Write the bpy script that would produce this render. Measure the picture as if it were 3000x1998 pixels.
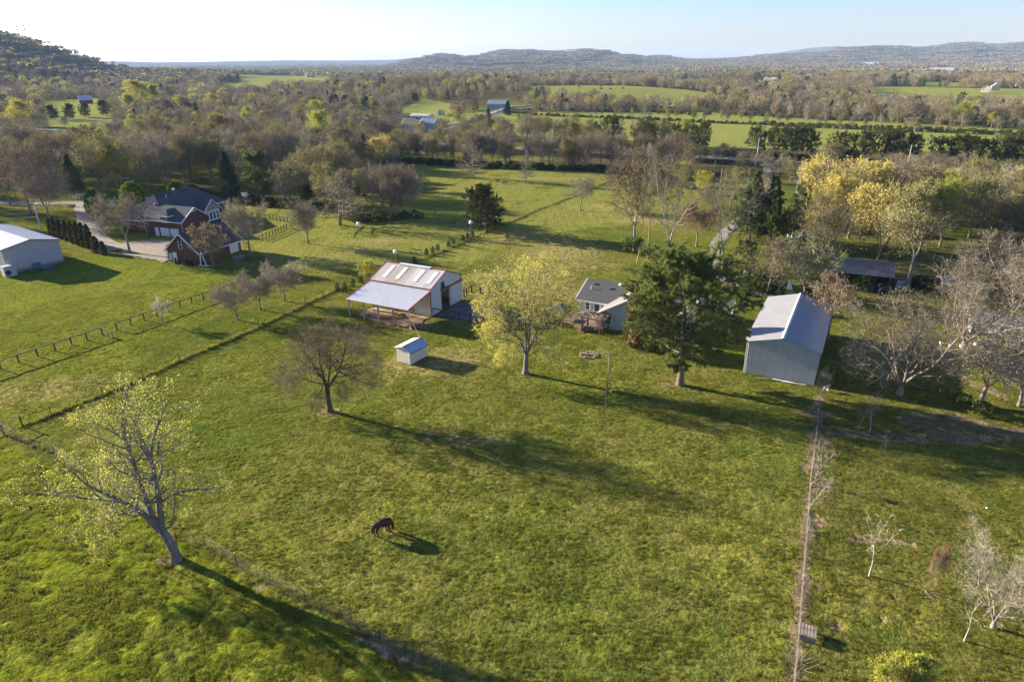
import bpy, math, random
import numpy as np
from mathutils import Vector, Matrix, Euler
R = math.radians
S = bpy.context.scene
for o in list(bpy.data.objects): bpy.data.objects.remove(o)
COL = S.collection

# ------------------------------------------------------------------ camera
CAM_H = 40.0; PITCH = R(22.3); ROLL = R(0.4); FPX = 2000.0; PW, PH = 3000.0, 1998.0
cam_d = bpy.data.cameras.new('camera'); cam = bpy.data.objects.new('camera', cam_d); COL.objects.link(cam)
cam_d.sensor_fit = 'HORIZONTAL'; cam_d.sensor_width = 36.0; cam_d.lens = 36.0*FPX/PW
cam_d.clip_start = 0.5; cam_d.clip_end = 60000
cam.matrix_world = Matrix.Translation((0, 0, CAM_H)) @ (Matrix.Rotation(R(90)-PITCH, 4, 'X') @ Matrix.Rotation(-ROLL, 4, 'Z'))
S.camera = cam

# ------------------------------------------------------------------ sky, sun, exposure
SUN_AZ = R(-63.5); SUN_EL = R(15.5)          # azimuth clockwise from +Y
world = bpy.data.worlds.new('World'); S.world = world; world.use_nodes = True
wn = world.node_tree; wn.nodes.clear()
sky = wn.nodes.new('ShaderNodeTexSky'); sky.sky_type = 'NISHITA'; sky.sun_disc = False
sky.sun_elevation = SUN_EL; sky.sun_rotation = SUN_AZ
sky.altitude = 200; sky.air_density = 1.0; sky.dust_density = 0.6; sky.ozone_density = 2.2
bg = wn.nodes.new('ShaderNodeBackground'); bg.inputs['Strength'].default_value = 0.05
wo = wn.nodes.new('ShaderNodeOutputWorld')
tint = wn.nodes.new('ShaderNodeMix'); tint.data_type = 'RGBA'; tint.blend_type = 'MULTIPLY'; tint.inputs[0].default_value = 1.0
tint.inputs[7].default_value = (.94, .97, 1.30, 1)
wn.links.new(sky.outputs[0], tint.inputs[6]); wn.links.new(tint.outputs[2], bg.inputs[0]); wn.links.new(bg.outputs[0], wo.inputs[0])
sd = bpy.data.lights.new('sun', 'SUN'); sd.energy = 5.0; sd.angle = R(0.6); sd.color = (1.0, 0.86, 0.66)
sun = bpy.data.objects.new('sun', sd); COL.objects.link(sun)
to_sun = Vector((math.sin(SUN_AZ)*math.cos(SUN_EL), math.cos(SUN_AZ)*math.cos(SUN_EL), math.sin(SUN_EL)))
sun.rotation_euler = to_sun.to_track_quat('Z', 'Y').to_euler(); sun.location = (-60, 30, 80)
S.view_settings.view_transform = 'Standard'; S.view_settings.look = 'None'
S.view_settings.gamma = 1.0; S.view_settings.use_curve_mapping = False
S.view_settings.exposure = 2.0
S.render.engine = 'CYCLES'
S.cycles.max_bounces = 6; S.cycles.diffuse_bounces = 2; S.cycles.transparent_max_bounces = 8; S.cycles.volume_bounces = 0
# ------------------------------------------------------------------ photograph pixel <-> place
_cp, _sp, _cr, _sr = math.cos(PITCH), math.sin(PITCH), math.cos(ROLL), math.sin(ROLL)
def pray(x, y):
    u = (x-PW/2)/FPX; v = -(y-PH/2)/FPX
    u, v = u*_cr+v*_sr, -u*_sr+v*_cr
    return (u, _cp+v*_sp, -_sp+v*_cp)
def at(x, y, z=0.0):
    r = pray(x, y); t = (CAM_H-z)/-r[2]
    return Vector((r[0]*t, r[1]*t, z))
def pj(X, Y, Z):
    Z = Z-CAM_H; d = Y*_cp-Z*_sp
    v = (Y*_sp+Z*_cp)/d; u = X/d
    u, v = u*_cr-v*_sr, u*_sr+v*_cr
    return PW/2+FPX*u, PH/2-FPX*v, d
def height_to(bx, by, ty):
    p = at(bx, by); lo, hi = 0.0, 60.0
    for _ in range(30):
        m = (lo+hi)/2
        if pj(p.x, p.y, m)[1] > ty: lo = m
        else: hi = m
    return lo

# ------------------------------------------------------------------ numpy noise
def _hash(ix, iy, seed):
    h = (ix.astype(np.int64)*374761393 + iy.astype(np.int64)*668265263 + seed*1442695041) & 0xffffffff
    h = ((h ^ (h >> 13))*1274126177) & 0xffffffff
    return ((h ^ (h >> 16)) & 0xffff)/65535.0
def noise(x, y, s, seed=0):
    x = np.asarray(x, float)/s; y = np.asarray(y, float)/s
    ix = np.floor(x); iy = np.floor(y); fx = x-ix; fy = y-iy
    fx = fx*fx*fx*(fx*(fx*6-15)+10); fy = fy*fy*fy*(fy*(fy*6-15)+10)
    a = _hash(ix, iy, seed); b = _hash(ix+1, iy, seed); c = _hash(ix, iy+1, seed); d = _hash(ix+1, iy+1, seed)
    return (a*(1-fx)+b*fx)*(1-fy)+(c*(1-fx)+d*fx)*fy
def fbm(x, y, s, o=3, seed=0):
    t = 0; w = 1; n = 0
    for i in range(o):
        t = t+w*noise(np.asarray(x)+i*17.3, np.asarray(y)-i*9.1, s/2**i, seed+i); n += w; w *= .5
    return t/n
def smooth(a, b, x):
    t = np.clip((x-a)/(b-a), 0, 1); return t*t*(3-2*t)

# ------------------------------------------------------------------ terrain height
def G(x, c, w): return np.exp(-((x-c)/w)**2)
def zt(X, Y):
    X = np.asarray(X, float); Y = np.asarray(Y, float)
    D = np.hypot(X, Y); az = np.degrees(np.arctan2(X, np.maximum(Y, 1)))
    az = np.where(Y < 1, 180, az)
    z = (fbm(X, Y, 60, 2, 5)-.5)*1.3*smooth(25, 120, D)
    z = z-1.1*G(D, 210, 70)*G(az, -32, 9)
    z = z+(fbm(X, Y, 500, 2, 9)-.5)*14*smooth(500, 1400, D)
    # field rises beyond the trees
    z = z+9*G(D, 900, 230)*G(az, 3, 9)+11*G(D, 1050, 260)*G(az, -7, 6)
    # wooded hill on the left
    z = z+96*G(D, 2250, 620)*smooth(-27.5, -36.5, az)+14*G(D, 2100, 500)*smooth(-16, -27, az)
    # ridges at the back
    w = fbm(az*100+3000, D*.35, 300, 4, 21)*1.5-.25
    z = z+smooth(3600, 5400, D)*(1-.6*smooth(7500, 9000, D))*((26+86*w)*smooth(-10, -5, az)*(1-.75*smooth(7, 15, az)) )
    z = z+smooth(3600, 5400, D)*(fbm(X, Y, 900, 3, 55)-.5)*46*np.maximum(smooth(-7, -3.5, az)*(1-.85*smooth(8, 13, az)), smooth(15, 22, az))
    w2 = fbm(az*100+800, D*.25, 500, 3, 33)
    z = z+smooth(4600, 6800, D)*(34+120*w2)*smooth(15, 24, az)
    z = z+smooth(9000, 12000, D)*(30+45*fbm(az*100, D*.2, 600, 3, 44))
    return z
def zt1(x, y): return float(zt(x, y))
def gp(x, y):                     # pixel -> point on the terrain
    p = at(x, y)
    for _ in range(6 if y > 330 else 0):
        p = at(x, y, zt1(p.x, p.y))
    p.z = zt1(p.x, p.y); return p

# ------------------------------------------------------------------ mesh helpers
def mesh_np(name, V, Q=None, T=None, mats=(), smooth_sh=False, midx=None):
    me = bpy.data.meshes.new(name); V = np.asarray(V, np.float32)
    Q = np.zeros((0, 4), np.int32) if Q is None else np.asarray(Q, np.int32).reshape(-1, 4)
    T = np.zeros((0, 3), np.int32) if T is None else np.asarray(T, np.int32).reshape(-1, 3)
    me.vertices.add(len(V)); me.vertices.foreach_set('co', V.ravel())
    me.loops.add(len(Q)*4+len(T)*3)
    me.loops.foreach_set('vertex_index', np.concatenate([Q.ravel(), T.ravel()]))
    me.polygons.add(len(Q)+len(T))
    st = np.concatenate([np.arange(len(Q))*4, len(Q)*4+np.arange(len(T))*3]).astype(np.int32)
    me.polygons.foreach_set('loop_start', st)
    if midx is not None: me.polygons.foreach_set('material_index', np.asarray(midx, np.int32))
    if smooth_sh: me.polygons.foreach_set('use_smooth', np.ones(len(Q)+len(T), bool))
    for m in mats: me.materials.append(m)
    me.update(calc_edges=True); return me
def ob(name, data, parent=None, loc=None, rz=None, **kw):
    o = bpy.data.objects.new(name, data); COL.objects.link(o)
    if parent is not None: o.parent = parent
    if loc is not None: o.location = loc
    if rz is not None: o.rotation_euler = (0, 0, rz)
    for k, v in kw.items(): o[k] = v
    return o
def thing(name, label, cat, loc, rz=0.0, group=None):
    o = ob(name, None, None, loc, rz); o.empty_display_size = .3
    o['label'] = label; o['category'] = cat
    if group: o['group'] = group
    return o
class MB:
    def __init__(s): s.v = []; s.f = []
    def quad(s, a, b, c, d):
        n = len(s.v); s.v += [tuple(a), tuple(b), tuple(c), tuple(d)]; s.f.append((n, n+1, n+2, n+3)); return s
    def poly(s, pts):
        n = len(s.v); s.v += [tuple(p) for p in pts]; s.f.append(tuple(range(n, n+len(pts)))); return s
    def box(s, x0, x1, y0, y1, z0, z1):
        n = len(s.v)
        s.v += [(x, y, z) for z in (z0, z1) for (x, y) in ((x0, y0), (x1, y0), (x1, y1), (x0, y1))]
        s.f += [tuple(n+i for i in q) for q in ((0, 3, 2, 1), (4, 5, 6, 7), (0, 1, 5, 4), (1, 2, 6, 5), (2, 3, 7, 6), (3, 0, 4, 7))]
        return s
    def slab(s, pts, d):
        """polygon pts extruded by vector d"""
        n = len(s.v); m = len(pts); d = Vector(d)
        s.v += [tuple(p) for p in pts]+[tuple(Vector(p)+d) for p in pts]
        s.f.append(tuple(n+i for i in range(m))[::-1]); s.f.append(tuple(n+m+i for i in range(m)))
        for i in range(m):
            j = (i+1) % m; s.f.append((n+i, n+j, n+m+j, n+m+i))
        return s
    def bar(s, a, b, r, k=6, r2=None, sq=False):
        a = Vector(a); b = Vector(b); r2 = r if r2 is None else r2
        t = (b-a).normalized(); u = t.cross(Vector((0, 0, 1)) if abs(t.z) < .9 else Vector((1, 0, 0))).normalized(); w = t.cross(u)
        if sq: k = 4
        n = len(s.v); off = math.pi/4 if sq else 0; q = math.sqrt(2) if sq else 1
        for p, rr in ((a, r), (b, r2)):
            for i in range(k):
                an = 2*math.pi*i/k+off; s.v.append(tuple(p+(u*math.cos(an)+w*math.sin(an))*rr*q))
        for i in range(k):
            j = (i+1) % k; s.f.append((n+i, n+j, n+k+j, n+k+i))
        s.f.append(tuple(n+i for i in range(k))[::-1]); s.f.append(tuple(n+k+i for i in range(k)))
        return s
    def path(s, pts, r, k=4):
        for a, b in zip(pts[:-1], pts[1:]): s.bar(a, b, r, k)
        return s
    def mesh(s, name, mat, sm=False):
        me = bpy.data.meshes.new(name); me.from_pydata(s.v, [], s.f)
        if mat: me.materials.append(mat)
        if sm: me.polygons.foreach_set('use_smooth', [True]*len(me.polygons))
        me.update(); return me
    def ob(s, name, mat, parent=None, sm=False, **kw): return ob(name, s.mesh(name, mat, sm), parent, **kw)

# ------------------------------------------------------------------ materials
def nt(name):
    m = bpy.data.materials.new(name); m.use_nodes = True; t = m.node_tree; t.nodes.clear()
    return m, t
def N(t, typ, **kw):
    n = t.nodes.new(typ)
    for k, v in kw.items():
        if k in n.inputs.keys() if isinstance(k, str) else False: n.inputs[k].default_value = v
        else: setattr(n, k, v)
    return n
def L(t, a, b): t.links.new(a, b)
def rgb(r, g, b): return (r, g, b, 1)
MATS = {}
def mat(name, col, rough=.8, metal=0.0, nscale=3.0, namp=.18, spec=.3, rnd=0.0, bump=0.0, stretch=None, col2=None, streak=0.0):
    """painted / wooden / metal surface: colour broken by noise, optional second colour in patches"""
    if name in MATS: return MATS[name]
    m, t = nt(name); out = N(t, 'ShaderNodeOutputMaterial'); p = N(t, 'ShaderNodeBsdfPrincipled')
    p.inputs['Roughness'].default_value = rough; p.inputs['Metallic'].default_value = metal
    p.inputs['Specular IOR Level'].default_value = spec
    tc = N(t, 'ShaderNodeTexCoord'); mp = N(t, 'ShaderNodeMapping'); L(t, tc.outputs['Object'], mp.inputs[0])
    if stretch: mp.inputs['Scale'].default_value = stretch
    no = N(t, 'ShaderNodeTexNoise'); no.inputs['Scale'].default_value = nscale; no.inputs['Detail'].default_value = 5
    L(t, mp.outputs[0], no.inputs['Vector'])
    mr = N(t, 'ShaderNodeMapRange'); mr.inputs[1].default_value = .3; mr.inputs[2].default_value = .7
    mr.inputs[3].default_value = 1-namp; mr.inputs[4].default_value = 1+namp; L(t, no.outputs[0], mr.inputs[0])
    hv = N(t, 'ShaderNodeHueSaturation'); hv.inputs['Color'].default_value = rgb(*col)
    if col2:
        n2 = N(t, 'ShaderNodeTexNoise'); n2.inputs['Scale'].default_value = nscale*.35; n2.inputs['Detail'].default_value = 6
        L(t, mp.outputs[0], n2.inputs['Vector'])
        mx = N(t, 'ShaderNodeMix', data_type='RGBA'); mx.inputs[6].default_value = rgb(*col); mx.inputs[7].default_value = rgb(*col2)
        r2 = N(t, 'ShaderNodeMapRange'); r2.inputs[1].default_value = .42; r2.inputs[2].default_value = .62; L(t, n2.outputs[0], r2.inputs[0])
        L(t, r2.outputs[0], mx.inputs[0]); L(t, mx.outputs[2], hv.inputs['Color'])
    if rnd:
        oi = N(t, 'ShaderNodeObjectInfo'); m2 = N(t, 'ShaderNodeMapRange'); m2.inputs[3].default_value = 1-rnd; m2.inputs[4].default_value = 1+rnd
        L(t, oi.outputs['Random'], m2.inputs[0]); mm = N(t, 'ShaderNodeMath', operation='MULTIPLY')
        L(t, mr.outputs[0], mm.inputs[0]); L(t, m2.outputs[0], mm.inputs[1]); L(t, mm.outputs[0], hv.inputs['Value'])
    else: L(t, mr.outputs[0], hv.inputs['Value'])
    L(t, hv.outputs[0], p.inputs['Base Color'])
    if bump:
        b = N(t, 'ShaderNodeBump'); b.inputs['Strength'].default_value = bump; b.inputs['Distance'].default_value = .05
        L(t, no.outputs[0], b.inputs['Height']); L(t, b.outputs[0], p.inputs['Normal'])
    L(t, p.outputs[0], out.inputs[0]); MATS[name] = m; return m
def mat_leaf(name, col, col2=None, trans=.35, rnd=.22, nscale=.6, hue=.02):
    """leaves, needles and twigs: diffuse with light coming through, tone varied per clump and per tree"""
    if name in MATS: return MATS[name]
    m, t = nt(name); out = N(t, 'ShaderNodeOutputMaterial')
    geo = N(t, 'ShaderNodeNewGeometry'); oi = N(t, 'ShaderNodeObjectInfo'); tc = N(t, 'ShaderNodeTexCoord')
    no = N(t, 'ShaderNodeTexNoise'); no.inputs['Scale'].default_value = nscale; no.inputs['Detail'].default_value = 3
    L(t, tc.outputs['Object'], no.inputs['Vector'])
    mx = N(t, 'ShaderNodeMix', data_type='RGBA'); mx.inputs[6].default_value = rgb(*col); mx.inputs[7].default_value = rgb(*(col2 or [c*.7 for c in col]))
    ad = N(t, 'ShaderNodeMath', operation='ADD'); L(t, no.outputs[0], ad.inputs[0])
    ri = N(t, 'ShaderNodeMath', operation='MULTIPLY_ADD'); ri.inputs[1].default_value = .62; ri.inputs[2].default_value = -.31
    L(t, geo.outputs['Random Per Island'], ri.inputs[0]); L(t, ri.outputs[0], ad.inputs[1])
    mr = N(t, 'ShaderNodeMapRange'); mr.inputs[1].default_value = .3; mr.inputs[2].default_value = .7; L(t, ad.outputs[0], mr.inputs[0])
    L(t, mr.outputs[0], mx.inputs[0])
    hv = N(t, 'ShaderNodeHueSaturation'); L(t, mx.outputs[2], hv.inputs['Color'])
    a = N(t, 'ShaderNodeMapRange'); a.inputs[3].default_value = 1-rnd; a.inputs[4].default_value = 1+rnd; L(t, oi.outputs['Random'], a.inputs[0]); L(t, a.outputs[0], hv.inputs['Value'])
    f = N(t, 'ShaderNodeMath', operation='FRACT'); k = N(t, 'ShaderNodeMath', operation='MULTIPLY'); k.inputs[1].default_value = 7.13
    L(t, oi.outputs['Random'], k.inputs[0]); L(t, k.outputs[0], f.inputs[0])
    h = N(t, 'ShaderNodeMapRange'); h.inputs[3].default_value = .5-hue; h.inputs[4].default_value = .5+hue; L(t, f.outputs[0], h.inputs[0]); L(t, h.outputs[0], hv.inputs['Hue'])
    d = N(t, 'ShaderNodeBsdfDiffuse'); L(t, hv.outputs[0], d.inputs[0])
    if trans > 0:
        tr = N(t, 'ShaderNodeBsdfTranslucent'); L(t, hv.outputs[0], tr.inputs[0])
        ms = N(t, 'ShaderNodeMixShader'); ms.inputs[0].default_value = trans
        L(t, d.outputs[0], ms.inputs[1]); L(t, tr.outputs[0], ms.inputs[2]); L(t, ms.outputs[0], out.inputs[0])
    else: L(t, d.outputs[0], out.inputs[0])
    MATS[name] = m; return m
# ------------------------------------------------------------------ ground: masks of what grows or lies where
def inpoly(px, py, poly):
    r = np.zeros(px.shape, bool); n = len(poly)
    for i in range(n):
        x0, y0 = poly[i]; x1, y1 = poly[(i+1) % n]
        if y0 == y1: continue
        c = ((y0 > py) != (y1 > py)) & (px < (x1-x0)*(py-y0)/(y1-y0)+x0); r ^= c
    return r
def W(pts): return [tuple(at(x, y).xy) for x, y in pts]         # outline given where it shows in the photo, kept as ground positions
def segdist(X, Y, pts):
    d = np.full(np.shape(X), 1e9)
    for (a, b), (c, e) in zip(pts[:-1], pts[1:]):
        vx, vy = c-a, e-b; q = np.clip(((X-a)*vx+(Y-b)*vy)/(vx*vx+vy*vy+1e-9), 0, 1)
        d = np.minimum(d, np.hypot(X-a-q*vx, Y-b-q*vy))
    return d
def blob(X, Y, cx, cy, rx, ry, rot=0.0, e=.5, seed=0):
    """soft uneven patch centred at pixel (cx, cy), radii in metres"""
    c = at(cx, cy); dx = X-c.x; dy = Y-c.y; cs, sn = math.cos(rot), math.sin(rot)
    u = (dx*cs+dy*sn)/rx; v = (-dx*sn+dy*cs)/ry
    d = np.sqrt(u*u+v*v)+(fbm(X, Y, max(min(rx, ry), .6)*.9, 3, seed+70)-.5)*1.0
    return 1-smooth(1-e, 1+e*.6, d)
FIELDS = [W(p) for p in (
    [(1400, 395), (1480, 352), (1900, 332), (2500, 362), (3050, 395), (3050, 450), (2000, 430), (1600, 400)],        # long field right
    [(1545, 300), (1570, 262), (1750, 260), (2000, 272), (2170, 292), (2000, 318)],                               # field with cows
    [(1060, 262), (1090, 246), (1250, 240), (1450, 244), (1470, 262), (1200, 272)],                               # rise
    [(1440, 360), (1460, 338), (2000, 330), (3050, 385), (3050, 400), (1900, 340)],
    [(1930, 238), (2330, 243), (2330, 262), (1950, 262)], [(2700, 250), (2860, 250), (2860, 262), (2700, 264)],
    [(700, 222), (960, 222), (980, 250), (700, 258)],
    [(1240, 375), (1330, 340), (1480, 330), (1400, 372)], [(1150, 330), (1240, 305), (1360, 318), (1300, 350)],
    [(130, 300), (280, 286), (340, 330), (330, 385), (150, 372)], [(640, 250), (760, 245), (820, 268), (660, 275)],
    [(2540, 262), (3050, 270), (3050, 318), (2560, 300)], [(2750, 210), (2900, 212), (2900, 226), (2720, 222)],
)]
NEARCLEAR = W([(-900, 2400), (-900, 560), (-80, 700), (0, 560), (330, 560), (480, 560), (700, 560), (1000, 640), (1180, 480), (1500, 485), (1900, 520), (2040, 555), (2110, 640), (2300, 760), (3000, 900), (3900, 1100), (3900, 2400)])
def open_land(X, Y):
    o = inpoly(X, Y, NEARCLEAR)
    for f in FIELDS: o |= inpoly(X, Y, f)
    return o
DRY = [(1640, 740, 11, 15, -.35), (1600, 800, 9, 8, 0), (1650, 850, 10, 7, 0), (1120, 705, 8, 3.5, .1), (1010, 745, 11, 2.2, .9), (1700, 780, 9, 5, 0),
       (1500, 700, 9, 3, .6), (1430, 810, 12, 4, .6), (1560, 470, 20, 7, .0), (1650, 525, 15, 4, 0), (1790, 610, 9, 5, 0), (1350, 860, 9, 5, .3),
       (120, 1140, 9, 4, .5), (1250, 1080, 6, 5, 0), (1350, 1050, 7, 5, 0), (1440, 930, 8, 4, 0), (2260, 830, 6, 5, 0), (2180, 820, 5, 3, 0),
       (1400, 1290, 4, 2, 0), (1900, 650, 10, 5, 0)]
DIRT = [(1150, 925, 7.0, 2.6, -.5), (2392, 1400, .8, 3.0, .12), (2402, 1290, 1.0, 3, .1), (2390, 1525, .9, 1.2, 0),
        (2830, 1260, 6.5, 3.0, -.15), (2760, 1230, 5, 2, 0), (2770, 1020, 10, 2.4, -.1), (2900, 1050, 7, 2.6, -.1), (2870, 1130, 1, 5, .3), (2260, 845, 3, 1.8, 0),
        (1250, 950, 3.0, 1.4, 0), (2560, 1575, 1.6, .5, -.2), (2640, 1590, 1.4, .4, -.2), (2500, 1585, .9, .4, 0), (1725, 1041, 1.1, .8, 0), (500, 1645, 1.2, .8, 0), (968, 1210, 1.6, 1.1, 0),
        (1480, 1230, .0, .0, 0), (1250, 1290, .7, .6, 0), (1270, 1270, 1.0, .5, 0), (1310, 1350, .6, .4, 0), (1330, 1362, .5, .3, 0), (1200, 1940, 1.0, .8, 0), (1080, 1865, 1.6, .7, -.5), (1140, 1905, 1.6, .7, -.5),
        (880, 1265, .5, .3, 0), (910, 1263, .5, .3, 0), (1320, 1440, .4, .3, 0), (1180, 1075, .0, .0, 0), (1108, 1073, 1.0, .6, 0), (1570, 990, 1.2, .7, 0), (1975, 1128, 1.5, 1, 0), (2385, 1210, 2, 1.2, 0), (2580, 1275, 6, 1.4, -.2), (2405, 1725, .4, .25, 0), (2450, 1835, .5, .3, 0), (2590, 1815, .3, .2, 0), (1650, 1135, .3, .2, 0), (760, 1722, .5, .3, 0)]
def ground():
    th = np.concatenate([np.arange(-180, -50, 5.0), np.linspace(-50, 50, 430), np.arange(55, 180, 5.0)])
    r = [14.0]
    while r[-1] < 26000: r.append(r[-1]*(1.0068 if r[-1] < 260 else 1.011 if r[-1] < 1500 else 1.02))
    r = np.array(r)
    TH, RR = np.meshgrid(R(1)*th, r); X = RR*np.sin(TH); Y = RR*np.cos(TH)
    Z = zt(X, Y)
    px, py, d = pj(X, np.maximum(Y, 5), 0*X)
    D = RR
    opn = open_land(X, Y); wood = (~opn) & (D > 60)
    woodf = np.where(wood, smooth(.25, .6, fbm(X, Y, 45, 3, 3))*.9+.1, 0.0)
    woodf = np.where((D < 420) & (X < -40), woodf*.35*smooth(.4, .6, fbm(X, Y, 20, 2, 4)), woodf)
    dry = np.zeros_like(X); dirt = np.zeros_like(X)
    near = (D < 420)&(Y > 5)
    for i, (cx, cy, rx, ry, ro) in enumerate(DRY):
        dry[near] = np.maximum(dry[near], blob(X[near], Y[near], cx, cy, rx, ry, ro, .7, i)*.9)
    for i, (cx, cy, rx, ry, ro) in enumerate(DIRT):
        if rx: dirt[near] = np.maximum(dirt[near], blob(X[near], Y[near], cx, cy, rx, ry, ro, .45, i+40))
    # worn strip along the right hand fence and between neighbours
    strip = 1-smooth(.25, .9, segdist(X, Y, RFENCE)+(fbm(X, Y, 1.2, 2, 8)-.5)*.9); dirt = np.maximum(dirt, strip*.72)
    # left long-grass zone (lusher, clumpier)
    lush = inpoly(X, Y, W([(-900, 2500), (-900, 1150), (0, 1290), (330, 1440), (560, 1600), (900, 1800), (1400, 2080), (1400, 2500)])).astype(float)
    lush2 = inpoly(X, Y, W([(-900, 1150), (-900, 700), (0, 790), (330, 730), (720, 820), (0, 1290)])).astype(float)
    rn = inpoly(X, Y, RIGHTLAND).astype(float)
    mown = inpoly(X, Y, W([(830, 800), (1290, 830), (1500, 700), (2000, 640), (2060, 560), (1700, 490), (1180, 480), (1000, 600), (600, 600)])).astype(float)
    # small relief: clumps of grass, stronger in the lush pasture, none beyond
    amp = (1-smooth(120, 240, D))*(.055+.08*lush-.01*rn)*(1-.7*dirt)*(1-.6*mown)
    Z = Z+amp*((fbm(X, Y*1.15, .95, 2, 11)-.5)*2.2+(fbm(X+Y*.6, Y-X*.6, 2.8, 2, 13)-.5)*1.6)
    for (hx, hy, hr, hd) in ((2385, 1512, .35, .3), (2388, 1540, .4, .35), (2618, 1750, .22, .2), (2458, 1833, .35, .2), (2510, 1575, .3, .2), (2545, 1588, .5, .2), (2580, 1815, .2, .2), (2392, 1720, .2, .15)):
        c = at(hx, hy); Z = Z-hd*np.exp(-((X-c.x)**2+(Y-c.y)**2)/hr**2)
    flat = np.zeros_like(X)
    for f in FLATS: flat = np.maximum(flat, 1-smooth(0.5, 3, segdist(X, Y, f[0])-f[1]))
    Zf = zt(X, Y)-.02; Z = np.where(flat > 0, Z*(1-flat)+(Zf-.03)*flat, Z)
    V = np.stack([X, Y, Z], -1).reshape(-1, 3)
    nr, nc = X.shape; i = np.arange(nr-1)[:, None]*nc; j = np.arange(nc)[None, :]; j1 = (j+1) % nc
    Q = np.stack([i+j, i+nc+j, i+nc+j1, i+j1], -1).reshape(-1, 4)[:, ::-1]
    V = np.vstack([V, [[0, 0, 0]]]); c = len(V)-1
    T = np.stack([np.full(nc, c), np.arange(nc), (np.arange(nc)+1) % nc], -1)[:, ::-1]
    me = mesh_np('ground', V, Q, T, [ground_mat()], True)
    fieldm = np.zeros_like(X)
    for f in FIELDS: fieldm[inpoly(X, Y, f)] = 1
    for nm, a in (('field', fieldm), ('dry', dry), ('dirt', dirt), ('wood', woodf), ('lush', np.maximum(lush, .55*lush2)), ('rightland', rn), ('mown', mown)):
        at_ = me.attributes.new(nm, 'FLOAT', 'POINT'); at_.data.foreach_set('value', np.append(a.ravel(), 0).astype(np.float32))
    ob('ground', me, kind='structure', label='green pasture and fields reaching to the wooded hills')
RFENCE = W([(2398, 1165), (2392, 1260), (2372, 1420), (2362, 1560), (2350, 1700), (2338, 1850), (2325, 1998), (2300, 2300)])
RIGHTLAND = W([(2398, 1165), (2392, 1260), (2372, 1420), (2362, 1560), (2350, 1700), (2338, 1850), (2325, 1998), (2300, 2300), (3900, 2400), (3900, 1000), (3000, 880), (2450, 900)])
FLATS = []
def ground_mat():
    m, t = nt('grass_ground'); out = N(t, 'ShaderNodeOutputMaterial'); p = N(t, 'ShaderNodeBsdfPrincipled')
    p.inputs['Roughness'].default_value = 1.0; p.inputs['Specular IOR Level'].default_value = 0
    tc = N(t, 'ShaderNodeTexCoord')
    def nz(sc, det=4, rough=.55, mp=None, dist=0):
        n = N(t, 'ShaderNodeTexNoise'); n.inputs['Scale'].default_value = sc; n.inputs['Detail'].default_value = det; n.inputs['Roughness'].default_value = rough
        n.inputs['Distortion'].default_value = dist
        L(t, (mp.outputs[0] if mp else tc.outputs['Object']), n.inputs['Vector']); return n.outputs[0]
    def rng(s, a, b, c=0, d=1):
        q = N(t, 'ShaderNodeMapRange'); q.inputs[1].default_value = a; q.inputs[2].default_value = b; q.inputs[3].default_value = c; q.inputs[4].default_value = d
        L(t, s, q.inputs[0]); return q.outputs[0]
    def mul(a, b, op='MULTIPLY'):
        q = N(t, 'ShaderNodeMath', operation=op)
        for i, s in enumerate((a, b)):
            if isinstance(s, (int, float)): q.inputs[i].default_value = s
            else: L(t, s, q.inputs[i])
        return q.outputs[0]
    def mix(f, a, b, bt='MIX'):
        q = N(t, 'ShaderNodeMix', data_type='RGBA', blend_type=bt)
        if isinstance(f, (int, float)): q.inputs[0].default_value = f
        else: L(t, f, q.inputs[0])
        for k, s in ((6, a), (7, b)):
            if isinstance(s, tuple): q.inputs[k].default_value = rgb(*s)
            else: L(t, s, q.inputs[k])
        return q.outputs[2]
    def attr(n):
        a = N(t, 'ShaderNodeAttribute'); a.attribute_name = n; return a.outputs['Fac']
    big, mid, sm, fine = nz(.035, 5), nz(.22, 5, .6), nz(1.3, 4, .65), nz(5.5, 4, .7)
    c = mix(rng(mid, .38, .62), GR['base'], GR['olive'])
    c = mix(rng(big, .4, .62), c, GR['lushg'])
    c = mix(mul(attr('lush'), rng(mid, .25, .6)), c, GR['lush2'])
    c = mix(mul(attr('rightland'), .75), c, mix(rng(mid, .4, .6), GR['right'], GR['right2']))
    c = mix(mul(attr('mown'), .8), c, GR['mown'])
    # mown stripes
    mp = N(t, 'ShaderNodeMapping'); mp.inputs['Rotation'].default_value = (0, 0, R(27)); mp.inputs['Scale'].default_value = (1, .05, 1); L(t, tc.outputs['Object'], mp.inputs[0])
    stripe = nz(.75, 3, .6, mp)
    c = mix(mul(attr('mown'), rng(stripe, .46, .66, 0, .35)), c, GR['straw'])
    # dry scuffs everywhere in the pasture
    scuff = mul(rng(nz(.5, 6, .75, None, .6), .56, .7), rng(sm, .4, .62)); c = mix(mul(scuff, .6), c, GR['straw'])
    yel = mul(rng(nz(.07, 4, .6, None, .4), .5, .62), rng(nz(1.9, 3, .6), .45, .6)); c = mix(mul(yel, .6), c, GR['weed'])
    lf = mul(rng(nz(.12, 3, .6, None, .8), .57, .66), .55); c = mix(lf, c, GR['dark'])
    clump = rng(nz(.85, 3, .6), .6, .68); c = mix(mul(clump, .45), c, GR['dark'])
    c = mix(mul(attr('dry'), rng(sm, .3, .62, .15, .85)), c, GR['straw'])
    c = mix(rng(mul(attr('dirt'), rng(sm, .2, .7, .55, 1.3)), .25, .62), c, mix(rng(mid, .35, .65), GR['dirt'], GR['dirt2']))
    c = mix(mul(attr('field'), rng(mid, .2, .5, .75, 1)), c, GR['field'])
    c = mix(attr('wood'), c, mix(rng(mid, .35, .65), GR['floor'], GR['floor2']))
    hv = N(t, 'ShaderNodeHueSaturation'); L(t, c, hv.inputs['Color'])
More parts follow.
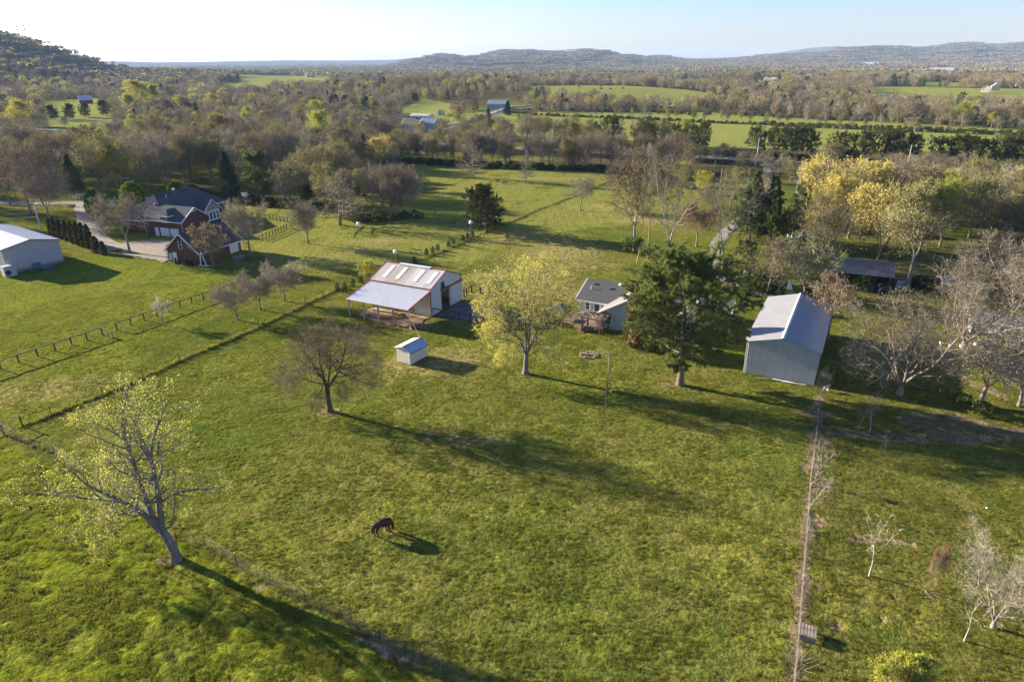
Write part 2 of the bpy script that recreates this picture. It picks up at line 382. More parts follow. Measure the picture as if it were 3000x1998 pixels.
    L(t, mul(rng(fine, .30, .70, .50, 1.5), rng(sm, .3, .7, .66, 1.34)), hv.inputs['Value']); L(t, hv.outputs[0], p.inputs['Base Color'])
    b = N(t, 'ShaderNodeBump'); b.inputs['Strength'].default_value = 1.0; b.inputs['Distance'].default_value = .26
    h = mul(mul(nz(2.2, 5, .6), 1.0), mul(fine, .35), 'ADD'); L(t, h, b.inputs['Height']); L(t, b.outputs[0], p.inputs['Normal'])
    L(t, p.outputs[0], out.inputs[0]); return m
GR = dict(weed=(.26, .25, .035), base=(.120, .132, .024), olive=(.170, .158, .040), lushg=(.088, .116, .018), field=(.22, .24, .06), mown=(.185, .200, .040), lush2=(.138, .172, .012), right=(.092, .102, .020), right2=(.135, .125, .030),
          straw=(.30, .245, .10), dark=(.045, .080, .012), dirt=(.29, .215, .125), dirt2=(.17, .135, .08), floor=(.105, .085, .045), floor2=(.065, .07, .03))
# ------------------------------------------------------------------ tree builder
def nrm(v): return v/np.maximum(np.linalg.norm(v, axis=-1, keepdims=True), 1e-9)
def perp(d, rg):
    r = rg.normal(size=d.shape); return nrm(r-(r*d).sum(-1, keepdims=True)*d)
def sweep(start, d, length, n, up, wob, rg, droop=0):
    """many curved branches at once: (B,3) starts and directions -> (B,n,3)"""
    P = [start]; d = nrm(d); step = (length/(n-1))[:, None]
    for k in range(n-1):
        P.append(P[-1]+d*step)
        d = nrm(d+np.array([0, 0, up-droop*(k/(n-1))])+rg.normal(size=d.shape)*wob)
    return np.stack(P, 1)
def spawn(pts, rad, n, t0, t1, ang, angsd, lens, ratio_fn, seg, up, wob, rr, rg, keep_az=None, droop=0, tip=.25, minr=.0):
    """n children on every parent"""
    B, m, _ = pts.shape
    t = t0+(t1-t0)*((np.arange(n)+rg.uniform(.1, .9, (B, n)))/n); f = t*(m-1); i = np.minimum(f.astype(int), m-2); w = (f-i)[..., None]
    b = np.arange(B)[:, None]
    p = pts[b, i]*(1-w)+pts[b, i+1]*w; d = nrm(pts[b, i+1]-pts[b, i]); r = rad[b, i]*(1-w[..., 0])+rad[b, i+1]*w[..., 0]
    # azimuth around the parent by golden angle
    ref = perp(d[:, :1]*np.ones((1, n, 1)), rg) if False else None
    u = nrm(np.cross(d, np.array([.13, .27, .95]))); v = np.cross(d, u)
    az = rg.uniform(0, 6.28, (B, 1))+np.arange(n)[None, :]*2.4+rg.normal(size=(B, n))*.35
    q = u*np.cos(az)[..., None]+v*np.sin(az)[..., None]
    a = R(1)*(np.interp(t, [t0, t1], ang)+rg.normal(size=(B, n))*angsd)
    cd = d*np.cos(a)[..., None]+q*np.sin(a)[..., None]
    Lp = lens[:, None]*ratio_fn(t)*rg.uniform(.75, 1.2, (B, n))
    p = p.reshape(-1, 3); cd = cd.reshape(-1, 3); Lc = Lp.reshape(-1); r0 = np.maximum((r*rr).reshape(-1), minr)
    P = sweep(p, cd, Lc, seg, up, wob, rg, droop)
    Rr = r0[:, None]*np.linspace(1, tip, seg)[None, :]
    return P, Rr, Lc
def tubes(P, Rr, k):
    B, n, _ = P.shape
    d = np.gradient(P, axis=1); d = nrm(d)
    u = nrm(np.cross(d, np.array([.31, .17, .93]))); v = np.cross(d, u)
    a = np.arange(k)*2*np.pi/k
    V = P[:, :, None]+(u[:, :, None]*np.cos(a)[:, None]+v[:, :, None]*np.sin(a)[:, None])*Rr[:, :, None, None]
    idx = np.arange(B*n*k).reshape(B, n, k); nx = np.roll(idx, -1, 2)
    Q = np.stack([idx[:, :-1], nx[:, :-1], nx[:, 1:], idx[:, 1:]], -1).reshape(-1, 4)
    return V.reshape(-1, 3), Q
def strips(P, w, rg):
    """each branch as one thin sliver per segment (2 tris crossing), tapering to a point"""
    B, n, _ = P.shape; d = nrm(P[:, -1]-P[:, 0]); q = perp(d, rg)
    ww = w[:, None, None] if np.ndim(w) else w
    if n == 2:
        V = np.stack([P[:, 0]-q*ww[:, 0], P[:, 0]+q*ww[:, 0], P[:, 1]], 1) if np.ndim(w) else np.stack([P[:, 0]-q*w, P[:, 0]+q*w, P[:, 1]], 1)
        return V.reshape(-1, 3), np.arange(B*3).reshape(B, 3)
    a = P[:, 0]-q*(ww[:, 0] if np.ndim(w) else w); b = P[:, 0]+q*(ww[:, 0] if np.ndim(w) else w); mid = P[:, n//2]
    m1 = mid-q*(ww[:, 0] if np.ndim(w) else w)*.6; m2 = mid+q*(ww[:, 0] if np.ndim(w) else w)*.6
    V = np.stack([a, b, m1, m2, P[:, -1]], 1); i = np.arange(B)[:, None]*5
    T = np.concatenate([i+[0, 1, 3], i+[0, 3, 2], i+[2, 3, 4]])
    return V.reshape(-1, 3), T
def leaves(C, size, rg, flat=.0, per=1):
    """a small bent leaf spray (one or two triangles) at every point"""
    n = len(C); a = nrm(rg.normal(size=(n, 3))*[1, 1, 1-flat]); b = perp(a, rg); s = size*rg.uniform(.6, 1.35, (n, 1))
    V = np.stack([C-a*s*.5, C+b*s*.38, C+a*s*.55, C-b*s*.38], 1).reshape(-1, 3)
    return V, np.arange(n*4).reshape(n, 4)
def tufts(C, D, size, k, w, rg, spread=.9):
    """needle tuft: k slivers radiating from each point, roughly along D"""
    n = len(C); dd = nrm(D[:, None]+rg.normal(size=(n, k, 3))*spread); q = perp(dd, rg)*w*rg.uniform(.6, 1.3, (n, k, 1)); s = size*rg.uniform(.6, 1.2, (n, k, 1))
    c = C[:, None]+0*dd
    V = np.stack([c-q, c+q, c+dd*s], 2).reshape(-1, 3); return V, np.arange(n*k*3).reshape(-1, 3)
class Geo:
    def __init__(s): s.V = []; s.Q = []; s.T = []; s.qm = []; s.tm = []; s.n = 0
    def q(s, V, Q, m=0): s.V.append(V); s.Q.append(Q+s.n); s.qm.append(np.full(len(Q), m)); s.n += len(V)
    def t(s, V, T, m=0): s.V.append(V); s.T.append(T+s.n); s.tm.append(np.full(len(T), m)); s.n += len(V)
    def mesh(s, name, mats, sm=False):
        V = np.vstack(s.V); Q = np.vstack(s.Q) if s.Q else None; T = np.vstack(s.T) if s.T else None
        mi = np.concatenate((s.qm or [np.zeros(0)])+(s.tm or [np.zeros(0)]))
        return mesh_np(name, V, Q, T, mats, sm, mi)
def bez(t): return t
SH = dict(
    round=lambda t: .45+.75*np.sin(np.pi*np.clip(t*.9+.12, 0, 1)),
    cone=lambda t: 1.12-t*1.0,
    vase=lambda t: .85+.3*t,
    egg=lambda t: .35+.85*np.sin(np.pi*np.clip(t*.75+.28, 0, 1)),
    flat=lambda t: 1+0*t)
def make_tree(seed, h=12.0, tr=.028, trunk=.9, wob=.05, base=.25, n1=14, a1=(60, 35), l1=.42, s1='egg', up1=.06, n2=6, a2=48, l2=.5, n3=5, a3=45, l3=.5, n4=0, l4=.5,
              tw=.02, seg=(8, 6, 4, 3), bark='bark_grey', twig='twig_grey', leaf=None, nleaf=0, lsize=.25, needle=None, ntuft=0, tsize=.45, tk=7, tww=.035, fork=0, forka=22, sides=(8, 5, 3), droop=0.0, ang_up=.04, rr=.55, tsp=.9, lift=0.0, leafspread=.0, lean=(0, 0), tuft_on=(3,), w2=.11, limbs=None):
    rg = np.random.default_rng(seed)
    T0 = sweep(np.zeros((1, 3)), np.array([[lean[0], lean[1], 1.0]]), np.array([h*trunk]), 10, .03, wob, rg)
    s = h*trunk/max(T0[0, -1, 2], .1); T0 = T0*[1, 1, s]
    rt = h*tr; R0 = rt*(1.0-.86*np.linspace(0, 1, 10)**.9)[None, :].copy(); R0[:, 0] *= 1.35; R0[:, 1] *= 1.02
    wood = Geo(); crown = Geo()
    if limbs is not None:
        P1, R1 = limbs['P'], limbs['R']; L1 = np.linalg.norm(np.diff(P1, axis=1), axis=2).sum(1); T0 = limbs['T']; R0 = limbs['TR']
    elif fork:
        cut = int(round(10*base))+1; T0 = T0[:, :cut+1]; R0 = R0[:, :cut+1]*1.0; R0[:, -1] *= .95
        az = rg.uniform(0, 6.28)+np.arange(fork)*2*np.pi/fork+rg.normal(size=fork)*.25; a = R(1)*(forka+rg.normal(size=fork)*6)
        d = np.stack([np.cos(az)*np.sin(a), np.sin(az)*np.sin(a), np.cos(a)], -1); st = np.repeat(T0[:, -1]*1.0, fork, 0)-np.array([0, 0, rt*.8])
        L1 = (h-st[:, 2])*rg.uniform(.85, 1.1, fork)/np.cos(a*.6); P1 = sweep(st, d, L1, 11, ang_up, wob*1.6, rg)
        R1 = (R0[0, -1]*rr*1.15*rg.uniform(.8, 1.1, fork))[:, None]*np.linspace(1, .12, 11)[None, :]
    if limbs is not None or fork:
        leaders, lr, ll = P1, R1, L1
        wood.q(*tubes(T0, R0, 10)); wood.q(*tubes(leaders, lr, 6))
        P1, R1, L1 = spawn(leaders, lr, n1, .18, .97, a1, 9, ll, lambda t: l1*SH[s1](t), seg[1]+2, up1, wob*1.7, .62, rg, droop=droop)
    else:
        wood.q(*tubes(T0, R0, sides[0]))
        P1, R1, L1 = spawn(T0, R0, n1, base, .98, a1, 6, np.array([h]), lambda t: l1*SH[s1]((t-base)/(1-base)), seg[1]+1, up1, wob*1.5, rr, rg, droop=droop)
    wood.q(*tubes(P1, R1, sides[1]))
    P2, R2, L2 = spawn(P1, R1, n2, .18, .98, (a2+8, a2-8), 10, L1, lambda t: l2*(1.15-.6*t), seg[2]+1, up1*.8, wob*2, .6, rg, droop=droop)
    if sides[2]: crown.q(*tubes(P2, np.maximum(R2, tw*.7), sides[2]))
    else: crown.t(*strips(P2[:, [0, seg[2]//2, -1]], np.maximum(R2[:, 0]*1.2, tw*1.3), rg))
    P3, R3, L3 = spawn(P2, R2, n3, .15, 1, (a3+5, a3-5), 12, L2, lambda t: l3*(1.2-.5*t), 3, up1*.7, wob*2.5, .6, rg, droop=droop)
    crown.t(*strips(P3, tw*1.25, rg))
    tips = P3; TD = nrm(P3[:, -1]-P3[:, 0])
    if n4:
        P4, R4, L4 = spawn(P3, R3+.01, n4, .1, 1, (a3, a3-10), 14, L3, lambda t: l4*(1.1-.3*t), 2, 0, 0, .6, rg)
        crown.t(*strips(P4, tw, rg)); tips = P4
    mats = [MATS[bark], MATS[twig]]; lv = None
    if leaf and nleaf:
        k = rg.integers(0, len(tips), nleaf); w = rg.uniform(.1, 1.05, (nleaf, 1)); C = tips[k, 0]*(1-w)+tips[k, -1]*w+rg.normal(size=(nleaf, 3))*leafspread
        lv = Geo(); lv.q(*leaves(C, lsize, rg))
        lm = lv.mesh('leaves', [MATS[leaf]])
    if needle and ntuft:
        src = P3 if 3 in tuft_on else P2
        if 2 in tuft_on and 3 in tuft_on:
            src = np.concatenate([P3[:, [0, -1]], P2[:, [0, -1]], P2[:, [1, -1]], P1[:, [2, -1]]])
        k = rg.integers(0, len(src), ntuft); w = rg.uniform(.1, 1.0, (ntuft, 1)); C = src[k, 0]*(1-w)+src[k, -1]*w; D = nrm(src[k, -1]-src[k, 0])+np.array([0, 0, .35])
        lv = Geo(); lv.t(*tufts(C, D, tsize, tk, tww, rg, tsp)); lm = lv.mesh('needles', [MATS[needle]])
    tm = wood.mesh('trunk', [MATS[bark]], True)
    cm = crown.mesh('branches', [MATS[twig]])
    return dict(trunk=tm, twigs=cm, leaves=(lm if lv else None), h=h)
def shell_plant(seed, h, rx, n, size, leaf, prof, inner='twig_dark', lump=.18, zb=.0, trunk_r=.06, stretch=1.0):
    """dense evergreen or bush: leaf sprays filling an uneven volume. prof(t) = relative radius at relative height"""
    rg = np.random.default_rng(seed)
    t = rg.uniform(0, 1, n)**.9; az = rg.uniform(0, 6.283, n)
    lumps = 1+lump*(np.sin(az*3+t*9+seed)+np.sin(az*5-t*14+seed*2)*.7+np.sin(az*2+t*23)*.5)*.6
    rr = rx*prof(t)*lumps*(rg.uniform(.25, 1, n)**.32)
    C = np.stack([rr*np.cos(az), rr*np.sin(az), zb*h+t*h*(1-zb)], -1)+rg.normal(size=(n, 3))*size*.25
    out = nrm(C-np.array([0, 0, h*.3])); g = Geo(); V, Q = leaves(C, size, rg); g.q(V, Q)
    w = Geo(); w.q(*tubes(np.array([[[0, 0, 0], [0, 0, h*.5], [0, 0, h*.9]]], float), np.array([[trunk_r, trunk_r*.7, .01]]), 6))
    m = 40; P = sweep(np.repeat([[0, 0, zb*h+.1]], m, 0)+rg.uniform(0, .5, (m, 1))*[0, 0, h], nrm(rg.normal(size=(m, 3))*[1, 1, .5]+[0, 0, .5]), np.full(m, rx*.8), 4, .03, .1, rg)
    w.q(*tubes(P, np.linspace(.03, .008, 4)[None]*np.ones((m, 1)), 3))
    return dict(trunk=w.mesh('trunk', [MATS[inner]], True), twigs=None, leaves=g.mesh('leaves', [MATS[leaf]]), h=h)
def barkm():
    mat('bark_grey', (.22, .19, .155), .95, nscale=6, namp=.35, spec=.1, stretch=(1, 1, .25), bump=.6)
    mat('bark_dark', (.10, .08, .06), .95, nscale=6, namp=.35, spec=.1, stretch=(1, 1, .25), bump=.6)
    mat('bark_pine', (.17, .125, .09), .95, nscale=5, namp=.4, spec=.1, stretch=(1, 1, .3), bump=.6)
    mat('bark_pale', (.33, .30, .25), .95, nscale=6, namp=.3, spec=.1, stretch=(1, 1, .3), bump=.4)
    mat_leaf('twig_grey', (.40, .355, .26), (.10, .088, .064), .12, .28, hue=.012)
    mat_leaf('twig_brown', (.35, .28, .19), (.095, .076, .052), .12, .28, hue=.012)
    mat_leaf('twig_pale', (.35, .315, .23), (.13, .115, .08), .12, .2)
    mat_leaf('twig_dark', (.10, .08, .06), (.07, .055, .04), .05, .2)
    mat_leaf('twig_olive', (.38, .34, .175), (.13, .115, .06), .2, .22, hue=.015)
    mat_leaf('leaf_yellow', (.64, .54, .075), (.46, .42, .06), .45, .1)
    mat_leaf('leaf_hero', (.52, .53, .10), (.38, .42, .09), .45, .1)
    mat_leaf('leaf_centre', (.60, .51, .12), (.42, .38, .10), .45, .1)
    mat_leaf('leaf_yellowgreen', (.42, .42, .06), (.28, .30, .05), .45, .2, hue=.02)
    mat_leaf('leaf_bud', (.27, .27, .085), (.19, .19, .075), .4, .22, hue=.02)
    mat_leaf('leaf_gold', (.60, .47, .14), (.42, .34, .11), .45, .15)
    mat_leaf('leaf_rust', (.36, .20, .09), (.26, .14, .07), .4, .15)
    mat_leaf('leaf_pinkish', (.36, .26, .20), (.25, .17, .13), .35, .15)
    mat_leaf('leaf_redbud', (.30, .15, .17), (.2, .1, .12), .35, .15)
    mat_leaf('leaf_white', (.62, .62, .48), (.42, .45, .28), .4, .1)
    mat_leaf('leaf_fresh', (.16, .28, .04), (.10, .19, .03), .45, .12)
    mat_leaf('leaf_topiary', (.11, .19, .022), (.07, .13, .018), .4, .12)
    mat_leaf('leaf_magnolia', (.085, .095, .03), (.20, .155, .06), .18, .1, nscale=2)
    mat_leaf('leaf_under', (.07, .10, .025), (.045, .06, .02), .3, .25)
    mat_leaf('needle', (.15, .175, .04), (.07, .09, .026), .25, .18, nscale=.9)
    mat_leaf('needle_gold', (.14, .16, .038), (.085, .105, .028), .3, .1, nscale=.9)
    mat_leaf('needle_spruce', (.06, .095, .038), (.035, .06, .028), .2, .2, nscale=.9)
    mat_leaf('needle_white', (.17, .22, .07), (.09, .125, .04), .25, .2, nscale=.9)
    mat_leaf('cedar', (.075, .085, .032), (.05, .055, .024), .2, .2, nscale=.8)
    mat_leaf('arbor', (.085, .075, .038), (.05, .05, .025), .2, .15, nscale=1.5)
barkm()
PROTO = {}
def P(kind, i):
    k = (kind, i)
    if k not in PROTO: PROTO[k] = KINDS[kind](i)
    return PROTO[k]
LODM = dict(n1=20, n2=9, n3=6, n4=3, tw=.026, tr=.022, sides=(6, 4, 0))
def bare(i, **kw):
    a = dict(LODM, h=12, base=.2, a1=(68, 30), l1=.46, s1='egg', wob=.07, up1=.08, l2=.55, l3=.55, l4=.6); a.update(kw); return make_tree(1000+i, **a)
KINDS = {
    'bare': lambda i: bare(i, fork=3 if i % 2 else 0, n1=15 if i % 2 else 22, l1=.42 if i % 2 else .46, forka=30),
    'bare_brown': lambda i: bare(i+50, fork=4 if i % 2 else 0, n1=13 if i % 2 else 22, l1=.42 if i % 2 else .48, forka=30, twig='twig_brown'),
    'bare_cone': lambda i: bare(i+70, base=.13, n1=46, a1=(92, 35), l1=.40, s1='cone', up1=.04, n2=7, n3=5, n4=3, l2=.4, l3=.42, wob=.04, tr=.02),
    'bare_round': lambda i: bare(i+80, h=7, base=.2, fork=5, forka=32, n1=13, l1=.38, s1='vase', up1=.1, n2=8, n3=6, n4=5, tw=.017, tr=.026),
    'bare_pale': lambda i: bare(i+90, fork=4, forka=26, n1=12, l1=.36, twig='twig_pale', bark='bark_pale', tw=.016, n4=3),
    'fan': lambda i: bare(i+95, h=12, fork=7, forka=27, base=.05, n1=15, l1=.27, a1=(42, 28), up1=.06, n2=8, n3=5, n4=3, tw=.012, tr=.02, twig='twig_pale', bark='bark_grey', wob=.05),
    'olive': lambda i: bare(i+110, fork=3 if i % 2 else 0, n1=12 if i % 2 else 17, l1=.36 if i % 2 else .42, twig='twig_olive', leaf='leaf_bud', nleaf=5000, lsize=.17, n4=4),
    'yellowgreen': lambda i: bare(i+130, fork=3 if i % 2 else 0, n1=12 if i % 2 else 17, l1=.36 if i % 2 else .42, twig='twig_olive', leaf='leaf_yellowgreen', nleaf=11000, lsize=.24, n4=3, leafspread=.15),
    'gold': lambda i: bare(i+150, h=12, fork=4, forka=30, n1=13, l1=.42, s1='egg', twig='twig_olive', leaf='leaf_gold', nleaf=14000, lsize=.2, n4=2, leafspread=.12),
    'rust': lambda i: bare(i+160, h=9, fork=3, forka=28, n1=12, l1=.42, twig='twig_brown', leaf='leaf_rust', nleaf=7000, lsize=.14, n4=4, leafspread=.1),
    'pinkbud': lambda i: bare(i+170, h=8, fork=4, forka=26, n1=10, l1=.36, twig='twig_brown', leaf='leaf_pinkish', nleaf=2500, lsize=.18, n4=1),
    'redbud': lambda i: bare(i+180, h=6, fork=4, forka=32, n1=9, l1=.4, twig='twig_brown', leaf='leaf_redbud', nleaf=2200, lsize=.16, n4=1),
    'blossom': lambda i: bare(i+190, h=5, fork=4, forka=24, n1=8, l1=.36, leaf='leaf_white', nleaf=900, lsize=.16, n4=0, tw=.018),
    'shrubtree': lambda i: bare(i+200, h=8, base=.08, fork=6, forka=24, n1=10, l1=.34, twig='twig_grey', leaf='leaf_fresh', nleaf=3200, lsize=.16, n4=2, tw=.02),
    'ivy': lambda i: bare(i+210, h=12, fork=0, n1=16, l1=.22, s1='round', twig='twig_brown', leaf='leaf_under', nleaf=2500, lsize=.3, n4=1, leafspread=.1),
    'pine': lambda i: make_tree(2000+i, h=11, base=.42, n1=22, a1=(88, 35), l1=.36, s1='round', up1=.06, wob=.10, n2=6, n3=4, l2=.42, tw=.02, bark='bark_pine', twig='bark_pine', needle='needle', ntuft=5200, tsize=.34, tk=7, tww=.04, sides=(6, 4, 3), tr=.02, tuft_on=(3,)),
    'pine_dense': lambda i: make_tree(2100+i, h=11, base=.2, n1=30, a1=(90, 40), l1=.36, s1='round', up1=.05, wob=.08, n2=6, n3=4, l2=.4, tw=.02, bark='bark_pine', twig='bark_pine', needle='needle_white', ntuft=9000, tsize=.42, tk=6, tww=.05, sides=(6, 4, 0), tuft_on=(2, 3)),
    'spruce': lambda i: make_tree(2200+i, h=12, base=.06, n1=90, a1=(98, 55), l1=.30, s1='cone', up1=.03, wob=.04, n2=7, n3=3, l2=.36, tw=.02, bark='bark_dark', twig='bark_dark', needle='needle_spruce', ntuft=9000, tsize=.34, tk=6, tww=.055, sides=(6, 3, 0), tr=.018, tuft_on=(2, 3)),
    'whitepine': lambda i: make_tree(2300+i, h=12, base=.12, n1=70, a1=(92, 50), l1=.33, s1='cone', up1=.05, wob=.06, n2=6, n3=4, l2=.4, tw=.02, bark='bark_dark', twig='bark_dark', needle='needle_white', ntuft=9000, tsize=.36, tk=6, tww=.05, sides=(6, 3, 0), tr=.018, tuft_on=(2, 3)),
    'cedar': lambda i: make_tree(2400+i, h=11, base=.14, n1=60, a1=(88, 25), l1=.42, s1='egg', up1=.05, wob=.06, n2=6, n3=4, l2=.42, tw=.02, bark='bark_dark', twig='bark_dark', needle='cedar', ntuft=9500, tsize=.36, tk=6, tww=.055, sides=(6, 3, 0), tuft_on=(2, 3)),
    'arbor': lambda i: shell_plant(30+i, 5.5, .85, 1500, .3, 'arbor', lambda t: np.sqrt(np.clip(1-(t*1.02)**2.2, 0, 1))*.95+.05, lump=.15),
    'topiary': lambda i: shell_plant(50+i, 4.2, 2.1, 3800, .28, 'leaf_topiary', lambda t: np.sqrt(np.clip(1-((t-.45)/.56)**2, 0.02, 1)), lump=.07),
    'bush': lambda i: shell_plant(70+i, 1.6, 1.1, 420, .26, 'leaf_under', lambda t: np.sqrt(np.clip(1-((t-.4)/.62)**2, 0.02, 1)), lump=.3),
    'sapling': lambda i: make_tree(3000+i, h=4, tr=.012, base=.3, n1=9, a1=(45, 30), l1=.38, n2=4, n3=3, tw=.009, bark='bark_pale', twig='twig_grey', sides=(5, 3, 0), wob=.09),
}
NV = {'bare': 4, 'bare_brown': 4, 'olive': 4, 'yellowgreen': 3, 'pine': 4, 'bare_cone': 2, 'whitepine': 2, 'spruce': 2, 'sapling': 3, 'arbor': 3, 'bush': 3}
TRN = random.Random(7)
def put_tree(kind, loc, h, wid=1.0, label='', cat='tree', group=None, name=None, rz=None, i=None, small=False):
    """one tree: Empty at its foot, trunk and crown parts (shared meshes)"""
    p = P(kind, (i if i is not None else TRN.randrange(NV.get(kind, 1))))
    s = h/p['h']; t = thing(name or TNAME.get(kind, 'bare_tree'), label, cat, loc, TRN.uniform(0, 6.28) if rz is None else rz, group); t.scale = (s*wid, s*wid, s)
    ob('trunk', p['trunk'], t)
    if p['twigs']:
        b = ob('branches', p['twigs'], t)
    if p['leaves']: ob('needles' if 'needle' in p['leaves'].name else 'leaves', p['leaves'], t)
    return t
TNAME = dict(bare='bare_tree', bare_brown='bare_tree', bare_cone='bare_tree', bare_round='bare_tree', bare_pale='bare_tree', fan='bare_tree', olive='budding_tree', yellowgreen='budding_tree', gold='golden_tree',
             rust='budding_tree', pinkbud='budding_tree', redbud='redbud_tree', blossom='blossoming_tree', shrubtree='shrub', ivy='bare_tree', pine='pine_tree', pine_dense='pine_tree', spruce='spruce_tree',
             whitepine='pine_tree', cedar='cedar_tree', arbor='arborvitae', topiary='trimmed_bush', bush='bush', sapling='sapling')
def tree_at(kind, bx, by, ty, label, wid=1.0, **kw):
    p = gp(bx, by); return put_tree(kind, p-Vector((0, 0, .1)), height_to(bx, by, ty), wid, label, **kw)
# ------------------------------------------------------------------ roads, drives, floors (sheets laid on the ground)
def ribbon(name, pts, w, m, z=.0, label=None, smoothn=4):
    P_ = [Vector(p) for p in pts]; out = []
    for i in range(len(P_)-1):                      # Catmull-Rom
        a = P_[max(i-1, 0)]; b = P_[i]; c = P_[i+1]; d = P_[min(i+2, len(P_)-1)]
        n = max(2, int((c-b).length/4))
        for k in range(n):
            t = k/n; out.append(.5*((2*b)+(c-a)*t+(2*a-5*b+4*c-d)*t*t+(3*b-a-3*c+d)*t**3))
    out.append(P_[-1]); V = []; F = []; nw = 3
    ws = w if callable(w) else (lambda t: w)
    for i, p in enumerate(out):
        t = (out[min(i+1, len(out)-1)]-out[max(i-1, 0)]).normalized(); q = Vector((-t.y, t.x)); ww = ws(i/len(out))
        for k in range(nw+1):
            s = (k/nw-.5)*ww+((random.Random(i*7+k).uniform(-.12, .12)) if k in (0, nw) else 0); c = p+q*s; V.append((c.x, c.y, zt1(c.x, c.y)+z))
    for i in range(len(out)-1):
        for k in range(nw):
            a = i*(nw+1)+k; F.append((a, a+nw+1, a+nw+2, a+1))
    me = bpy.data.meshes.new(name); me.from_pydata(V, [], F); me.materials.append(m); me.update()
    FLATS.append(([tuple(p) for p in out], max(ws(.5)/2, .5)))
    o = ob(name, me, kind='structure')
    if label: o['label'] = label
    return o
def pix(*pts): return [tuple(at(x, y).xy) for x, y in pts]
def patch(name, pts, m, z=.0, label=None, e=.35, cell=1.0):
    """sheet with an uneven edge inside the outline pts"""
    pts = pix(*pts); xs = [p[0] for p in pts]; ys = [p[1] for p in pts]
    X, Y = np.meshgrid(np.arange(min(xs)-1, max(xs)+1, cell), np.arange(min(ys)-1, max(ys)+1, cell))
    ring = pts+[pts[0]]; sd_ = segdist(X, Y, ring)*np.where(inpoly(X, Y, pts), 1, -1)+(fbm(X, Y, 1.7, 2, 5)-.5)*e*2
    keep = sd_ > 0; idx = -np.ones(X.shape, int); k = keep; idx[k] = np.arange(k.sum())
    V = np.stack([X[k], Y[k], zt(X[k], Y[k])+z], -1)
    q = k[:-1, :-1] & k[1:, :-1] & k[1:, 1:] & k[:-1, 1:]
    Q = np.stack([idx[:-1, :-1][q], idx[:-1, 1:][q], idx[1:, 1:][q], idx[1:, :-1][q]], -1)
    me = mesh_np(name, V, Q, None, [m], True); c = (sum(xs)/len(xs), sum(ys)/len(ys))
    FLATS.append((ring, .4)); FLATS.append(([c, (c[0]+.1, c[1])], min(max(xs)-min(xs), max(ys)-min(ys))*.35))
    o = ob(name, me, kind='structure')
    if label: o['label'] = label
    return o
asph = mat('asphalt', (.12, .115, .11), .9, nscale=.9, namp=.2, spec=.2)
gravel = mat('gravel', (.27, .245, .205), .95, nscale=1.6, namp=.3, spec=.1, col2=(.19, .175, .15), bump=.5)
gravel_d = mat('gravel_dark', (.14, .14, .145), .95, nscale=2.5, namp=.3, spec=.1, col2=(.10, .10, .10), bump=.5)
concr = mat('concrete', (.19, .165, .135), .9, nscale=.7, namp=.15, spec=.2)
earth = mat('bare_earth', (.36, .235, .145), .95, nscale=1.2, namp=.3, spec=.05, col2=(.17, .13, .10), bump=.8)
whitep = mat('white_paint', (.80, .80, .77), .6, nscale=2, namp=.06)
HW = pix((-500, 366), (-100, 372), (300, 387), (880, 408), (1170, 418), (1600, 438), (2045, 459), (2250, 472), (2450, 488), (3100, 545), (3600, 590))
ribbon('highway', HW, 9.5, asph, .05, 'grey two lane highway running behind the tree belt')
for off, nm in ((-3.6, 'edge_line'), (3.6, 'edge_line'), (0, 'centre_line')):
    pts = []
    for i, p in enumerate(HW):
        a = Vector(HW[max(i-1, 0)]); b = Vector(HW[min(i+1, len(HW)-1)]); t = (b-a).normalized(); pts.append((p[0]-t.y*off, p[1]+t.x*off))
    fl = list(FLATS); ribbon(nm, pts, .22, whitep if off else mat('yellow_paint', (.62, .45, .08), .7), .062); FLATS[:] = fl
ribbon('side_road', pix((1165, 418), (1260, 392), (1370, 362), (1440, 343), (1500, 330), (1600, 322), (1700, 322)), 5.5, asph, .055, 'narrow asphalt side road climbing beside the white fence')
ribbon('street', pix((-400, 596), (-60, 592), (120, 590), (250, 588), (330, 583), (480, 570), (620, 545)), 5.2, asph, .05, 'quiet street passing left of the brick house')
ribbon('driveway', pix((235, 588), (243, 612), (258, 650), (285, 690), (340, 722)), lambda t: 4.0+t*2.0, concr, .062, 'pale driveway curving from the street to the brick house')
patch('parking_court', [(330, 702), (462, 690), (552, 706), (500, 712), (497, 766), (508, 776), (430, 756), (345, 738)], concr, .075, 'pale concrete court in front of the garage doors')
ribbon('drive', pix((2250, 476), (2240, 540), (2215, 600), (2165, 650), (2112, 700), (2088, 750), (2100, 800), (2180, 842), (2290, 872)), 2.8, gravel, .05, 'gravel drive bending down to the ranch house')
ribbon('neighbour_drive', pix((2350, 480), (2358, 505), (2352, 545), (2350, 590), (2340, 660)), 4.2, gravel, .055, 'gravel drive from the highway to the hidden neighbour house')
patch('barn_yard', [(1272, 925), (1346, 879), (1400, 885), (1440, 893), (1460, 905), (1450, 940), (1400, 945), (1300, 930)], gravel_d, .05, 'dark gravel yard beside the barn door', cell=.5)
patch('barn_floor', [(1050, 922), (1090, 898), (1215, 915), (1262, 925), (1240, 945), (1204, 962), (1110, 945), (1062, 932)], earth, .055, 'bare trodden earth under the barn lean-to', cell=.4)
patch('patio', [(1655, 930), (1690, 900), (1760, 905), (1790, 955), (1700, 985)], mat('patio_wood', (.18, .13, .10), .9, nscale=1.4, namp=.25), .06, 'weathered patio behind the ranch house', cell=.5)
ground()
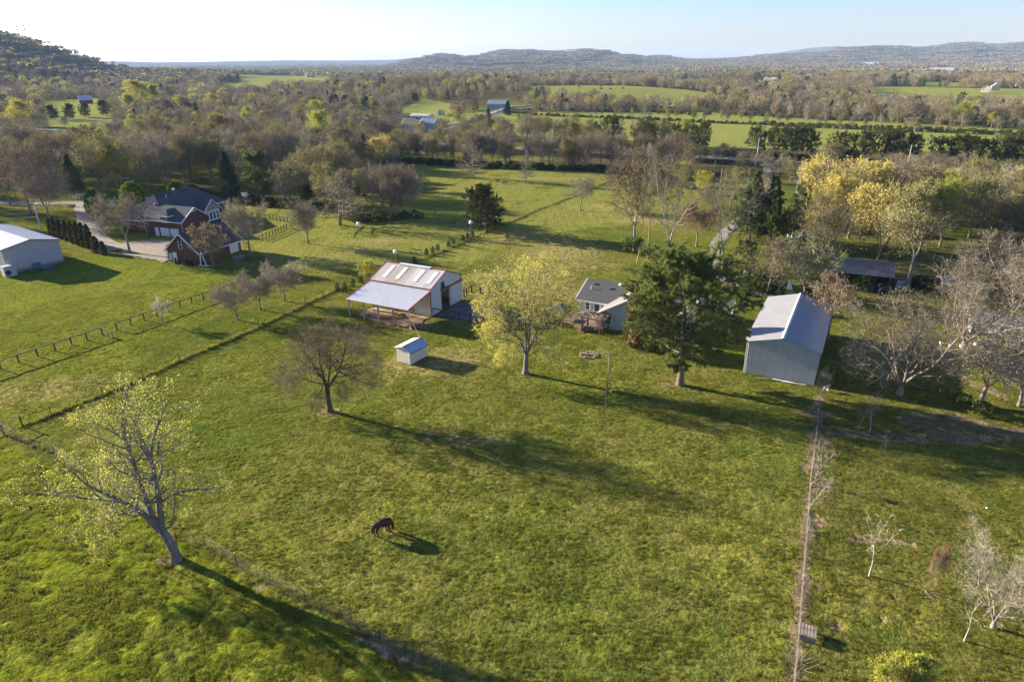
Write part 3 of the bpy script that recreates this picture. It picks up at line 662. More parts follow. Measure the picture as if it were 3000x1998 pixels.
# ------------------------------------------------------------------ buildings
def brickm(name, c1, c2, mortar, sc=1.0):
    m, t = nt(name); out = N(t, 'ShaderNodeOutputMaterial'); p = N(t, 'ShaderNodeBsdfPrincipled'); p.inputs['Roughness'].default_value = .9; p.inputs['Specular IOR Level'].default_value = .1
    tc = N(t, 'ShaderNodeTexCoord'); geo = N(t, 'ShaderNodeNewGeometry')
    sx = N(t, 'ShaderNodeSeparateXYZ'); L(t, tc.outputs['Object'], sx.inputs[0]); ad = N(t, 'ShaderNodeMath', operation='ADD'); L(t, sx.outputs[0], ad.inputs[0]); L(t, sx.outputs[1], ad.inputs[1])
    cb = N(t, 'ShaderNodeCombineXYZ'); L(t, ad.outputs[0], cb.inputs[0]); L(t, sx.outputs[2], cb.inputs[1])
    b = N(t, 'ShaderNodeTexBrick'); L(t, cb.outputs[0], b.inputs['Vector']); b.inputs['Color1'].default_value = rgb(*c1); b.inputs['Color2'].default_value = rgb(*c2); b.inputs['Mortar'].default_value = rgb(*mortar)
    b.inputs['Scale'].default_value = 1.0; b.inputs['Brick Width'].default_value = .23*sc; b.inputs['Row Height'].default_value = .08*sc; b.inputs['Mortar Size'].default_value = .008
    L(t, b.outputs[0], p.inputs['Base Color']); L(t, p.outputs[0], out.inputs[0]); MATS[name] = m; return m
brick = brickm('red_brick', (.155, .048, .034), (.11, .036, .027), (.20, .15, .12))
shing = mat('shingle', (.085, .088, .095), .95, nscale=5, namp=.3, spec=.08, stretch=(1, 1, 1), bump=.5)
shing2 = mat('shingle_grey', (.085, .088, .092), .95, nscale=5, namp=.25, spec=.1, bump=.5)
shing_br = mat('shingle_brown', (.14, .12, .10), .95, nscale=3, namp=.25, spec=.1)
trimw = mat('white_trim', (.72, .72, .70), .6, namp=.05)
galv = mat('galvanised', (.66, .66, .66), .5, .15, nscale=1.5, namp=.08, spec=.4)
galv_old = mat('galvanised_rusty', (.68, .64, .57), .6, .05, nscale=.9, namp=.12, spec=.3, rnd=.10, col2=(.56, .46, .36), stretch=(1, .12, .12))
skyl = mat('skylight', (.60, .63, .65), .45, 0, namp=.05)
redtrim = mat('red_trim', (.27, .055, .04), .6, namp=.12)
cream = mat('cream_siding', (.62, .59, .50), .55, 0, nscale=1.2, namp=.07)
cream_w = mat('pale_siding', (.56, .57, .56), .5, .05, nscale=1.2, namp=.06)
bluegrey = mat('bluegrey_siding', (.42, .435, .42), .6, .05, nscale=1.0, namp=.09, streak=.2)
greyroof = mat('grey_metal_roof', (.27, .28, .29), .5, .1, nscale=.8, namp=.07)
shadesid = mat('shaded_white_siding', (.38, .44, .46), .6, nscale=1, namp=.05)  # white siding toned darker and bluer, its shade put into the colour
bluesid = mat('pale_blue_siding', (.33, .41, .45), .6, nscale=1, namp=.06)
darkin = mat('dark_interior', (.03, .028, .026), .9)
glass = mat('window_glass', (.04, .05, .06), .12, 0, namp=.1, spec=.8)
wood_d = mat('dark_wood', (.085, .06, .045), .9, nscale=3, namp=.3, stretch=(1, 1, .3))
wood_w = mat('weathered_wood', (.24, .20, .165), .9, nscale=3, namp=.3, stretch=(1, 1, .3))
steel = mat('steel', (.42, .44, .46), .45, .5, namp=.08)
def ribbed(parent, name, O, U, n, lo, hi, Vd, m, ribs=3, depth=.035, flip=False, pick=None, gap=.012):
    """corrugated sheet split in n panels. O corner, U edge vector, lo/hi(s): start and end along Vd at fraction s"""
    O = Vector(O); U = Vector(U); Vd = Vector(Vd).normalized(); Nn = U.cross(Vd).normalized()*(-1 if flip else 1)
    Lu = U.length; u = U/Lu; w = Lu/n; res = []
    for i in range(n):
        xs = []
        for k in range(ribs):
            a = i*w+gap/2+(w-gap)*k/ribs; q = (w-gap)/ribs
            xs += [(a, 0), (a+q*.62, 0), (a+q*.72, depth), (a+q*.9, depth)]
        xs.append((i*w+w-gap/2, 0)); mb = MB(); V = []
        for x, d in xs:
            s = x/Lu; b = O+u*x+Nn*d; V += [tuple(b+Vd*lo(s)), tuple(b+Vd*hi(s))]
        mb.v = V; mb.f = [(2*k, 2*k+2, 2*k+3, 2*k+1) for k in range(len(xs)-1)]
        mm = pick(i) if pick else m
        res.append(mb.ob(name, mm, parent))
    return res
def cst(v): return lambda s: v
def gable(w, e, r, off=.5): return lambda s: e+(r-e)*(1-abs(s-off)/(off if s < off else 1-off))
def window(parent, c, U, w, h, Nn, frame=None, panes=2, t=.06, double=False):
    """window centred at c on a wall: frame mesh with pane children"""
    c = Vector(c); U = Vector(U).normalized(); Nn = Vector(Nn).normalized(); Z = Vector((0, 0, 1)); f = .07
    mb = MB()
    def pl(u0, u1, z0, z1, d0, d1):
        p = [c+U*u0+Z*z0+Nn*d0, c+U*u1+Z*z0+Nn*d0, c+U*u1+Z*z1+Nn*d0, c+U*u0+Z*z1+Nn*d0]; mb.slab(p, Nn*(d1-d0))
    pl(-w/2-f, -w/2+f*.4, -h/2-f, h/2+f, .0, t); pl(w/2-f*.4, w/2+f, -h/2-f, h/2+f, .0, t); pl(-w/2+f*.4, w/2-f*.4, h/2, h/2+f, .0, t); pl(-w/2+f*.4, w/2-f*.4, -h/2-f, -h/2, .0, t)
    if panes == 2: pl(-w/2+f*.4, w/2-f*.4, -.03, .03, 0, t*.8)
    if double: pl(-.04, .04, -h/2, h/2, 0, t*.9)
    wf = mb.ob('window', frame or trimw, parent)
    for k in range(panes):
        z0 = -h/2+k*h/panes; g = MB(); p = [c+U*(-w/2)+Z*z0+Nn*.012, c+U*(w/2)+Z*z0+Nn*.012, c+U*(w/2)+Z*(z0+h/panes)+Nn*.012, c+U*(-w/2)+Z*(z0+h/panes)+Nn*.012]
        g.poly(p); g.ob('pane', glass, wf)
    return wf
def door(parent, c, U, w, h, Nn, m, name='door', frame=True, rows=0):
    c = Vector(c); U = Vector(U).normalized(); Nn = Vector(Nn).normalized(); Z = Vector((0, 0, 1))
    mb = MB()
    if rows:
        for k in range(rows):
            z0 = h*k/rows+.012; z1 = h*(k+1)/rows-.012; mb.slab([c-U*w/2+Z*z0+Nn*.01, c+U*w/2+Z*z0+Nn*.01, c+U*w/2+Z*z1+Nn*.01, c-U*w/2+Z*z1+Nn*.01], Nn*.05)
    else: mb.slab([c-U*w/2+Nn*.01, c+U*w/2+Nn*.01, c+U*w/2+Z*h+Nn*.01, c-U*w/2+Z*h+Nn*.01], Nn*.05)
    d = mb.ob(name, m, parent)
    if frame:
        f = .1; fr = MB()
        for a, b in ((-w/2-f, -w/2), (w/2, w/2+f)): fr.slab([c+U*a, c+U*b, c+U*b+Z*(h+f), c+U*a+Z*(h+f)], Nn*.09)
        fr.slab([c-U*w/2+Z*h, c+U*w/2+Z*h, c+U*w/2+Z*(h+f), c-U*w/2+Z*(h+f)], Nn*.085); fr.ob('door_frame', trimw, d)
        h_ = MB(); q = c+U*(w*.38)+Z*1.0+Nn*.06; h_.bar(q, q+Nn*.06, .03, 6); h_.ob('handle', steel, d)
    return d
def walls(parent, x0, x1, y0, y1, z0, z1, m, ends='x', ridge=None, t=.25, name='wall'):
    """four walls; gable tops on the two ends when ridge height is given (ends 'x': gables face +-x)"""
    if ridge and ends == 'x':
        ym = (y0+y1)/2
        for x, s in ((x0, 1), (x1, -1)): MB().slab([(x, y0, z0), (x, y1, z0), (x, y1, z1), (x, ym, ridge), (x, y0, z1)], (t*s, 0, 0)).ob(name, m, parent)
        MB().box(x0+t, x1-t, y0, y0+t, z0, z1).ob(name, m, parent); MB().box(x0+t, x1-t, y1-t, y1, z0, z1).ob(name, m, parent)
    elif ridge:
        xm = (x0+x1)/2
        for y, s in ((y0, 1), (y1, -1)): MB().slab([(x0, y, z0), (x1, y, z0), (x1, y, z1), (xm, y, ridge), (x0, y, z1)], (0, t*s, 0)).ob(name, m, parent)
        MB().box(x0, x0+t, y0+t, y1-t, z0, z1).ob(name, m, parent); MB().box(x1-t, x1, y0+t, y1-t, z0, z1).ob(name, m, parent)
    else:
        MB().box(x0, x1, y0, y0+t, z0, z1).ob(name, m, parent); MB().box(x0, x1, y1-t, y1, z0, z1).ob(name, m, parent)
        MB().box(x0, x0+t, y0+t, y1-t, z0, z1).ob(name, m, parent); MB().box(x1-t, x1, y0+t, y1-t, z0, z1).ob(name, m, parent)
def roof_slope(parent, pts, m, t=.16, fascia=True, name='roof'):
    o = MB().slab([Vector(p)+Vector((0, 0, .02)) for p in pts], (0, 0, t)).ob(name, m, parent)
    return o
def fascia(parent, pts, m=None, h=.2, w=.07, name='trim'):
    mb = MB()
    for a, b in zip(pts[:-1], pts[1:]): mb.bar(Vector(a)+Vector((0, 0, .06)), Vector(b)+Vector((0, 0, .06)), .11, sq=True)
    return mb.ob(name, m or trimw, parent)
def gable_roof(parent, x0, x1, y0, y1, e, r, m, ov=.4, ridge='x', trim=True):
    """ridge along x or y, eaves e, ridge r, overhang ov"""
    if ridge == 'x':
        ym = (y0+y1)/2; s = (r-e)/(ym-y0); a = [(x0-ov, y0-ov, e-s*ov), (x1+ov, y0-ov, e-s*ov), (x1+ov, ym, r), (x0-ov, ym, r)]; b = [(x1+ov, y1+ov, e-s*ov), (x0-ov, y1+ov, e-s*ov), (x0-ov, ym, r), (x1+ov, ym, r)]
    else:
        xm = (x0+x1)/2; s = (r-e)/(xm-x0); a = [(x0-ov, y1+ov, e-s*ov), (x0-ov, y0-ov, e-s*ov), (xm, y0-ov, r), (xm, y1+ov, r)]; b = [(x1+ov, y0-ov, e-s*ov), (x1+ov, y1+ov, e-s*ov), (xm, y1+ov, r), (xm, y0-ov, r)]
    for q in (a, b): roof_slope(parent, q, m)
    if trim:
        for q in (a, b): fascia(parent, [q[3], q[0], q[1], q[2]])
    return a, b

# --- barn with lean-to
B0 = gp(1264, 927); zb = B0.z
RZ = R(-27.5)
barn = thing('barn', 'cream metal barn with rusty skylit roof, red trim and an open lean-to', 'barn', B0, RZ)
Lx, Dy, Ey, Rg = -12.4, 9.7, 4.85, 6.75
rs = (Rg-Ey)/(Dy/2); sl = math.hypot(Dy/2+.25, (Rg-Ey)+.25*rs)
nP = 14
roofm = lambda i: skyl if i in (2, 5, 9, 12) else galv_old
vf = Vector((0, Dy/2, Rg-Ey)).normalized(); vb = Vector((0, -Dy/2, Rg-Ey)).normalized(); lf = Vector((0, Dy/2, Rg-Ey)).length
ribbed(barn, 'roof_panel', (Lx-.2, 0, Ey+.06), (-Lx+.4, 0, 0), nP, cst(-.1), cst(lf), vf, galv_old, depth=.03)
for i in (2, 5, 9, 12):
    w_ = (-Lx+.4)/nP; x_ = Lx-.2+w_*i
    mb = MB(); Nv = Vector((1, 0, 0)).cross(vf)
    for a_, b_ in (((x_+.06), x_+w_-.06),):
        q0 = Vector((a_, 0, Ey+.06))+Nv*.045; q1 = Vector((b_, 0, Ey+.06))+Nv*.045
        mb.slab([q0+vf*(lf*.22), q1+vf*(lf*.22), q1+vf*(lf*.86), q0+vf*(lf*.86)], Nv*.015)
    mb.ob('skylight', skyl, barn)
ribbed(barn, 'roof_panel', (.2, Dy, Ey+.06), (Lx-.4, 0, 0), nP, cst(-.15), cst(lf), vb, galv)
LT0, LT1, LD = 4.62, 3.35, 6.35
vl = Vector((0, LD+.25, LT0-LT1)).normalized(); ll = math.hypot(LD+.25, LT0-LT1)
ribbed(barn, 'lean_to_roof_panel', (Lx-.15, -LD-.25, LT1+.02), (-Lx+.3, 0, 0), nP, cst(0), cst(ll), vl, galv, depth=.03)
mb = MB(); mb.bar((Lx-.25, Dy/2, Rg+.1), (.25, Dy/2, Rg+.1), .09, sq=True); mb.ob('ridge_cap', redtrim, barn)
mb = MB(); mb.slab([(Lx+3.0, Dy/2-.35, Rg-.02), (-3.0, Dy/2-.35, Rg-.02), (-3.0, Dy/2+.35, Rg-.02), (Lx+3.0, Dy/2+.35, Rg-.02)], (0, 0, .24)); mb.ob('ridge_vent', galv, barn)
for nm, pts in (('rake_trim', [(.22, -.05, Ey+.03), (.22, Dy/2, Rg+.1), (.22, Dy+.1, Ey+.03)]), ('rake_trim', [(Lx-.22, -.05, Ey+.03), (Lx-.22, Dy/2, Rg+.1), (Lx-.22, Dy+.1, Ey+.03)]),
                ('eave_trim', [(Lx-.2, -.07, Ey-.08), (.2, -.07, Ey-.08)]), ('rake_trim', [(.2, -LD-.25, LT1+.02), (.2, -.1, LT0)]), ('rake_trim', [(Lx-.2, -LD-.25, LT1+.02), (Lx-.2, -.1, LT0)]),
                ('corner_trim', [(.06, -.06, 0), (.06, -.06, Ey)]), ('corner_trim', [(Lx-.06, -.06, 0), (Lx-.06, -.06, Ey)]), ('corner_trim', [(.06, Dy+.05, 0), (.06, Dy+.05, Ey)])):
    MB().bar(pts[0], pts[1], .06, sq=True).ob(nm, redtrim, barn) if len(pts) == 2 else (lambda m_: (m_.bar(pts[0], pts[1], .06, sq=True), m_.bar(pts[1], pts[2], .06, sq=True), m_.ob(nm, redtrim, barn)))(MB())
dy0, dy1 = 3.15, 6.05
gtop = lambda y: Ey+(Rg-Ey)*(1-abs(y-Dy/2)/(Dy/2))-.02
ribbed(barn, 'wall_panel', (0, 0, 0), (0, dy0, 0), 3, cst(0), lambda s: gtop(s*dy0), (0, 0, 1), cream_w, depth=.025)
ribbed(barn, 'wall_panel', (0, dy1, 0), (0, Dy-dy1, 0), 4, cst(3.65), lambda s: gtop(dy1+s*(Dy-dy1)), (0, 0, 1), cream_w, depth=.025)
ribbed(barn, 'wall_panel', (0, dy0, 0), (0, dy1-dy0, 0), 3, lambda s: 5.05 if s < .5 else 3.65, lambda s: gtop(dy0+s*(dy1-dy0)), (0, 0, 1), cream_w, depth=.025)
ribbed(barn, 'wall_panel', (0, dy1, 0), (0, Dy-dy1, 0), 4, cst(0), cst(3.65), (0, 0, 1), cream_w, depth=.025)
sdoor = ribbed(barn, 'sliding_door', (.14, dy1+.05, .12), (0, Dy-dy1+.25, 0), 1, cst(0), cst(3.55), (0, 0, 1), cream_w, ribs=12, depth=.02)[0]
MB().bar((.2, dy0-.1, 3.8), (.2, Dy+.3, 3.8), .12, sq=True).ob('door_rail', redtrim, barn)
MB().box(-.16, .05, dy0, dy0+.1, 0, 5.05).ob('door_jamb', cream, barn); MB().box(-.16, .05, dy1-.1, dy1, 0, 3.65).ob('door_jamb', cream, barn)
MB().box(.02, .12, dy1+1.0, dy1+1.25, .3, 1.3).ob('hatch', darkin, barn)
MB().bar((.2, dy0+.9, 3.65), (.34, dy0+.9, 3.5), .08).ob('lamp', whitep, barn)
ribbed(barn, 'wall_panel', (Lx, 0, 0), (-Lx, 0, 0), 14, cst(0), cst(Ey-.05), (0, 0, 1), cream, depth=.025)
ribbed(barn, 'wall_panel', (0, Dy, 0), (Lx, 0, 0), 14, cst(0), cst(Ey-.05), (0, 0, 1), cream, depth=.025)
ribbed(barn, 'wall_panel', (Lx, Dy, 0), (0, -Dy, 0), 10, cst(0), lambda s: gtop(Dy*(1-s)), (0, 0, 1), cream, depth=.025)
MB().box(Lx+.1, -.2, .1, Dy-.1, .02, .06).ob('floor', mat('barn_floor_dark', (.12, .10, .08), .95), barn)
MB().box(Lx+3, -3.5, dy1+1, dy1+1.1, .06, 2.2).ob('stall_wall', wood_d, barn)
for k in range(5):
    x = -.05-k*(-Lx-.1)/4; MB().bar((x, -LD, 0), (x, -LD, LT1), .09, sq=True).ob('post', steel, barn)
MB().bar((Lx, -LD, LT1-.1), (0, -LD, LT1-.1), .09, sq=True).ob('beam', steel, barn)
mb = MB(); mb.bar((Lx-.15, -LD-.32, LT1-.02), (.15, -LD-.32, LT1-.06), .075, 6); mb.bar((0.12, -LD-.25, LT1-.1), (.12, -LD-.12, .3), .06, 6); mb.bar((.12, -LD-.12, .3), (.55, -LD-.3, .08), .06, 6); mb.ob('gutter', galv, barn)
for k in range(5):
    x = -.05-k*(-Lx-.1)/4; MB().bar((x, -LD, LT1-.12), (x, 0, LT0-.12), .05, sq=True).ob('rafter', steel, barn)
# what lies under the lean-to
t = thing('feed_rack', 'red brown slatted feed rack against the barn wall under the lean-to', 'feed rack', barn.matrix_basis @ Vector((-5.2, -.55, .02)), RZ)
MB().bar((-1.9, 0, 1.15), (1.9, 0, 1.15), .05, sq=True).ob('rail', wood_w, t); MB().bar((-1.9, 0, .15), (1.9, 0, .15), .05, sq=True).ob('rail', wood_w, t)
for k in range(13): MB().bar((-1.8+k*.3, .02, .15), (-1.8+k*.3, .3, 1.12), .035, sq=True).ob('slat', redtrim, t)
for s in (-1.85, 1.85): MB().bar((s, 0, 0), (s, 0, 1.2), .05, sq=True).ob('leg', wood_w, t)
t = thing('timber_stack', 'stack of long pale timber beams under the barn lean-to', 'timber', barn.matrix_basis @ Vector((-8.4, -1.8, .02)), RZ+.05)
for k in range(7): MB().box(-2.4+.2*(k % 2), 2.3-.15*k, -.5+.24*(k % 4), -.30+.24*(k % 4), .02+.22*(k//4), .2+.22*(k//4)).ob('timber', mat('pale_timber', (.50, .38, .24), .85, nscale=3, rnd=.15), t)
rg = np.random.default_rng(9)
def heap(name, label, cat, loc, rx, ry, h, m, seed=0, n=260, size=.25, kind=None):
    t = thing(name, label, cat, loc); r = np.random.default_rng(seed); a = r.uniform(0, 6.28, n); q = np.sqrt(r.uniform(0, 1, n)); z = h*(1-q)**.8*r.uniform(.5, 1, n)
    V, Q = leaves(np.stack([rx*q*np.cos(a), ry*q*np.sin(a), z], -1), size, r, .6); ob('straw' if 'hay' in name else 'pieces', mesh_np(name, V, Q, None, [m]), t, kind='stuff')
    V = [(0, 0, h*.75)]; F = []
    for k in range(14):
        aa = k*6.283/14; V.append((rx*.62*math.cos(aa), ry*.62*math.sin(aa), h*.3)); V.append((rx*math.cos(aa), ry*math.sin(aa), -.1))
    for k in range(14):
        j = (k+1) % 14; F += [(0, 1+2*k, 1+2*j), (1+2*k, 2+2*k, 2+2*j, 1+2*j)]
    me = bpy.data.meshes.new('mound'); me.from_pydata(V, [], F); me.materials.append(m); ob('mound', me, t); return t
hay = mat('hay', (.50, .34, .13), .95, nscale=4, namp=.3)
heap('hay_pile', 'small golden hay pile on the dirt under the barn lean-to', 'hay', barn.matrix_basis @ Vector((-4.3, -3.0, 0)), 1.1, .8, .5, hay, 3)
heap('ash_pile', 'dark charred heap beside the hay pile under the lean-to', 'heap', barn.matrix_basis @ Vector((-4.9, -1.7, 0)), .7, .5, .3, mat('ash', (.07, .06, .055), .95), 4)
t = thing('rope', 'orange rope strung from the lean-to corner post to the small shed', 'rope', barn.matrix_basis @ Vector((.1, -LD, 0)))
t.rotation_euler = (0, 0, RZ); 

# --- small shed
S0 = gp(1203.2, 1070.3); SZ = R(-58+0); shed = thing('small_shed', 'small cream panelled shed with tin roof coloured lit and shaded in the pasture', 'shed', S0, R(-32.5))
# local: x to the right-back?  x axis = along the front gable (towards left is -x), y = depth
W_, D_, E_, R_ = -2.45, 3.7, 1.95, 2.70; EL_ = 2.28
for (o_, u_, n_, f_) in (((0, 0, .12), (W_, 0, 0), 4, True), ((0, D_, .12), (0, -D_, 0), 6, True), ((W_, 0, .12), (0, D_, 0), 6, True), ((W_, D_, .12), (-W_, 0, 0), 4, True)):
    U_ = Vector(u_); w = U_.length/n_; u = U_.normalized(); nn = u.cross(Vector((0, 0, 1))); side = abs(u.y) > .5
    for k in range(n_):
        a = Vector(o_)+u*(k*w+.012); b = Vector(o_)+u*((k+1)*w-.012)
        top = (lambda p: (EL_ if p.x < W_/2 else E_) if side else (R_-(R_-E_)*(p.x-W_*.42)/(-W_*.42) if p.x > W_*.42 else R_-(R_-EL_)*(W_*.42-p.x)/(-W_*.58))-.06)
        MB().slab([a, b, Vector((b.x, b.y, top(b))), Vector((a.x, a.y, top(a)))], -nn*.05).ob('wall_board', cream, shed)
MB().box(W_+.06, -.06, .06, D_-.06, .1, E_-.1).ob('core', darkin, shed)
MB().box(W_+.5, W_+1.3, -.03, .02, EL_-.12, EL_+.14).ob('vent', darkin, shed)
for k in range(2): MB().bar((W_*(.1+.8*k), .1, .06), (W_*(.1+.8*k), D_-.1, .06), .08, sq=True).ob('skid', wood_d, shed)
rx = W_*.42; tin_lit = mat('tin_sunlit', (.82, .82, .80), .4, .1, namp=.04); tin_shade = mat('tin_shaded', (.42, .50, .60), .38, .6, namp=.12)  # one tin roof: sunlit and shaded slopes put into two colours
dv = Vector((-(rx-W_+.3), 0, -(R_-EL_+.08))).normalized(); ribbed(shed, 'roof_panel', (rx, D_+.25, R_+.04), (0, -D_-.5, 0), 4, cst(0), cst(math.hypot(rx-W_+.3, R_-EL_+.08)), dv, tin_lit, flip=True, depth=.02)
dv = Vector((-rx+.25, 0, -(R_-E_+.12))).normalized(); ribbed(shed, 'roof_panel', (rx, -.25, R_+.04), (0, D_+.5, 0), 4, cst(0), cst(math.hypot(-rx+.25, R_-E_+.12)), dv, tin_shade, flip=True, depth=.02)
MB().bar((rx, -.27, R_+.07), (rx, D_+.27, R_+.07), .05, sq=True).ob('ridge_cap', redtrim, shed)
MB().bar((.27, -.25, E_-.12), (.27, D_+.25, E_-.12), .04, sq=True).ob('eave_trim', redtrim, shed)
a = barn.matrix_basis @ Vector((.05, -LD, 2.6)); b = shed.matrix_basis @ Vector((rx, D_, R_)); inv = t.matrix_basis.inverted()
rp = [inv @ (a.lerp(b, k/6)-Vector((0, 0, .25*math.sin(math.pi*k/6)))) for k in range(7)]
MB().path(rp, .010).ob('line', mat('orange_rope', (.55, .30, .10), .9), t)

# --- grey metal building on the right
M0 = gp(2177.5, 1091.5); gm = thing('metal_building', 'blue grey metal building with pale ridged roof near the right fence', 'metal building', M0, R(-27.5))
mw, ml, me_, mr_ = 9.0, 20.5, 4.75, 5.9
xm = mw*.49
ribbed(gm, 'wall_panel', (0, 0, 0), (mw, 0, 0), 10, cst(0), lambda s: me_+(mr_-me_)*(1-abs(s-.49)/.5)-.05, (0, 0, 1), bluegrey, ribs=3, depth=.03)
ribbed(gm, 'wall_panel', (mw, 0, 0), (0, ml, 0), 22, cst(0), cst(me_-.05), (0, 0, 1), bluegrey, ribs=3, depth=.03)
ribbed(gm, 'wall_panel', (0, ml, 0), (0, -ml, 0), 22, cst(0), cst(me_-.05), (0, 0, 1), bluegrey, ribs=3, depth=.03)
ribbed(gm, 'wall_panel', (mw, ml, 0), (-mw, 0, 0), 10, cst(0), lambda s: me_+(mr_-me_)*(1-abs(s-.5)/.5)-.05, (0, 0, 1), bluegrey, ribs=3, depth=.03)
dl = Vector((-xm-.35, 0, -(mr_-me_)-.09)).normalized(); dr = Vector((mw-xm+.35, 0, -(mr_-me_)-.09)).normalized()
ribbed(gm, 'roof_panel', (xm, ml+.3, mr_+.03), (0, -ml-.6, 0), 22, cst(0), cst(math.hypot(xm+.35, mr_-me_+.09)), dl, greyroof, flip=True, depth=.03, ribs=2)
ribbed(gm, 'roof_panel', (xm, -.3, mr_+.03), (0, ml+.6, 0), 22, cst(0), cst(math.hypot(mw-xm+.35, mr_-me_+.09)), dr, greyroof, flip=True, depth=.03, ribs=2)
MB().slab([(xm-.25, -.32, mr_-.0), (xm, -.32, mr_+.09), (xm, ml+.32, mr_+.09), (xm-.25, ml+.32, mr_-.0)], (0, 0, .03)).slab([(xm, -.32, mr_+.09), (xm+.25, -.32, mr_-.0), (xm+.25, ml+.32, mr_), (xm, ml+.32, mr_+.09)], (0, 0, .03)).ob('ridge_cap', cream_w, gm)
MB().box(.03, mw-.03, .04, .08, .0, .18).ob('base_trim', steel, gm)
for k, (x, w_, c_) in enumerate(((5.2, 2.6, whitep), (6.6, 3.0, cream_w), (4.1, 1.6, wood_w), (3.1, 2.0, wood_w))):
    tt = thing('board', 'board at the foot of the grey metal gable, %s' % ('whitest', 'longest pale one', 'short weathered one', 'weathered one nearest the left corner')[k], 'board', gm.matrix_basis @ Vector((x, -.5-.15*k, 0)), R(-27+4*k), 'boards at the foot of the grey metal gable')
    MB().box(-w_/2, w_/2, -.08, .08, .05, .12).ob('plank', c_, tt)

# --- ranch house
H0 = gp(1690, 925); H0 = Vector((10.6, 108.6, 0)); H0.z = zt1(H0.x, H0.y)
rh = thing('ranch_house', 'pale sided ranch house with dark shingle roof half hidden behind magnolia and pine', 'house', H0, R(-27.5))
# local x along az 117.5, y depth.  main block x 0..8.2, wing x 5..14 projecting forward, right block to 24
walls(rh, .4, 9, 1.9, 10.6, 0, 2.7, shadesid, 'x', None); a_ = gable_roof(rh, .3, 12.6, 0.6, 11.0, 2.75, 4.75, shing2, .35, 'x', True)
walls(rh, 6.0, 14.5, -3.4, 8.5, 0, 2.75, bluesid, 'y', 5.1); gable_roof(rh, 6.0, 14.5, -3.4, 10.5, 2.8, 5.25, mat('shingle_sunlit', (.17, .165, .155), .95, nscale=4, namp=.2), .4, 'y', True)  # wing shingles paler: sunlight on the slope is put into the colour
walls(rh, 14.6, 24.5, 1.2, 9.8, 0, 2.7, shadesid, 'x', 4.4); gable_roof(rh, 14.6, 24.6, 1.2, 9.8, 2.75, 4.6, shing2, .4, 'x', True)
walls(rh, 17.0, 23.0, -2.2, 4.0, 0, 2.75, shadesid, 'y', 4.5); gable_roof(rh, 17.0, 23.0, -2.2, 5.5, 2.8, 4.65, mat('shingle_sunlit', (.27, .26, .24), .95), .4, 'y', True)
MB().box(16.9, 23.1, -2.3, -2.2, 0, .6).ob('brick_base', brick, rh)
window(rh, (7.2, -3.41, 1.5), (1, 0, 0), 1.0, 1.3, (0, -1, 0)); window(rh, (11.5, -3.41, 1.5), (1, 0, 0), 1.6, 1.3, (0, -1, 0), double=True); window(rh, (20, -2.21, 1.5), (1, 0, 0), 1.8, 1.2, (0, -1, 0), double=True)
window(rh, (1.7, 1.89, 1.4), (1, 0, 0), .9, 1.2, (0, -1, 0)); door(rh, (3.3, 1.9, .1), (1, 0, 0), .9, 2.1, (0, -1, 0), glass, 'door'); window(rh, (4.9, 1.89, 1.4), (1, 0, 0), .9, 1.2, (0, -1, 0))
for x in (.5, 2.4, 4.3, 5.9): MB().bar((x, .8, 0), (x, .8, 2.72), .08, sq=True).ob('porch_post', trimw, rh)
MB().box(.3, 6, .6, 1.9, .02, .22).ob('porch_deck', wood_w, rh)
vn = lambda y, o=0: 2.75+(y-.6)/(5.2)*2.0+.2+o
for (x, y, s) in ((2.0, 4.6, .22), (5.0, 4.0, .22)): MB().box(x-s, x+s, y-s, y+s, vn(y)-.2, vn(y)+.12).ob('roof_vent', darkin, rh)
mb = MB(); mb.bar((1.6, 3.3, vn(3.3)-.1), (1.6, 3.3, vn(3.3)+.5), .07, 8); mb.ob('vent_pipe', trimw, rh)
mb = MB(); mb.bar((6.2, 5.0, vn(5)-.1), (6.2, 5.0, vn(5)+.25), .12, 10); mb.bar((6.2, 5.0, vn(5)+.22), (6.2, 5.0, vn(5)+.5), .36, 12, .14); mb.ob('roof_turbine', galv, rh)
# pergola, fence, gazebo on the patio
wood_w2, wood_w = wood_w, mat('brown_timber', (.19, .12, .08), .9, nscale=3, namp=.35)
pg = thing('pergola', 'weathered timber pergola with brushy slat roof beside the patio', 'pergola', gp(1705, 972), R(-25))
for x in (0, 3.4):
    for y in (0, 2.8): MB().bar((x, y, 0), (x, y, 2.3), .11, sq=True).ob('post', wood_w, pg)
for y in (0, 2.8): MB().bar((-.4, y, 2.36), (3.8, y, 2.36), .07, sq=True).ob('beam', wood_w, pg)
for k in range(16): MB().bar((-.2+k*.26, -.4, 2.5+TRN.uniform(-.02, .05)), (-.25+k*.26+TRN.uniform(-.15, .15), 3.2, 2.52), .045, sq=True).ob('slat', wood_w, pg)
for k in range(9): MB().bar((.3+k*.35, -.05, .15), (.3+k*.35, -.05, 1.0), .03, sq=True).ob('baluster', wood_d, pg)
MB().bar((0, -.05, 1.02), (3.4, -.05, 1.02), .05, sq=True).ob('rail', wood_d, pg)
for k in range(26): MB().bar((TRN.uniform(-.6, 3.6), TRN.uniform(-.3, 2.9), 2.58), (TRN.uniform(-.6, 3.9), TRN.uniform(-.3, 3.0), 2.66+TRN.uniform(0, .12)), .03, 4).ob('branch', MATS['bark_pale'] if k % 3 == 0 else wood_w, pg)
for x in (-3.0, -1.6): MB().bar((x, .4, 0), (x, .4, 1.1), .07, sq=True).ob('post', wood_w, pg)
MB().box(-3.4, -.1, .2, 2.6, .9, 1.0).ob('deck', wood_w, pg)
wood_w = wood_w2
gz = thing('gazebo', 'small gazebo with dark hipped roof left of the pergola', 'gazebo', gp(1640, 945), R(-25))
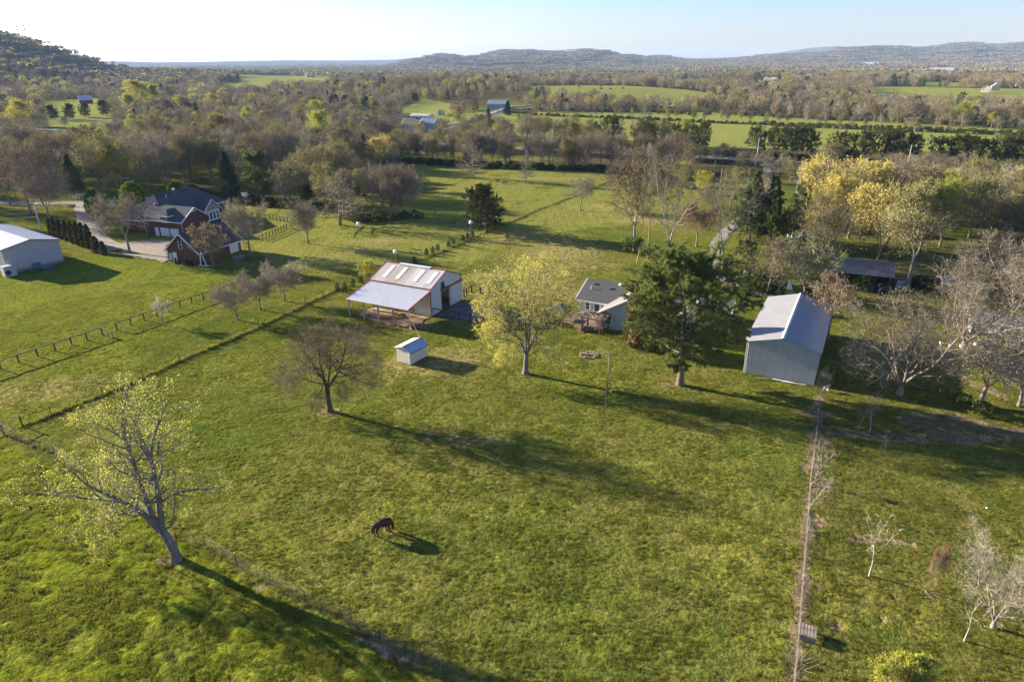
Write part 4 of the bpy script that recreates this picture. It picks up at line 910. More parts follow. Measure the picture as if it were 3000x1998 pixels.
for x in (-1.3, 1.3):
    for y in (-1.3, 1.3): MB().bar((x, y, 0), (x, y, 2.3), .06, sq=True).ob('post', wood_d, gz)
mb = MB(); q = [(-1.8, -1.8, 2.3), (1.8, -1.8, 2.3), (1.8, 1.8, 2.3), (-1.8, 1.8, 2.3)]
for i in range(4): mb.slab([q[i], q[(i+1) % 4], (0, 0, 3.2)], (0, 0, .06))
mb.ob('roof', mat('dark_canopy', (.05, .055, .065), .8), gz)
# --- brick house
F0 = gp(449, 690); bh = thing('brick_house', 'large red brick house with dark hipped roof and two white garage doors', 'house', F0, R(-20.5))
# wing A : x -8..11 , y 0..8.6 , eave 4.2 , ridge 7.0 ; gable towards +x
walls(bh, -2.0, 10.2, 0, 8.8, 0, 4.2, brick, 'x', 6.8)
walls(bh, -12.0, -2.01, 2.0, 9.8, 0, 3.2, brick)
eA = 4.2; rA = [(-2.4, -.45, eA-.3), (10.6, -.45, eA-.3), (10.6, 4.4, 6.95), (-4.0, 4.4, 6.95)]
for q in (rA, [(10.6, 9.25, eA-.3), (1.0, 9.25, eA-.3), (-2.4, 4.4, 6.95), (10.6, 4.4, 6.95)]): roof_slope(bh, q, shing)
roof_slope(bh, [(-12.5, 1.5, 2.95), (-2.42, 1.5, 2.95), (-3.3, 5.6, 6.9), (-9.5, 5.6, 6.2)], shing); roof_slope(bh, [(-12.5, 10.2, 2.95), (-12.5, 1.52, 2.95), (-9.52, 5.6, 6.2)], shing)
roof_slope(bh, [(-2.42, 10.2, 2.95), (-12.5, 10.22, 2.95), (-9.5, 5.62, 6.2), (-3.4, 5.62, 6.9)], shing)
fascia(bh, [(-2.4, -.45, eA-.3), (10.6, -.45, eA-.3)]); fascia(bh, [(10.65, -.45, eA-.3), (10.65, 4.4, 6.95), (10.65, 9.25, eA-.3)]); fascia(bh, [(-12.5, 1.5, 2.95), (-2.42, 1.5, 2.95)])
MB().slab([(10.21, 4.4-1.1, 6.0), (10.21, 4.4+1.1, 6.0), (10.21, 4.4, 6.68)], (.04, 0, 0)).ob('gable_board', trimw, bh)
# dormer with paired window
walls(bh, 3.5, 6.1, -.02, 3.0, 3.4, 5.3, brick, t=.2)
mb = MB(); roof_slope(bh, [(3.1, -.45, 5.2), (6.5, -.45, 5.2), (4.8, 1.3, 6.6)], shing); roof_slope(bh, [(6.5, -.43, 5.2), (6.5, 2.6, 5.2), (4.8, 4.2, 6.6), (4.8, 1.32, 6.6)], shing); roof_slope(bh, [(3.1, 2.6, 5.2), (3.1, -.43, 5.2), (4.8, 1.32, 6.6), (4.8, 4.2, 6.6)], shing)
fascia(bh, [(3.1, 1.5, 5.2), (3.1, -.45, 5.2), (6.5, -.45, 5.2), (6.5, 1.5, 5.2)])
window(bh, (4.8, -.03, 4.35), (1, 0, 0), 1.5, 1.4, (0, -1, 0), double=True); window(bh, (-3.2, 1.99, 1.9), (1, 0, 0), .9, 1.5, (0, -1, 0))
door(bh, (1.7, 0, 0), (1, 0, 0), 1.0, 2.1, (0, -1, 0), trimw); door(bh, (4.3, 0, 0), (1, 0, 0), 2.6, 2.15, (0, -1, 0), trimw, 'garage_door', rows=4); door(bh, (7.5, 0, 0), (1, 0, 0), 2.6, 2.15, (0, -1, 0), trimw, 'garage_door', rows=4)
MB().bar((-2.1, -.1, 0), (-2.1, -.1, 4.0), .05, 6).ob('downpipe', trimw, bh); MB().bar((10.3, -.1, 0), (10.3, -.1, 4.0), .05, 6).ob('downpipe', trimw, bh)
# block B : tall hip, ridge along y
walls(bh, -8.5, 2.2, 9.9, 24.4, 0, 4.6, brick)
xr = -3.35; rB = 9.1; e = 4.45; X0, X1, Y0, Y1 = -9.3, 2.7, 2.2, 24.9; y0_, y1_ = 5.7, 18.6
roof_slope(bh, [(X1, Y0, e), (X1, Y1, e), (xr, y1_, rB), (xr, y0_, rB)], shing); roof_slope(bh, [(X0, Y1, e), (X0, Y0, e), (xr, y0_, rB-.01), (xr, y1_, rB-.01)], shing)
roof_slope(bh, [(X1, Y1, e), (X0, Y1, e), (xr, y1_, rB)], shing); roof_slope(bh, [(X0, Y0, e), (X1, Y0, e), (xr, y0_, rB)], shing)
fascia(bh, [(X1, 19, e), (X1, Y1, e), (X0, Y1, e)])
for k in range(6): y = 7.0+k*1.5+(1.6 if k > 2 else 0); x = xr+.75; MB().box(x-.18, x+.18, y-.18, y+.18, 8.4, 8.95).ob('roof_vent', darkin, bh)
# block C : gable towards +x with four tall windows
walls(bh, 2.3, 5.0, 13.4, 18.8, 0, 4.0, trimw, 'x', 6.4); roof_slope(bh, [(1.0, 13.0, 3.8), (5.4, 13.0, 3.8), (5.4, 16.1, 6.6), (-1.2, 16.1, 6.6)], shing); roof_slope(bh, [(5.4, 19.2, 3.8), (1.0, 19.2, 3.8), (-1.2, 16.1, 6.6), (5.4, 16.1, 6.6)], shing)
fascia(bh, [(5.45, 13.0, 3.8), (5.45, 16.1, 6.6), (5.45, 19.2, 3.8)])
MB().slab([(5.01, 13.5, 3.75), (5.01, 18.7, 3.75), (5.01, 16.1, 6.2)], (.05, 0, 0)).ob('gable_board', mat('tan_siding', (.36, .27, .235), .8), bh)
for k in range(4): window(bh, (5.01, 14.25+k*1.25, 2.35), (0, 1, 0), .78, 2.0, (1, 0, 0), panes=1)
MB().box(5.02, 5.12, 13.4, 18.8, 0, .9).ob('wall_base', darkin, bh)
MB().bar((2.4, 24.6, 0), (2.4, 24.6, 4.3), .06, 6).ob('downpipe', trimw, bh)
for (x, y) in ((-1.9, 4.0),): 
    mb = MB(); mb.bar((x, y, 6.0), (x, y, 7.2), .09, 8); mb.bar((x, y, 7.1), (x, y, 7.35), .15, 8); mb.ob('flue', trimw, bh)
mb = MB(); mb.bar((-1.7, 8.0, 7.2), (-1.7, 8.0, 8.9), .09, 8); mb.ob('flue', trimw, bh)
mb = MB(); mb.bar((-4.6, 13.5, 8.0), (-4.6, 13.5, 9.5), .5, 4); mb.ob('chimney', galv, bh)
# --- brick garage
K0 = gp(497, 766); bg_ = thing('brick_garage', 'detached red brick garage with steep dark roof and white trim', 'garage', K0, R(-21.5))
walls(bg_, 0, 8.8, 0, 12.6, 0, 2.75, brick, 'y', 6.3)
gable_roof(bg_, 0, 8.8, 0, 12.6, 2.8, 6.45, shing, .45, 'y', True)
window(bg_, (4.0, -.01, 4.0), (1, 0, 0), .9, 1.5, (0, -1, 0)); door(bg_, (1.9, 0, 0), (1, 0, 0), .95, 2.1, (0, -1, 0), trimw); MB().box(.55, .95, -.2, 0, .3, 1.9).ob('meter_box', trimw, bg_)
door(bg_, (8.8, 10.3, 0), (0, 1, 0), 2.5, 2.2, (1, 0, 0), trimw, 'garage_door', rows=4); MB().bar((9.1, 12.7, 0), (9.1, 12.7, 2.7), .05, 6).ob('downpipe', trimw, bg_); MB().bar((9.15, -.2, 0), (9.15, -.2, 2.7), .05, 6).ob('downpipe', trimw, bg_)
for y in (3.2, 4.8, 8.0): MB().box(4.9, 5.25, y, y+.4, 5.95, 6.5).ob('roof_vent', darkin, bg_)
patch('garage_apron', [(676, 752), (712, 742), (727, 752), (700, 764), (680, 762)], concr, .05, 'concrete apron before the garage side door', cell=.6)
patch('pool_deck', [(672, 640), (700, 628), (735, 648), (745, 668), (700, 690)], concr, .05, 'pale pool deck behind the brick garage', cell=.7)
mb = MB(); c = gp(712, 650); 
tq = thing('pool', 'small blue pool behind the brick garage roof', 'pool', c+Vector((0, 0, .09)), R(-20)); MB().box(-2.5, 2.5, -1.6, 1.6, 0, .03).ob('water', mat('pool_water', (.03, .14, .16), .08, spec=.7, namp=.05), tq); MB().box(-2.8, 2.8, -1.9, 1.9, -.03, .02).ob('coping', concr, tq)
sl_ = thing('pool_slide', 'white curved pool slide beside the brick garage', 'pool slide', gp(700, 652), R(20))
mb = MB(); pp = [Vector((.9*math.cos(a)-.9, 0, 2.2*math.sin(a))) for a in np.linspace(.1, 2.6, 10)]
for a, b in zip(pp[:-1], pp[1:]): mb.slab([a+Vector((0, -.35, 0)), a+Vector((0, .35, 0)), b+Vector((0, .35, 0)), b+Vector((0, -.35, 0))], (0, 0, .08))
mb.ob('chute', trimw, sl_); MB().bar((-1.3, .3, 0), (-.9, .3, 2.2), .04).bar((-1.3, -.3, 0), (-.9, -.3, 2.2), .04).ob('ladder', steel, sl_)
hp = thing('basketball_hoop', 'basketball hoop standing on the lawn behind the brick house', 'basketball hoop', gp(721, 600)); MB().bar((0, 0, 0), (0, 0, 3), .08, 6).ob('pole', steel, hp); MB().box(-.9, .9, -.3, -.24, 2.6, 3.7).ob('backboard', trimw, hp)
sw = thing('swing_frame', 'white leaning timber swing frame at the garage corner', 'swing frame', gp(597, 780), R(-20)); MB().bar((-.8, 0, 0), (-.2, 0, 3.2), .07, sq=True).ob('leg', trimw, sw); MB().bar((.9, 0, 0), (-.2, 0, 3.2), .07, sq=True).ob('leg', trimw, sw); MB().bar((-1.2, -.2, .1), (1.5, .2, .1), .07, sq=True).ob('foot_board', trimw, sw)
# --- metal building at the left edge
T0 = gp(22, 797); T0 = Vector((-104.9, 137.2, 0)); T0.z = zt1(T0.x, T0.y)
lm_ = thing('metal_building', 'long pale metal building cut by the left edge with white low roof', 'metal building', T0, R(54))
# local x along gable (az 36), y = back-left
gw, gl, ge, gr = 10.9, 26, 5.2, 6.3
LWm = mat('leftwall', (.36, .37, .36), .6, .05, nscale=1.2, namp=.08)
ribbed(lm_, 'wall_panel', (0, 0, .6), (gw, 0, 0), 11, cst(0), lambda s: (ge+(gr-ge)*(1-abs(s-.5)/.5))-.65, (0, 0, 1), LWm, depth=.03)
MB().box(0, gw, .02, .3, 0, .6).ob('foundation', concr, lm_)
ribbed(lm_, 'wall_panel', (gw, 0, 0), (0, gl, 0), 20, cst(0), cst(ge-.05), (0, 0, 1), LWm, depth=.03); ribbed(lm_, 'wall_panel', (0, gl, 0), (0, -gl, 0), 20, cst(0), cst(ge-.05), (0, 0, 1), LWm, depth=.03)
lwr = mat('leftroof', (.48, .50, .52), .5, .2, namp=.05)
for sx, xx in ((-1, 0), (1, gw)):
    d_ = Vector((sx*(gw/2+.3), 0, -(gr-ge)-.06)).normalized(); ln_ = math.hypot(gw/2+.3, gr-ge+.06)
    ribbed(lm_, 'roof_panel', (gw/2, gl if sx < 0 else -.3, gr+.03), (0, -gl-.3 if sx < 0 else gl+.3, 0), 20, cst(0), cst(ln_), d_, lwr, flip=True, ribs=2, depth=.03)
MB().bar((-.3, -.32, ge-.05), (gw/2, -.32, gr), .09, sq=True).bar((gw/2, -.32, gr), (gw+.3, -.32, ge-.05), .09, sq=True).ob('rake_trim', mat('slate_trim', (.12, .14, .17), .6), lm_)
MB().box(4.6, 6.3, -.12, .05, .05, 1.25).ob('hatch', mat('hatch_grey', (.10, .12, .14), .6), lm_)
ac = thing('utility_box', 'grey box with round fan standing at the corner of the left metal building', 'utility box', lm_.matrix_basis @ Vector((-.2, -1.6, 0)), R(54)); MB().box(-1.1, 1.1, -.8, .8, 0, 2.2).ob('cabinet', LWm, ac)
mb = MB(); mb.bar((-.4, -.82, .9), (-.4, -.9, .9), .5, 14); mb.ob('fan', darkin, ac)
tp = thing('tarp', 'crumpled bright blue tarp on the grass by the left metal building', 'tarp', gp(136, 786)); rgx = np.random.default_rng(4)
gx_, gy_ = np.meshgrid(np.linspace(-1.6, 1.6, 14), np.linspace(-.9, .9, 9)); V = np.stack([gx_+rgx.normal(size=gx_.shape)*.05, gy_*(1-.25*np.abs(gx_)/1.6), .06+rgx.uniform(0, .22, gx_.shape)], -1).reshape(-1, 3)
i_ = np.arange(9*14).reshape(9, 14); Q = np.stack([i_[:-1, :-1], i_[:-1, 1:], i_[1:, 1:], i_[1:, :-1]], -1).reshape(-1, 4); ob('sheet', mesh_np('tarp', V, Q, None, [mat('blue_tarp', (.03, .19, .50), .5)]), tp)

# --- simple houses further off
def small_house(px, py, w, d, e, r, rz, wm, rm, label, cat='house', name='house', ridge='x', wins=2, doorm=None, ch=False, loc=None):
    p = loc or gp(px, py); t = thing(name, label, cat, p, R(rz)); walls(t, -w/2, w/2, -d/2, d/2, -.3, e, wm, ridge, r-.1, t=.2); gable_roof(t, -w/2, w/2, -d/2, d/2, e, r, rm, .35, ridge, True)
    for k in range(wins):
        x = (-w/2+w*(k+.5)/wins) if wins > 1 else 0; window(t, (x, -d/2-.01, e*.52), (1, 0, 0), 1.0, 1.2, (0, -1, 0), panes=1)
        if wins > 1 and k % 2 == 0: window(t, (w/2+.01, -d/4+k*d/4, e*.52), (0, 1, 0), 1.0, 1.2, (1, 0, 0), panes=1)
    if doorm: door(t, (w*.1, -d/2, 0), (1, 0, 0), 1.1, 2.1, (0, -1, 0), doorm, frame=False)
    if ch: MB().box(w*.2, w*.2+.8, -.4, .4, e, r+.9).ob('chimney', brick, t)
    return t
oldw = mat('old_grey_wood', (.12, .11, .10), .95, nscale=2, namp=.3); oldtin = mat('dark_tin', (.13, .14, .16), .55, .3, nscale=1, namp=.2)
redb = mat('barn_red', (.22, .035, .03), .8, namp=.15); tanw = mat('tan_wall', (.50, .42, .32), .8, namp=.08)
# old dark shed
o_ = thing('old_shed', 'old dark open sided shed with grey tin roof under the big budding tree', 'shed', gp(2515, 828), R(-24))
for x in (-5, -2.5, 0, 2.5, 5): MB().bar((x, -2.6, 0), (x, -2.6, 2.5), .1, sq=True).ob('post', oldw, o_)
MB().box(-5.2, 5.2, 2.3, 2.5, 0, 3.6).ob('wall', oldw, o_)
for sx in (-5.2, 5.0): MB().box(sx, sx+.2, -2.4, 2.3, 0, 2.6).ob('wall', oldw, o_)
ribbed(o_, 'roof_panel', (-5.6, -3.2, 2.45), (11.2, 0, 0), 12, cst(0), cst(math.hypot(4.2, 1.9)), (0, 4.2, 1.9), oldtin); ribbed(o_, 'roof_panel', (5.6, 3.6, 3.0), (-11.2, 0, 0), 12, cst(0), cst(math.hypot(2.6, 1.3)), (0, -2.6, 1.3), oldtin)
for k in range(14): 
    x = -4.2+k*.62; MB().bar((x, -1.5+TRN.uniform(-.5, .5), 0), (x+TRN.uniform(-.2, .2), -1.2, TRN.uniform(.8, 1.9)), .05, sq=True).ob('plank', wood_w if k % 3 else tanw, o_)
small_house(2800, 858, 5.2, 4.0, 2.2, 2.9, -20, oldw, oldtin, 'low dark lean shed at the back of the shaded yard', 'shed', 'old_shed', wins=0)
small_house(2905, 972, 6.5, 4.4, 2.1, 2.9, -24, mat('bluegrey_old', (.20, .22, .25), .8), mat('purple_tin', (.12, .12, .145), .7), 'small grey roofed shed behind the garden beds at the right', 'shed', 'garden_shed', wins=1)
small_house(2425, 668, 13, 9, 3.4, 6.0, -22, mat('pinkish_wall', (.50, .38, .33), .8), shing_br, 'pale neighbour house hidden behind the golden tree', 'house', wins=3, ch=True)
small_house(1118, 552, 15, 9, 2.7, 5.4, 28, mat('brown_wall', (.16, .12, .10), .9), shing_br, 'brown roofed house hidden in the brown grove', 'house', wins=4)
for (x0, x1, y) in ((-5.5, -5.3, 0), (-3.4, -3.2, 0)): pass
small_house(252, 303, 15, 13, 4.2, 8.2, -58, redb, mat('tin_light', (.50, .50, .50), .5, .2), 'red barn with pale tin roof and dark open gable on the far left lawn', 'barn', 'barn', 'y', wins=0)
small_house(1212, 382, 12, 8, 4.0, 6.8, -24, shadesid, shing_br, 'white house with brown roof and dormers beside the blue house', 'house', wins=4, ch=True)
small_house(1262, 385, 9, 8, 5.2, 7.6, -24, mat('steel_blue_wall', (.20, .28, .36), .7), mat('blue_roof', (.12, .16, .22), .8), 'steel blue two storey house above the highway', 'house', wins=3)
small_house(1236, 352, 15, 7, 3.0, 4.3, -20, shadesid, mat('tin_light', (.5, .5, .5)), 'long low white outbuilding behind the blue house', 'outbuilding', 'outbuilding', wins=2)
small_house(1293, 338, 4, 4, 2.4, 3.6, -20, shadesid, shing2, 'tiny pale shed on the lawn right of the blue house', 'shed', 'garden_shed', wins=1)
small_house(1460, 328, 15, 9, 4.2, 7.0, -24, mat('steel_blue_wall', (.2, .28, .36)), mat('blue_roof', (.12, .16, .22)), 'slate blue house between the two dark spruces by the side road', 'house', wins=4)
small_house(600, 275, 19, 12, 4.6, 9.0, -30, brick, shing, 'far brick house with dark steep roof among the left woods', 'house', wins=5, ch=True)
small_house(573, 268, 16, 9, 3.0, 4.4, -30, mat('pale_roof_wall', (.40, .46, .54), .6), mat('pale_blue_roof', (.45, .52, .60), .5), 'long pale roofed building left of the far brick house', 'outbuilding', 'outbuilding', wins=2)
small_house(908, 228, 22, 16, 5, 12, 40, oldw, mat('tin_light', (.5, .5, .5)), 'far barn with pale tin roof on the ridge of the left woods', 'barn', 'barn', wins=0)
small_house(460, 219, 20, 14, 5, 11, 20, redb, mat('tin_pinkish', (.5, .42, .38), .6), 'small far reddish barn at the foot of the left hill', 'barn', 'barn', wins=0)
small_house(20, 290, 18, 9, 3, 5, 10, shadesid, mat('pale_blue_roof', (.45, .52, .6)), 'pale house at the far left edge', 'house', wins=3)
small_house(0, 322, 14, 10, 3, 6.5, -30, oldw, shing, 'dark roofed house cut by the far left edge', 'house', wins=2)
small_house(1000, 362, 12, 8, 2.6, 4.6, -20, mat('brown_wall', (.16, .12, .1)), mat('slate_roof', (.25, .30, .36), .7), 'low brown house with slate roof among yellow trees', 'house', wins=3)
small_house(1065, 366, 12, 8, 2.8, 4.8, -20, brick, mat('slate_roof', (.25, .3, .36)), 'brick house with slate roof left of the white dormer house', 'house', wins=3)
for k, (x, y, w, lab) in enumerate(((2255, 254, 30, 'long white farmhouse with red gable beyond the right woods'), (2318, 252, 14, 'orange gabled far house beside the long white farmhouse'), (2395, 258, 7, 'tiny tan gabled far house'), (2425, 258, 22, 'far house with broad pale roof'), (2885, 281, 17, 'bright tan gabled far house at the right'), (2912, 276, 17, 'grey roofed far house just behind the tan gabled one'), (2955, 262, 12, 'small far tan gable near the right edge'), (2985, 264, 18, 'far pale blue roofed house at the right edge'),
                         (2760, 213, 50, 'long white far farm building on a pale field'), (1765, 183, 60, 'long pale far building on the wooded slope'), (1650, 218, 18, 'tiny far white house in the middle woods'), (1672, 196, 30, 'far yellow house under the wooded hills'), (2552, 196, 34, 'far white roof among the woods below the right hills'), (1400, 190, 30, 'far white roof under the middle hills'))):
    p = gp(x, y); D_ = math.hypot(p.x, p.y); sc = w*D_/FPX/ w * 1.0
    wd = w*D_/FPX; small_house(0, 0, wd, wd*.6 if w > 24 else wd*.7, 3.5+wd*.08, 5.5+wd*.22 if w < 24 else 6+wd*.1, -24 if k % 2 else -40, tanw if ('tan' in lab or 'orange' in lab or 'yellow' in lab) else shadesid, mat('far_roof', (.36, .37, .38), .7), lab, 'house' if 'building' not in lab else 'farm building', 'house', 'x' if w > 24 else 'y', wins=2, loc=p+Vector((0, 0, 1.5)))
# ------------------------------------------------------------------ trees standing alone or told apart
def limb_tree(seed, base, px_limbs, trunk_px, r0, **kw):
    """limbs given as pixel polylines on the upright plane through the foot, pushed forward or back by depth"""
    b = at(*base); rg = np.random.default_rng(seed)
    def up(x, y, dy):
        r = pray(x, y); t = (b.y+dy)/r[1]; return np.array([r[0]*t-b.x, dy, CAM_H+r[2]*t])
    def res(poly, n):
        poly = np.array(poly); d = np.r_[0, np.cumsum(np.linalg.norm(np.diff(poly, axis=0), axis=1))]; s = np.linspace(0, d[-1], n)
        return np.stack([np.interp(s, d, poly[:, k]) for k in range(3)], -1)
    T = res([up(x, y, 0) for x, y in trunk_px], 6)[None]; T[:, 0, 2] -= .2
    TR = (r0*np.linspace(1, .72, 6))[None].copy(); TR[:, 0] *= 1.45
    Pn = []; Rn = []
    for pts, ra, dep in px_limbs:
        n = len(pts); Pn.append(res([up(x, y, dep*(i/(n-1))**1.1) for i, (x, y) in enumerate(pts)], 11)); Rn.append(ra*np.linspace(1, .1, 11))
    return make_tree(seed, limbs=dict(P=np.array(Pn), R=np.array(Rn), T=T, TR=TR), **kw)
def put_proto(p, name, loc, label, cat='tree', scale=1, rz=0, group=None):
    t = thing(name, label, cat, loc, rz, group); t.scale = (scale,)*3
    ob('trunk', p['trunk'], t)
    if p['twigs']: ob('branches', p['twigs'], t)
    if p['leaves']: ob('needles' if 'needle' in p['leaves'].name else 'leaves', p['leaves'], t)
    return t
Z7 = lambda x, y: (x/2.24, 1050+y/2.24)
mat('bark_hero', (.19, .17, .145), .95, nscale=5, namp=.4, spec=.1, stretch=(1, 1, .3), bump=.8, col2=(.16, .145, .125))
mat_leaf('twig_pale2', (.36, .32, .27), (.24, .21, .17), .1, .1)
HERO = [([Z7(*q) for q in pts], r, d) for pts, r, d in (
    (((1060, 1110), (1045, 1000), (1025, 800), (975, 640), (890, 540), (800, 440), (720, 330)), .27, 3.5),
    (((1065, 1100), (1050, 950), (1020, 790), (985, 640), (1010, 500), (1060, 360), (1120, 260)), .25, -2.5),
    (((1050, 1120), (985, 1000), (930, 850), (880, 690), (825, 540), (790, 410), (830, 250), (860, 150)), .25, 1.0),
    (((1045, 1130), (960, 1030), (830, 950), (700, 890), (580, 840), (470, 740), (360, 650)), .24, -2.0),
    (((830, 950), (740, 930), (600, 920), (400, 895), (230, 880), (90, 840)), .14, 2.5),
    (((1060, 940), (1120, 890), (1220, 865), (1320, 858), (1420, 850), (1510, 840)), .14, -1.5),
    (((900, 1000), (820, 1010), (760, 1080), (720, 1150), (700, 1230), (640, 1330)), .06, -2.5),
    (((760, 960), (700, 1060), (660, 1150), (610, 1220)), .05, -1.5),
    (((1035, 640), (1045, 520), (1110, 480), (1250, 480)), .07, -2),
    (((1010, 830), (950, 805), (830, 860), (740, 890), (640, 930)), .07, 2),
    (((870, 650), (780, 600), (700, 660), (640, 760), (600, 840)), .06, 3),
    (((830, 540), (720, 470), (620, 420), (560, 380), (470, 380)), .08, 2.5),
    (((880, 700), (850, 560), (900, 400), (960, 250), (980, 160)), .09, 4.5),
    (((900, 1000), (800, 980), (700, 1000), (600, 1080), (520, 1170)), .07, 4.5),
    (((1080, 1120), (1130, 1100), (1150, 950), (1135, 800), (1125, 760)), .08, .3))]
_b = at(514, 1640)
p = limb_tree(11, (514, 1640), HERO, [Z7(1165, 1330), Z7(1135, 1240), Z7(1095, 1180), Z7(1055, 1110)], .43,
    n1=10, a1=(55, 35), l1=.24, s1='round', up1=.05, wob=.12, n2=6, a2=50, l2=.5, n3=5, l3=.5, n4=2, tw=.007, bark='bark_hero', twig='twig_pale2', leaf='leaf_hero', nleaf=15000, lsize=.11, leafspread=.12)
put_proto(p, 'budding_tree', gp(514, 1640), 'big old tree with forked grey trunk and sparse yellow leaves in the near left pasture')
Z3 = lambda x, y: (750+x/2.479, 900+y/2.479)
B2 = [([Z3(*q) for q in pts], r, d) for pts, r, d in (
    (((515, 590), (480, 510), (430, 440), (380, 370), (320, 290), (300, 230)), .17, -2),
    (((515, 590), (490, 500), (460, 400), (460, 300), (475, 220), (440, 140)), .17, 2),
    (((520, 590), (560, 530), (600, 470), (630, 380), (650, 280), (690, 190), (760, 200)), .18, -1),
    (((520, 590), (530, 500), (540, 400), (535, 300), (560, 200), (540, 120)), .16, 3.5),
    (((490, 560), (400, 540), (300, 500), (220, 560), (140, 545)), .09, -3),
    (((600, 470), (680, 500), (760, 540), (840, 560), (900, 560)), .09, -2.5),
    (((590, 450), (680, 440), (760, 410), (830, 390), (900, 400)), .10, 2.5),
    (((485, 570), (460, 630), (420, 680), (440, 740)), .06, -2.5),
    (((550, 520), (600, 560), (610, 620), (640, 650)), .05, -2),
    (((470, 440), (400, 430), (330, 450), (250, 460), (200, 430)), .08, 3.5),
    (((640, 350), (700, 320), (740, 280), (790, 300)), .07, 3.5))]
p = limb_tree(12, (968, 1205), B2, [Z3(540, 760), Z3(528, 700), Z3(520, 640), Z3(515, 585)], .36,
    n1=16, a1=(60, 35), l1=.38, s1='round', up1=.03, wob=.14, n2=8, a2=52, l2=.5, n3=6, l3=.5, n4=4, l4=.55, tw=.010, bark='bark_dark', twig='twig_brown')
put_proto(p, 'bare_tree', gp(968, 1205), 'bare spreading tree with dark trunk alone in the pasture left of the small shed')
B3 = [(pts, r, d) for pts, r, d in (
    (((1540, 1040), (1525, 1000), (1500, 960), (1470, 900), (1450, 850), (1430, 820)), .16, -1.5),
    (((1542, 1040), (1540, 980), (1535, 900), (1530, 830), (1525, 780)), .17, 1.5),
    (((1545, 1040), (1552, 980), (1558, 900), (1575, 830), (1600, 775)), .16, -2.0),
    (((1545, 1035), (1570, 990), (1610, 950), (1650, 930), (1690, 915)), .11, -2.5),
    (((1548, 1020), (1580, 960), (1610, 900), (1640, 850), (1655, 820)), .12, 2.5),
    (((1538, 1020), (1500, 1000), (1450, 985), (1420, 960)), .09, -2.5),
    (((1535, 1000), (1480, 960), (1430, 920), (1400, 890)), .10, 3.0),
    (((1545, 1000), (1550, 900), (1555, 820), (1560, 790)), .12, 4.5),
    (((1547, 1045), (1580, 1020), (1620, 1040), (1660, 1080)), .05, -3),
    (((1535, 1030), (1500, 1030), (1460, 1060)), .05, -3))]
p = limb_tree(13, (1540, 1095), B3, [(1540, 1096), (1540, 1078), (1541, 1060), (1542, 1036)], .40,
    n1=16, a1=(50, 30), l1=.32, s1='round', up1=.07, wob=.09, n2=7, a2=45, l2=.5, n3=5, l3=.5, n4=2, tw=.009, bark='bark_hero', twig='twig_pale', leaf='leaf_centre', nleaf=24000, lsize=.13, leafspread=.1)
put_proto(p, 'budding_tree', gp(1540, 1095), 'broad tree with pale trunk and bright yellow spring leaves between barn and ranch house')
# big pine in front of the ranch house
mat_leaf('needle_big', (.30, .31, .085), (.14, .165, .05), .28, .1, nscale=.5)
p = make_tree(71, h=19.5, tr=.022, base=.26, n1=50, a1=(88, 40), l1=.36, s1='round', up1=.05, wob=.09, n2=7, a2=50, l2=.40, n3=4, l3=.45, tw=.03, bark='bark_pine', twig='bark_pine', needle='needle_big', ntuft=34000, tsize=.46, tk=7, tww=.030, sides=(10, 6, 3), tuft_on=(2, 3), rr=.42)
put_proto(p, 'pine_tree', gp(1992, 1128)-Vector((0, 0, .2)), 'tall dark green pine with long bare lower limbs in front of the ranch house', rz=1.2, scale=height_to(1992, 1128, 735)/19.5); _t = [o for o in COL.objects if o.get('label', '').startswith('tall dark green pine')][0]; _t.scale.x *= 1.12; _t.scale.y *= 1.12
mat_leaf('leaf_mag', (.075, .085, .025), (.24, .17, .06), .15, .1, nscale=1.5)
p = shell_plant(5, 9.2, 2.5, 9500, .34, 'leaf_mag', lambda t: np.sqrt(np.clip(1-((t-.42)/.62)**2, .02, 1))*(1.12-.45*t), lump=.13)
put_proto(p, 'magnolia_tree', gp(1885, 1010), 'dense dark magnolia with bronze leaves against the ranch house wall', scale=height_to(1885, 1010, 805)/9.4)
for (x, y, ty, k, w, lb) in ((92, 628, 430, 'bare_brown', 1.0, 'big brown bare tree on the near side of the street, leftmost'), (149, 652, 503, 'bare_brown', 1.1, 'brown bare tree behind the left metal building, right of the biggest'), (310, 556, 398, 'olive', 1.0, 'broad olive brown tree behind the tall trimmed bush'), (369, 535, 412, 'bare', 1.1, 'bare grey tree behind the brightest trimmed bush'),
    (481, 545, 396, 'bare', .95, 'tall bare tree above the brick house roof, left of the dark spruce'), (560, 528, 385, 'bare_brown', 1.0, 'bare brown tree right above the brick house ridge'), (838, 600, 488, 'bare', .9, 'bare grey tree between the large pine and the low cedar'), (30, 600, 470, 'bare_brown', .9, 'brown bare tree cut by the left edge behind the street fence')):
    tree_at(k, x, y, ty, lb, w)
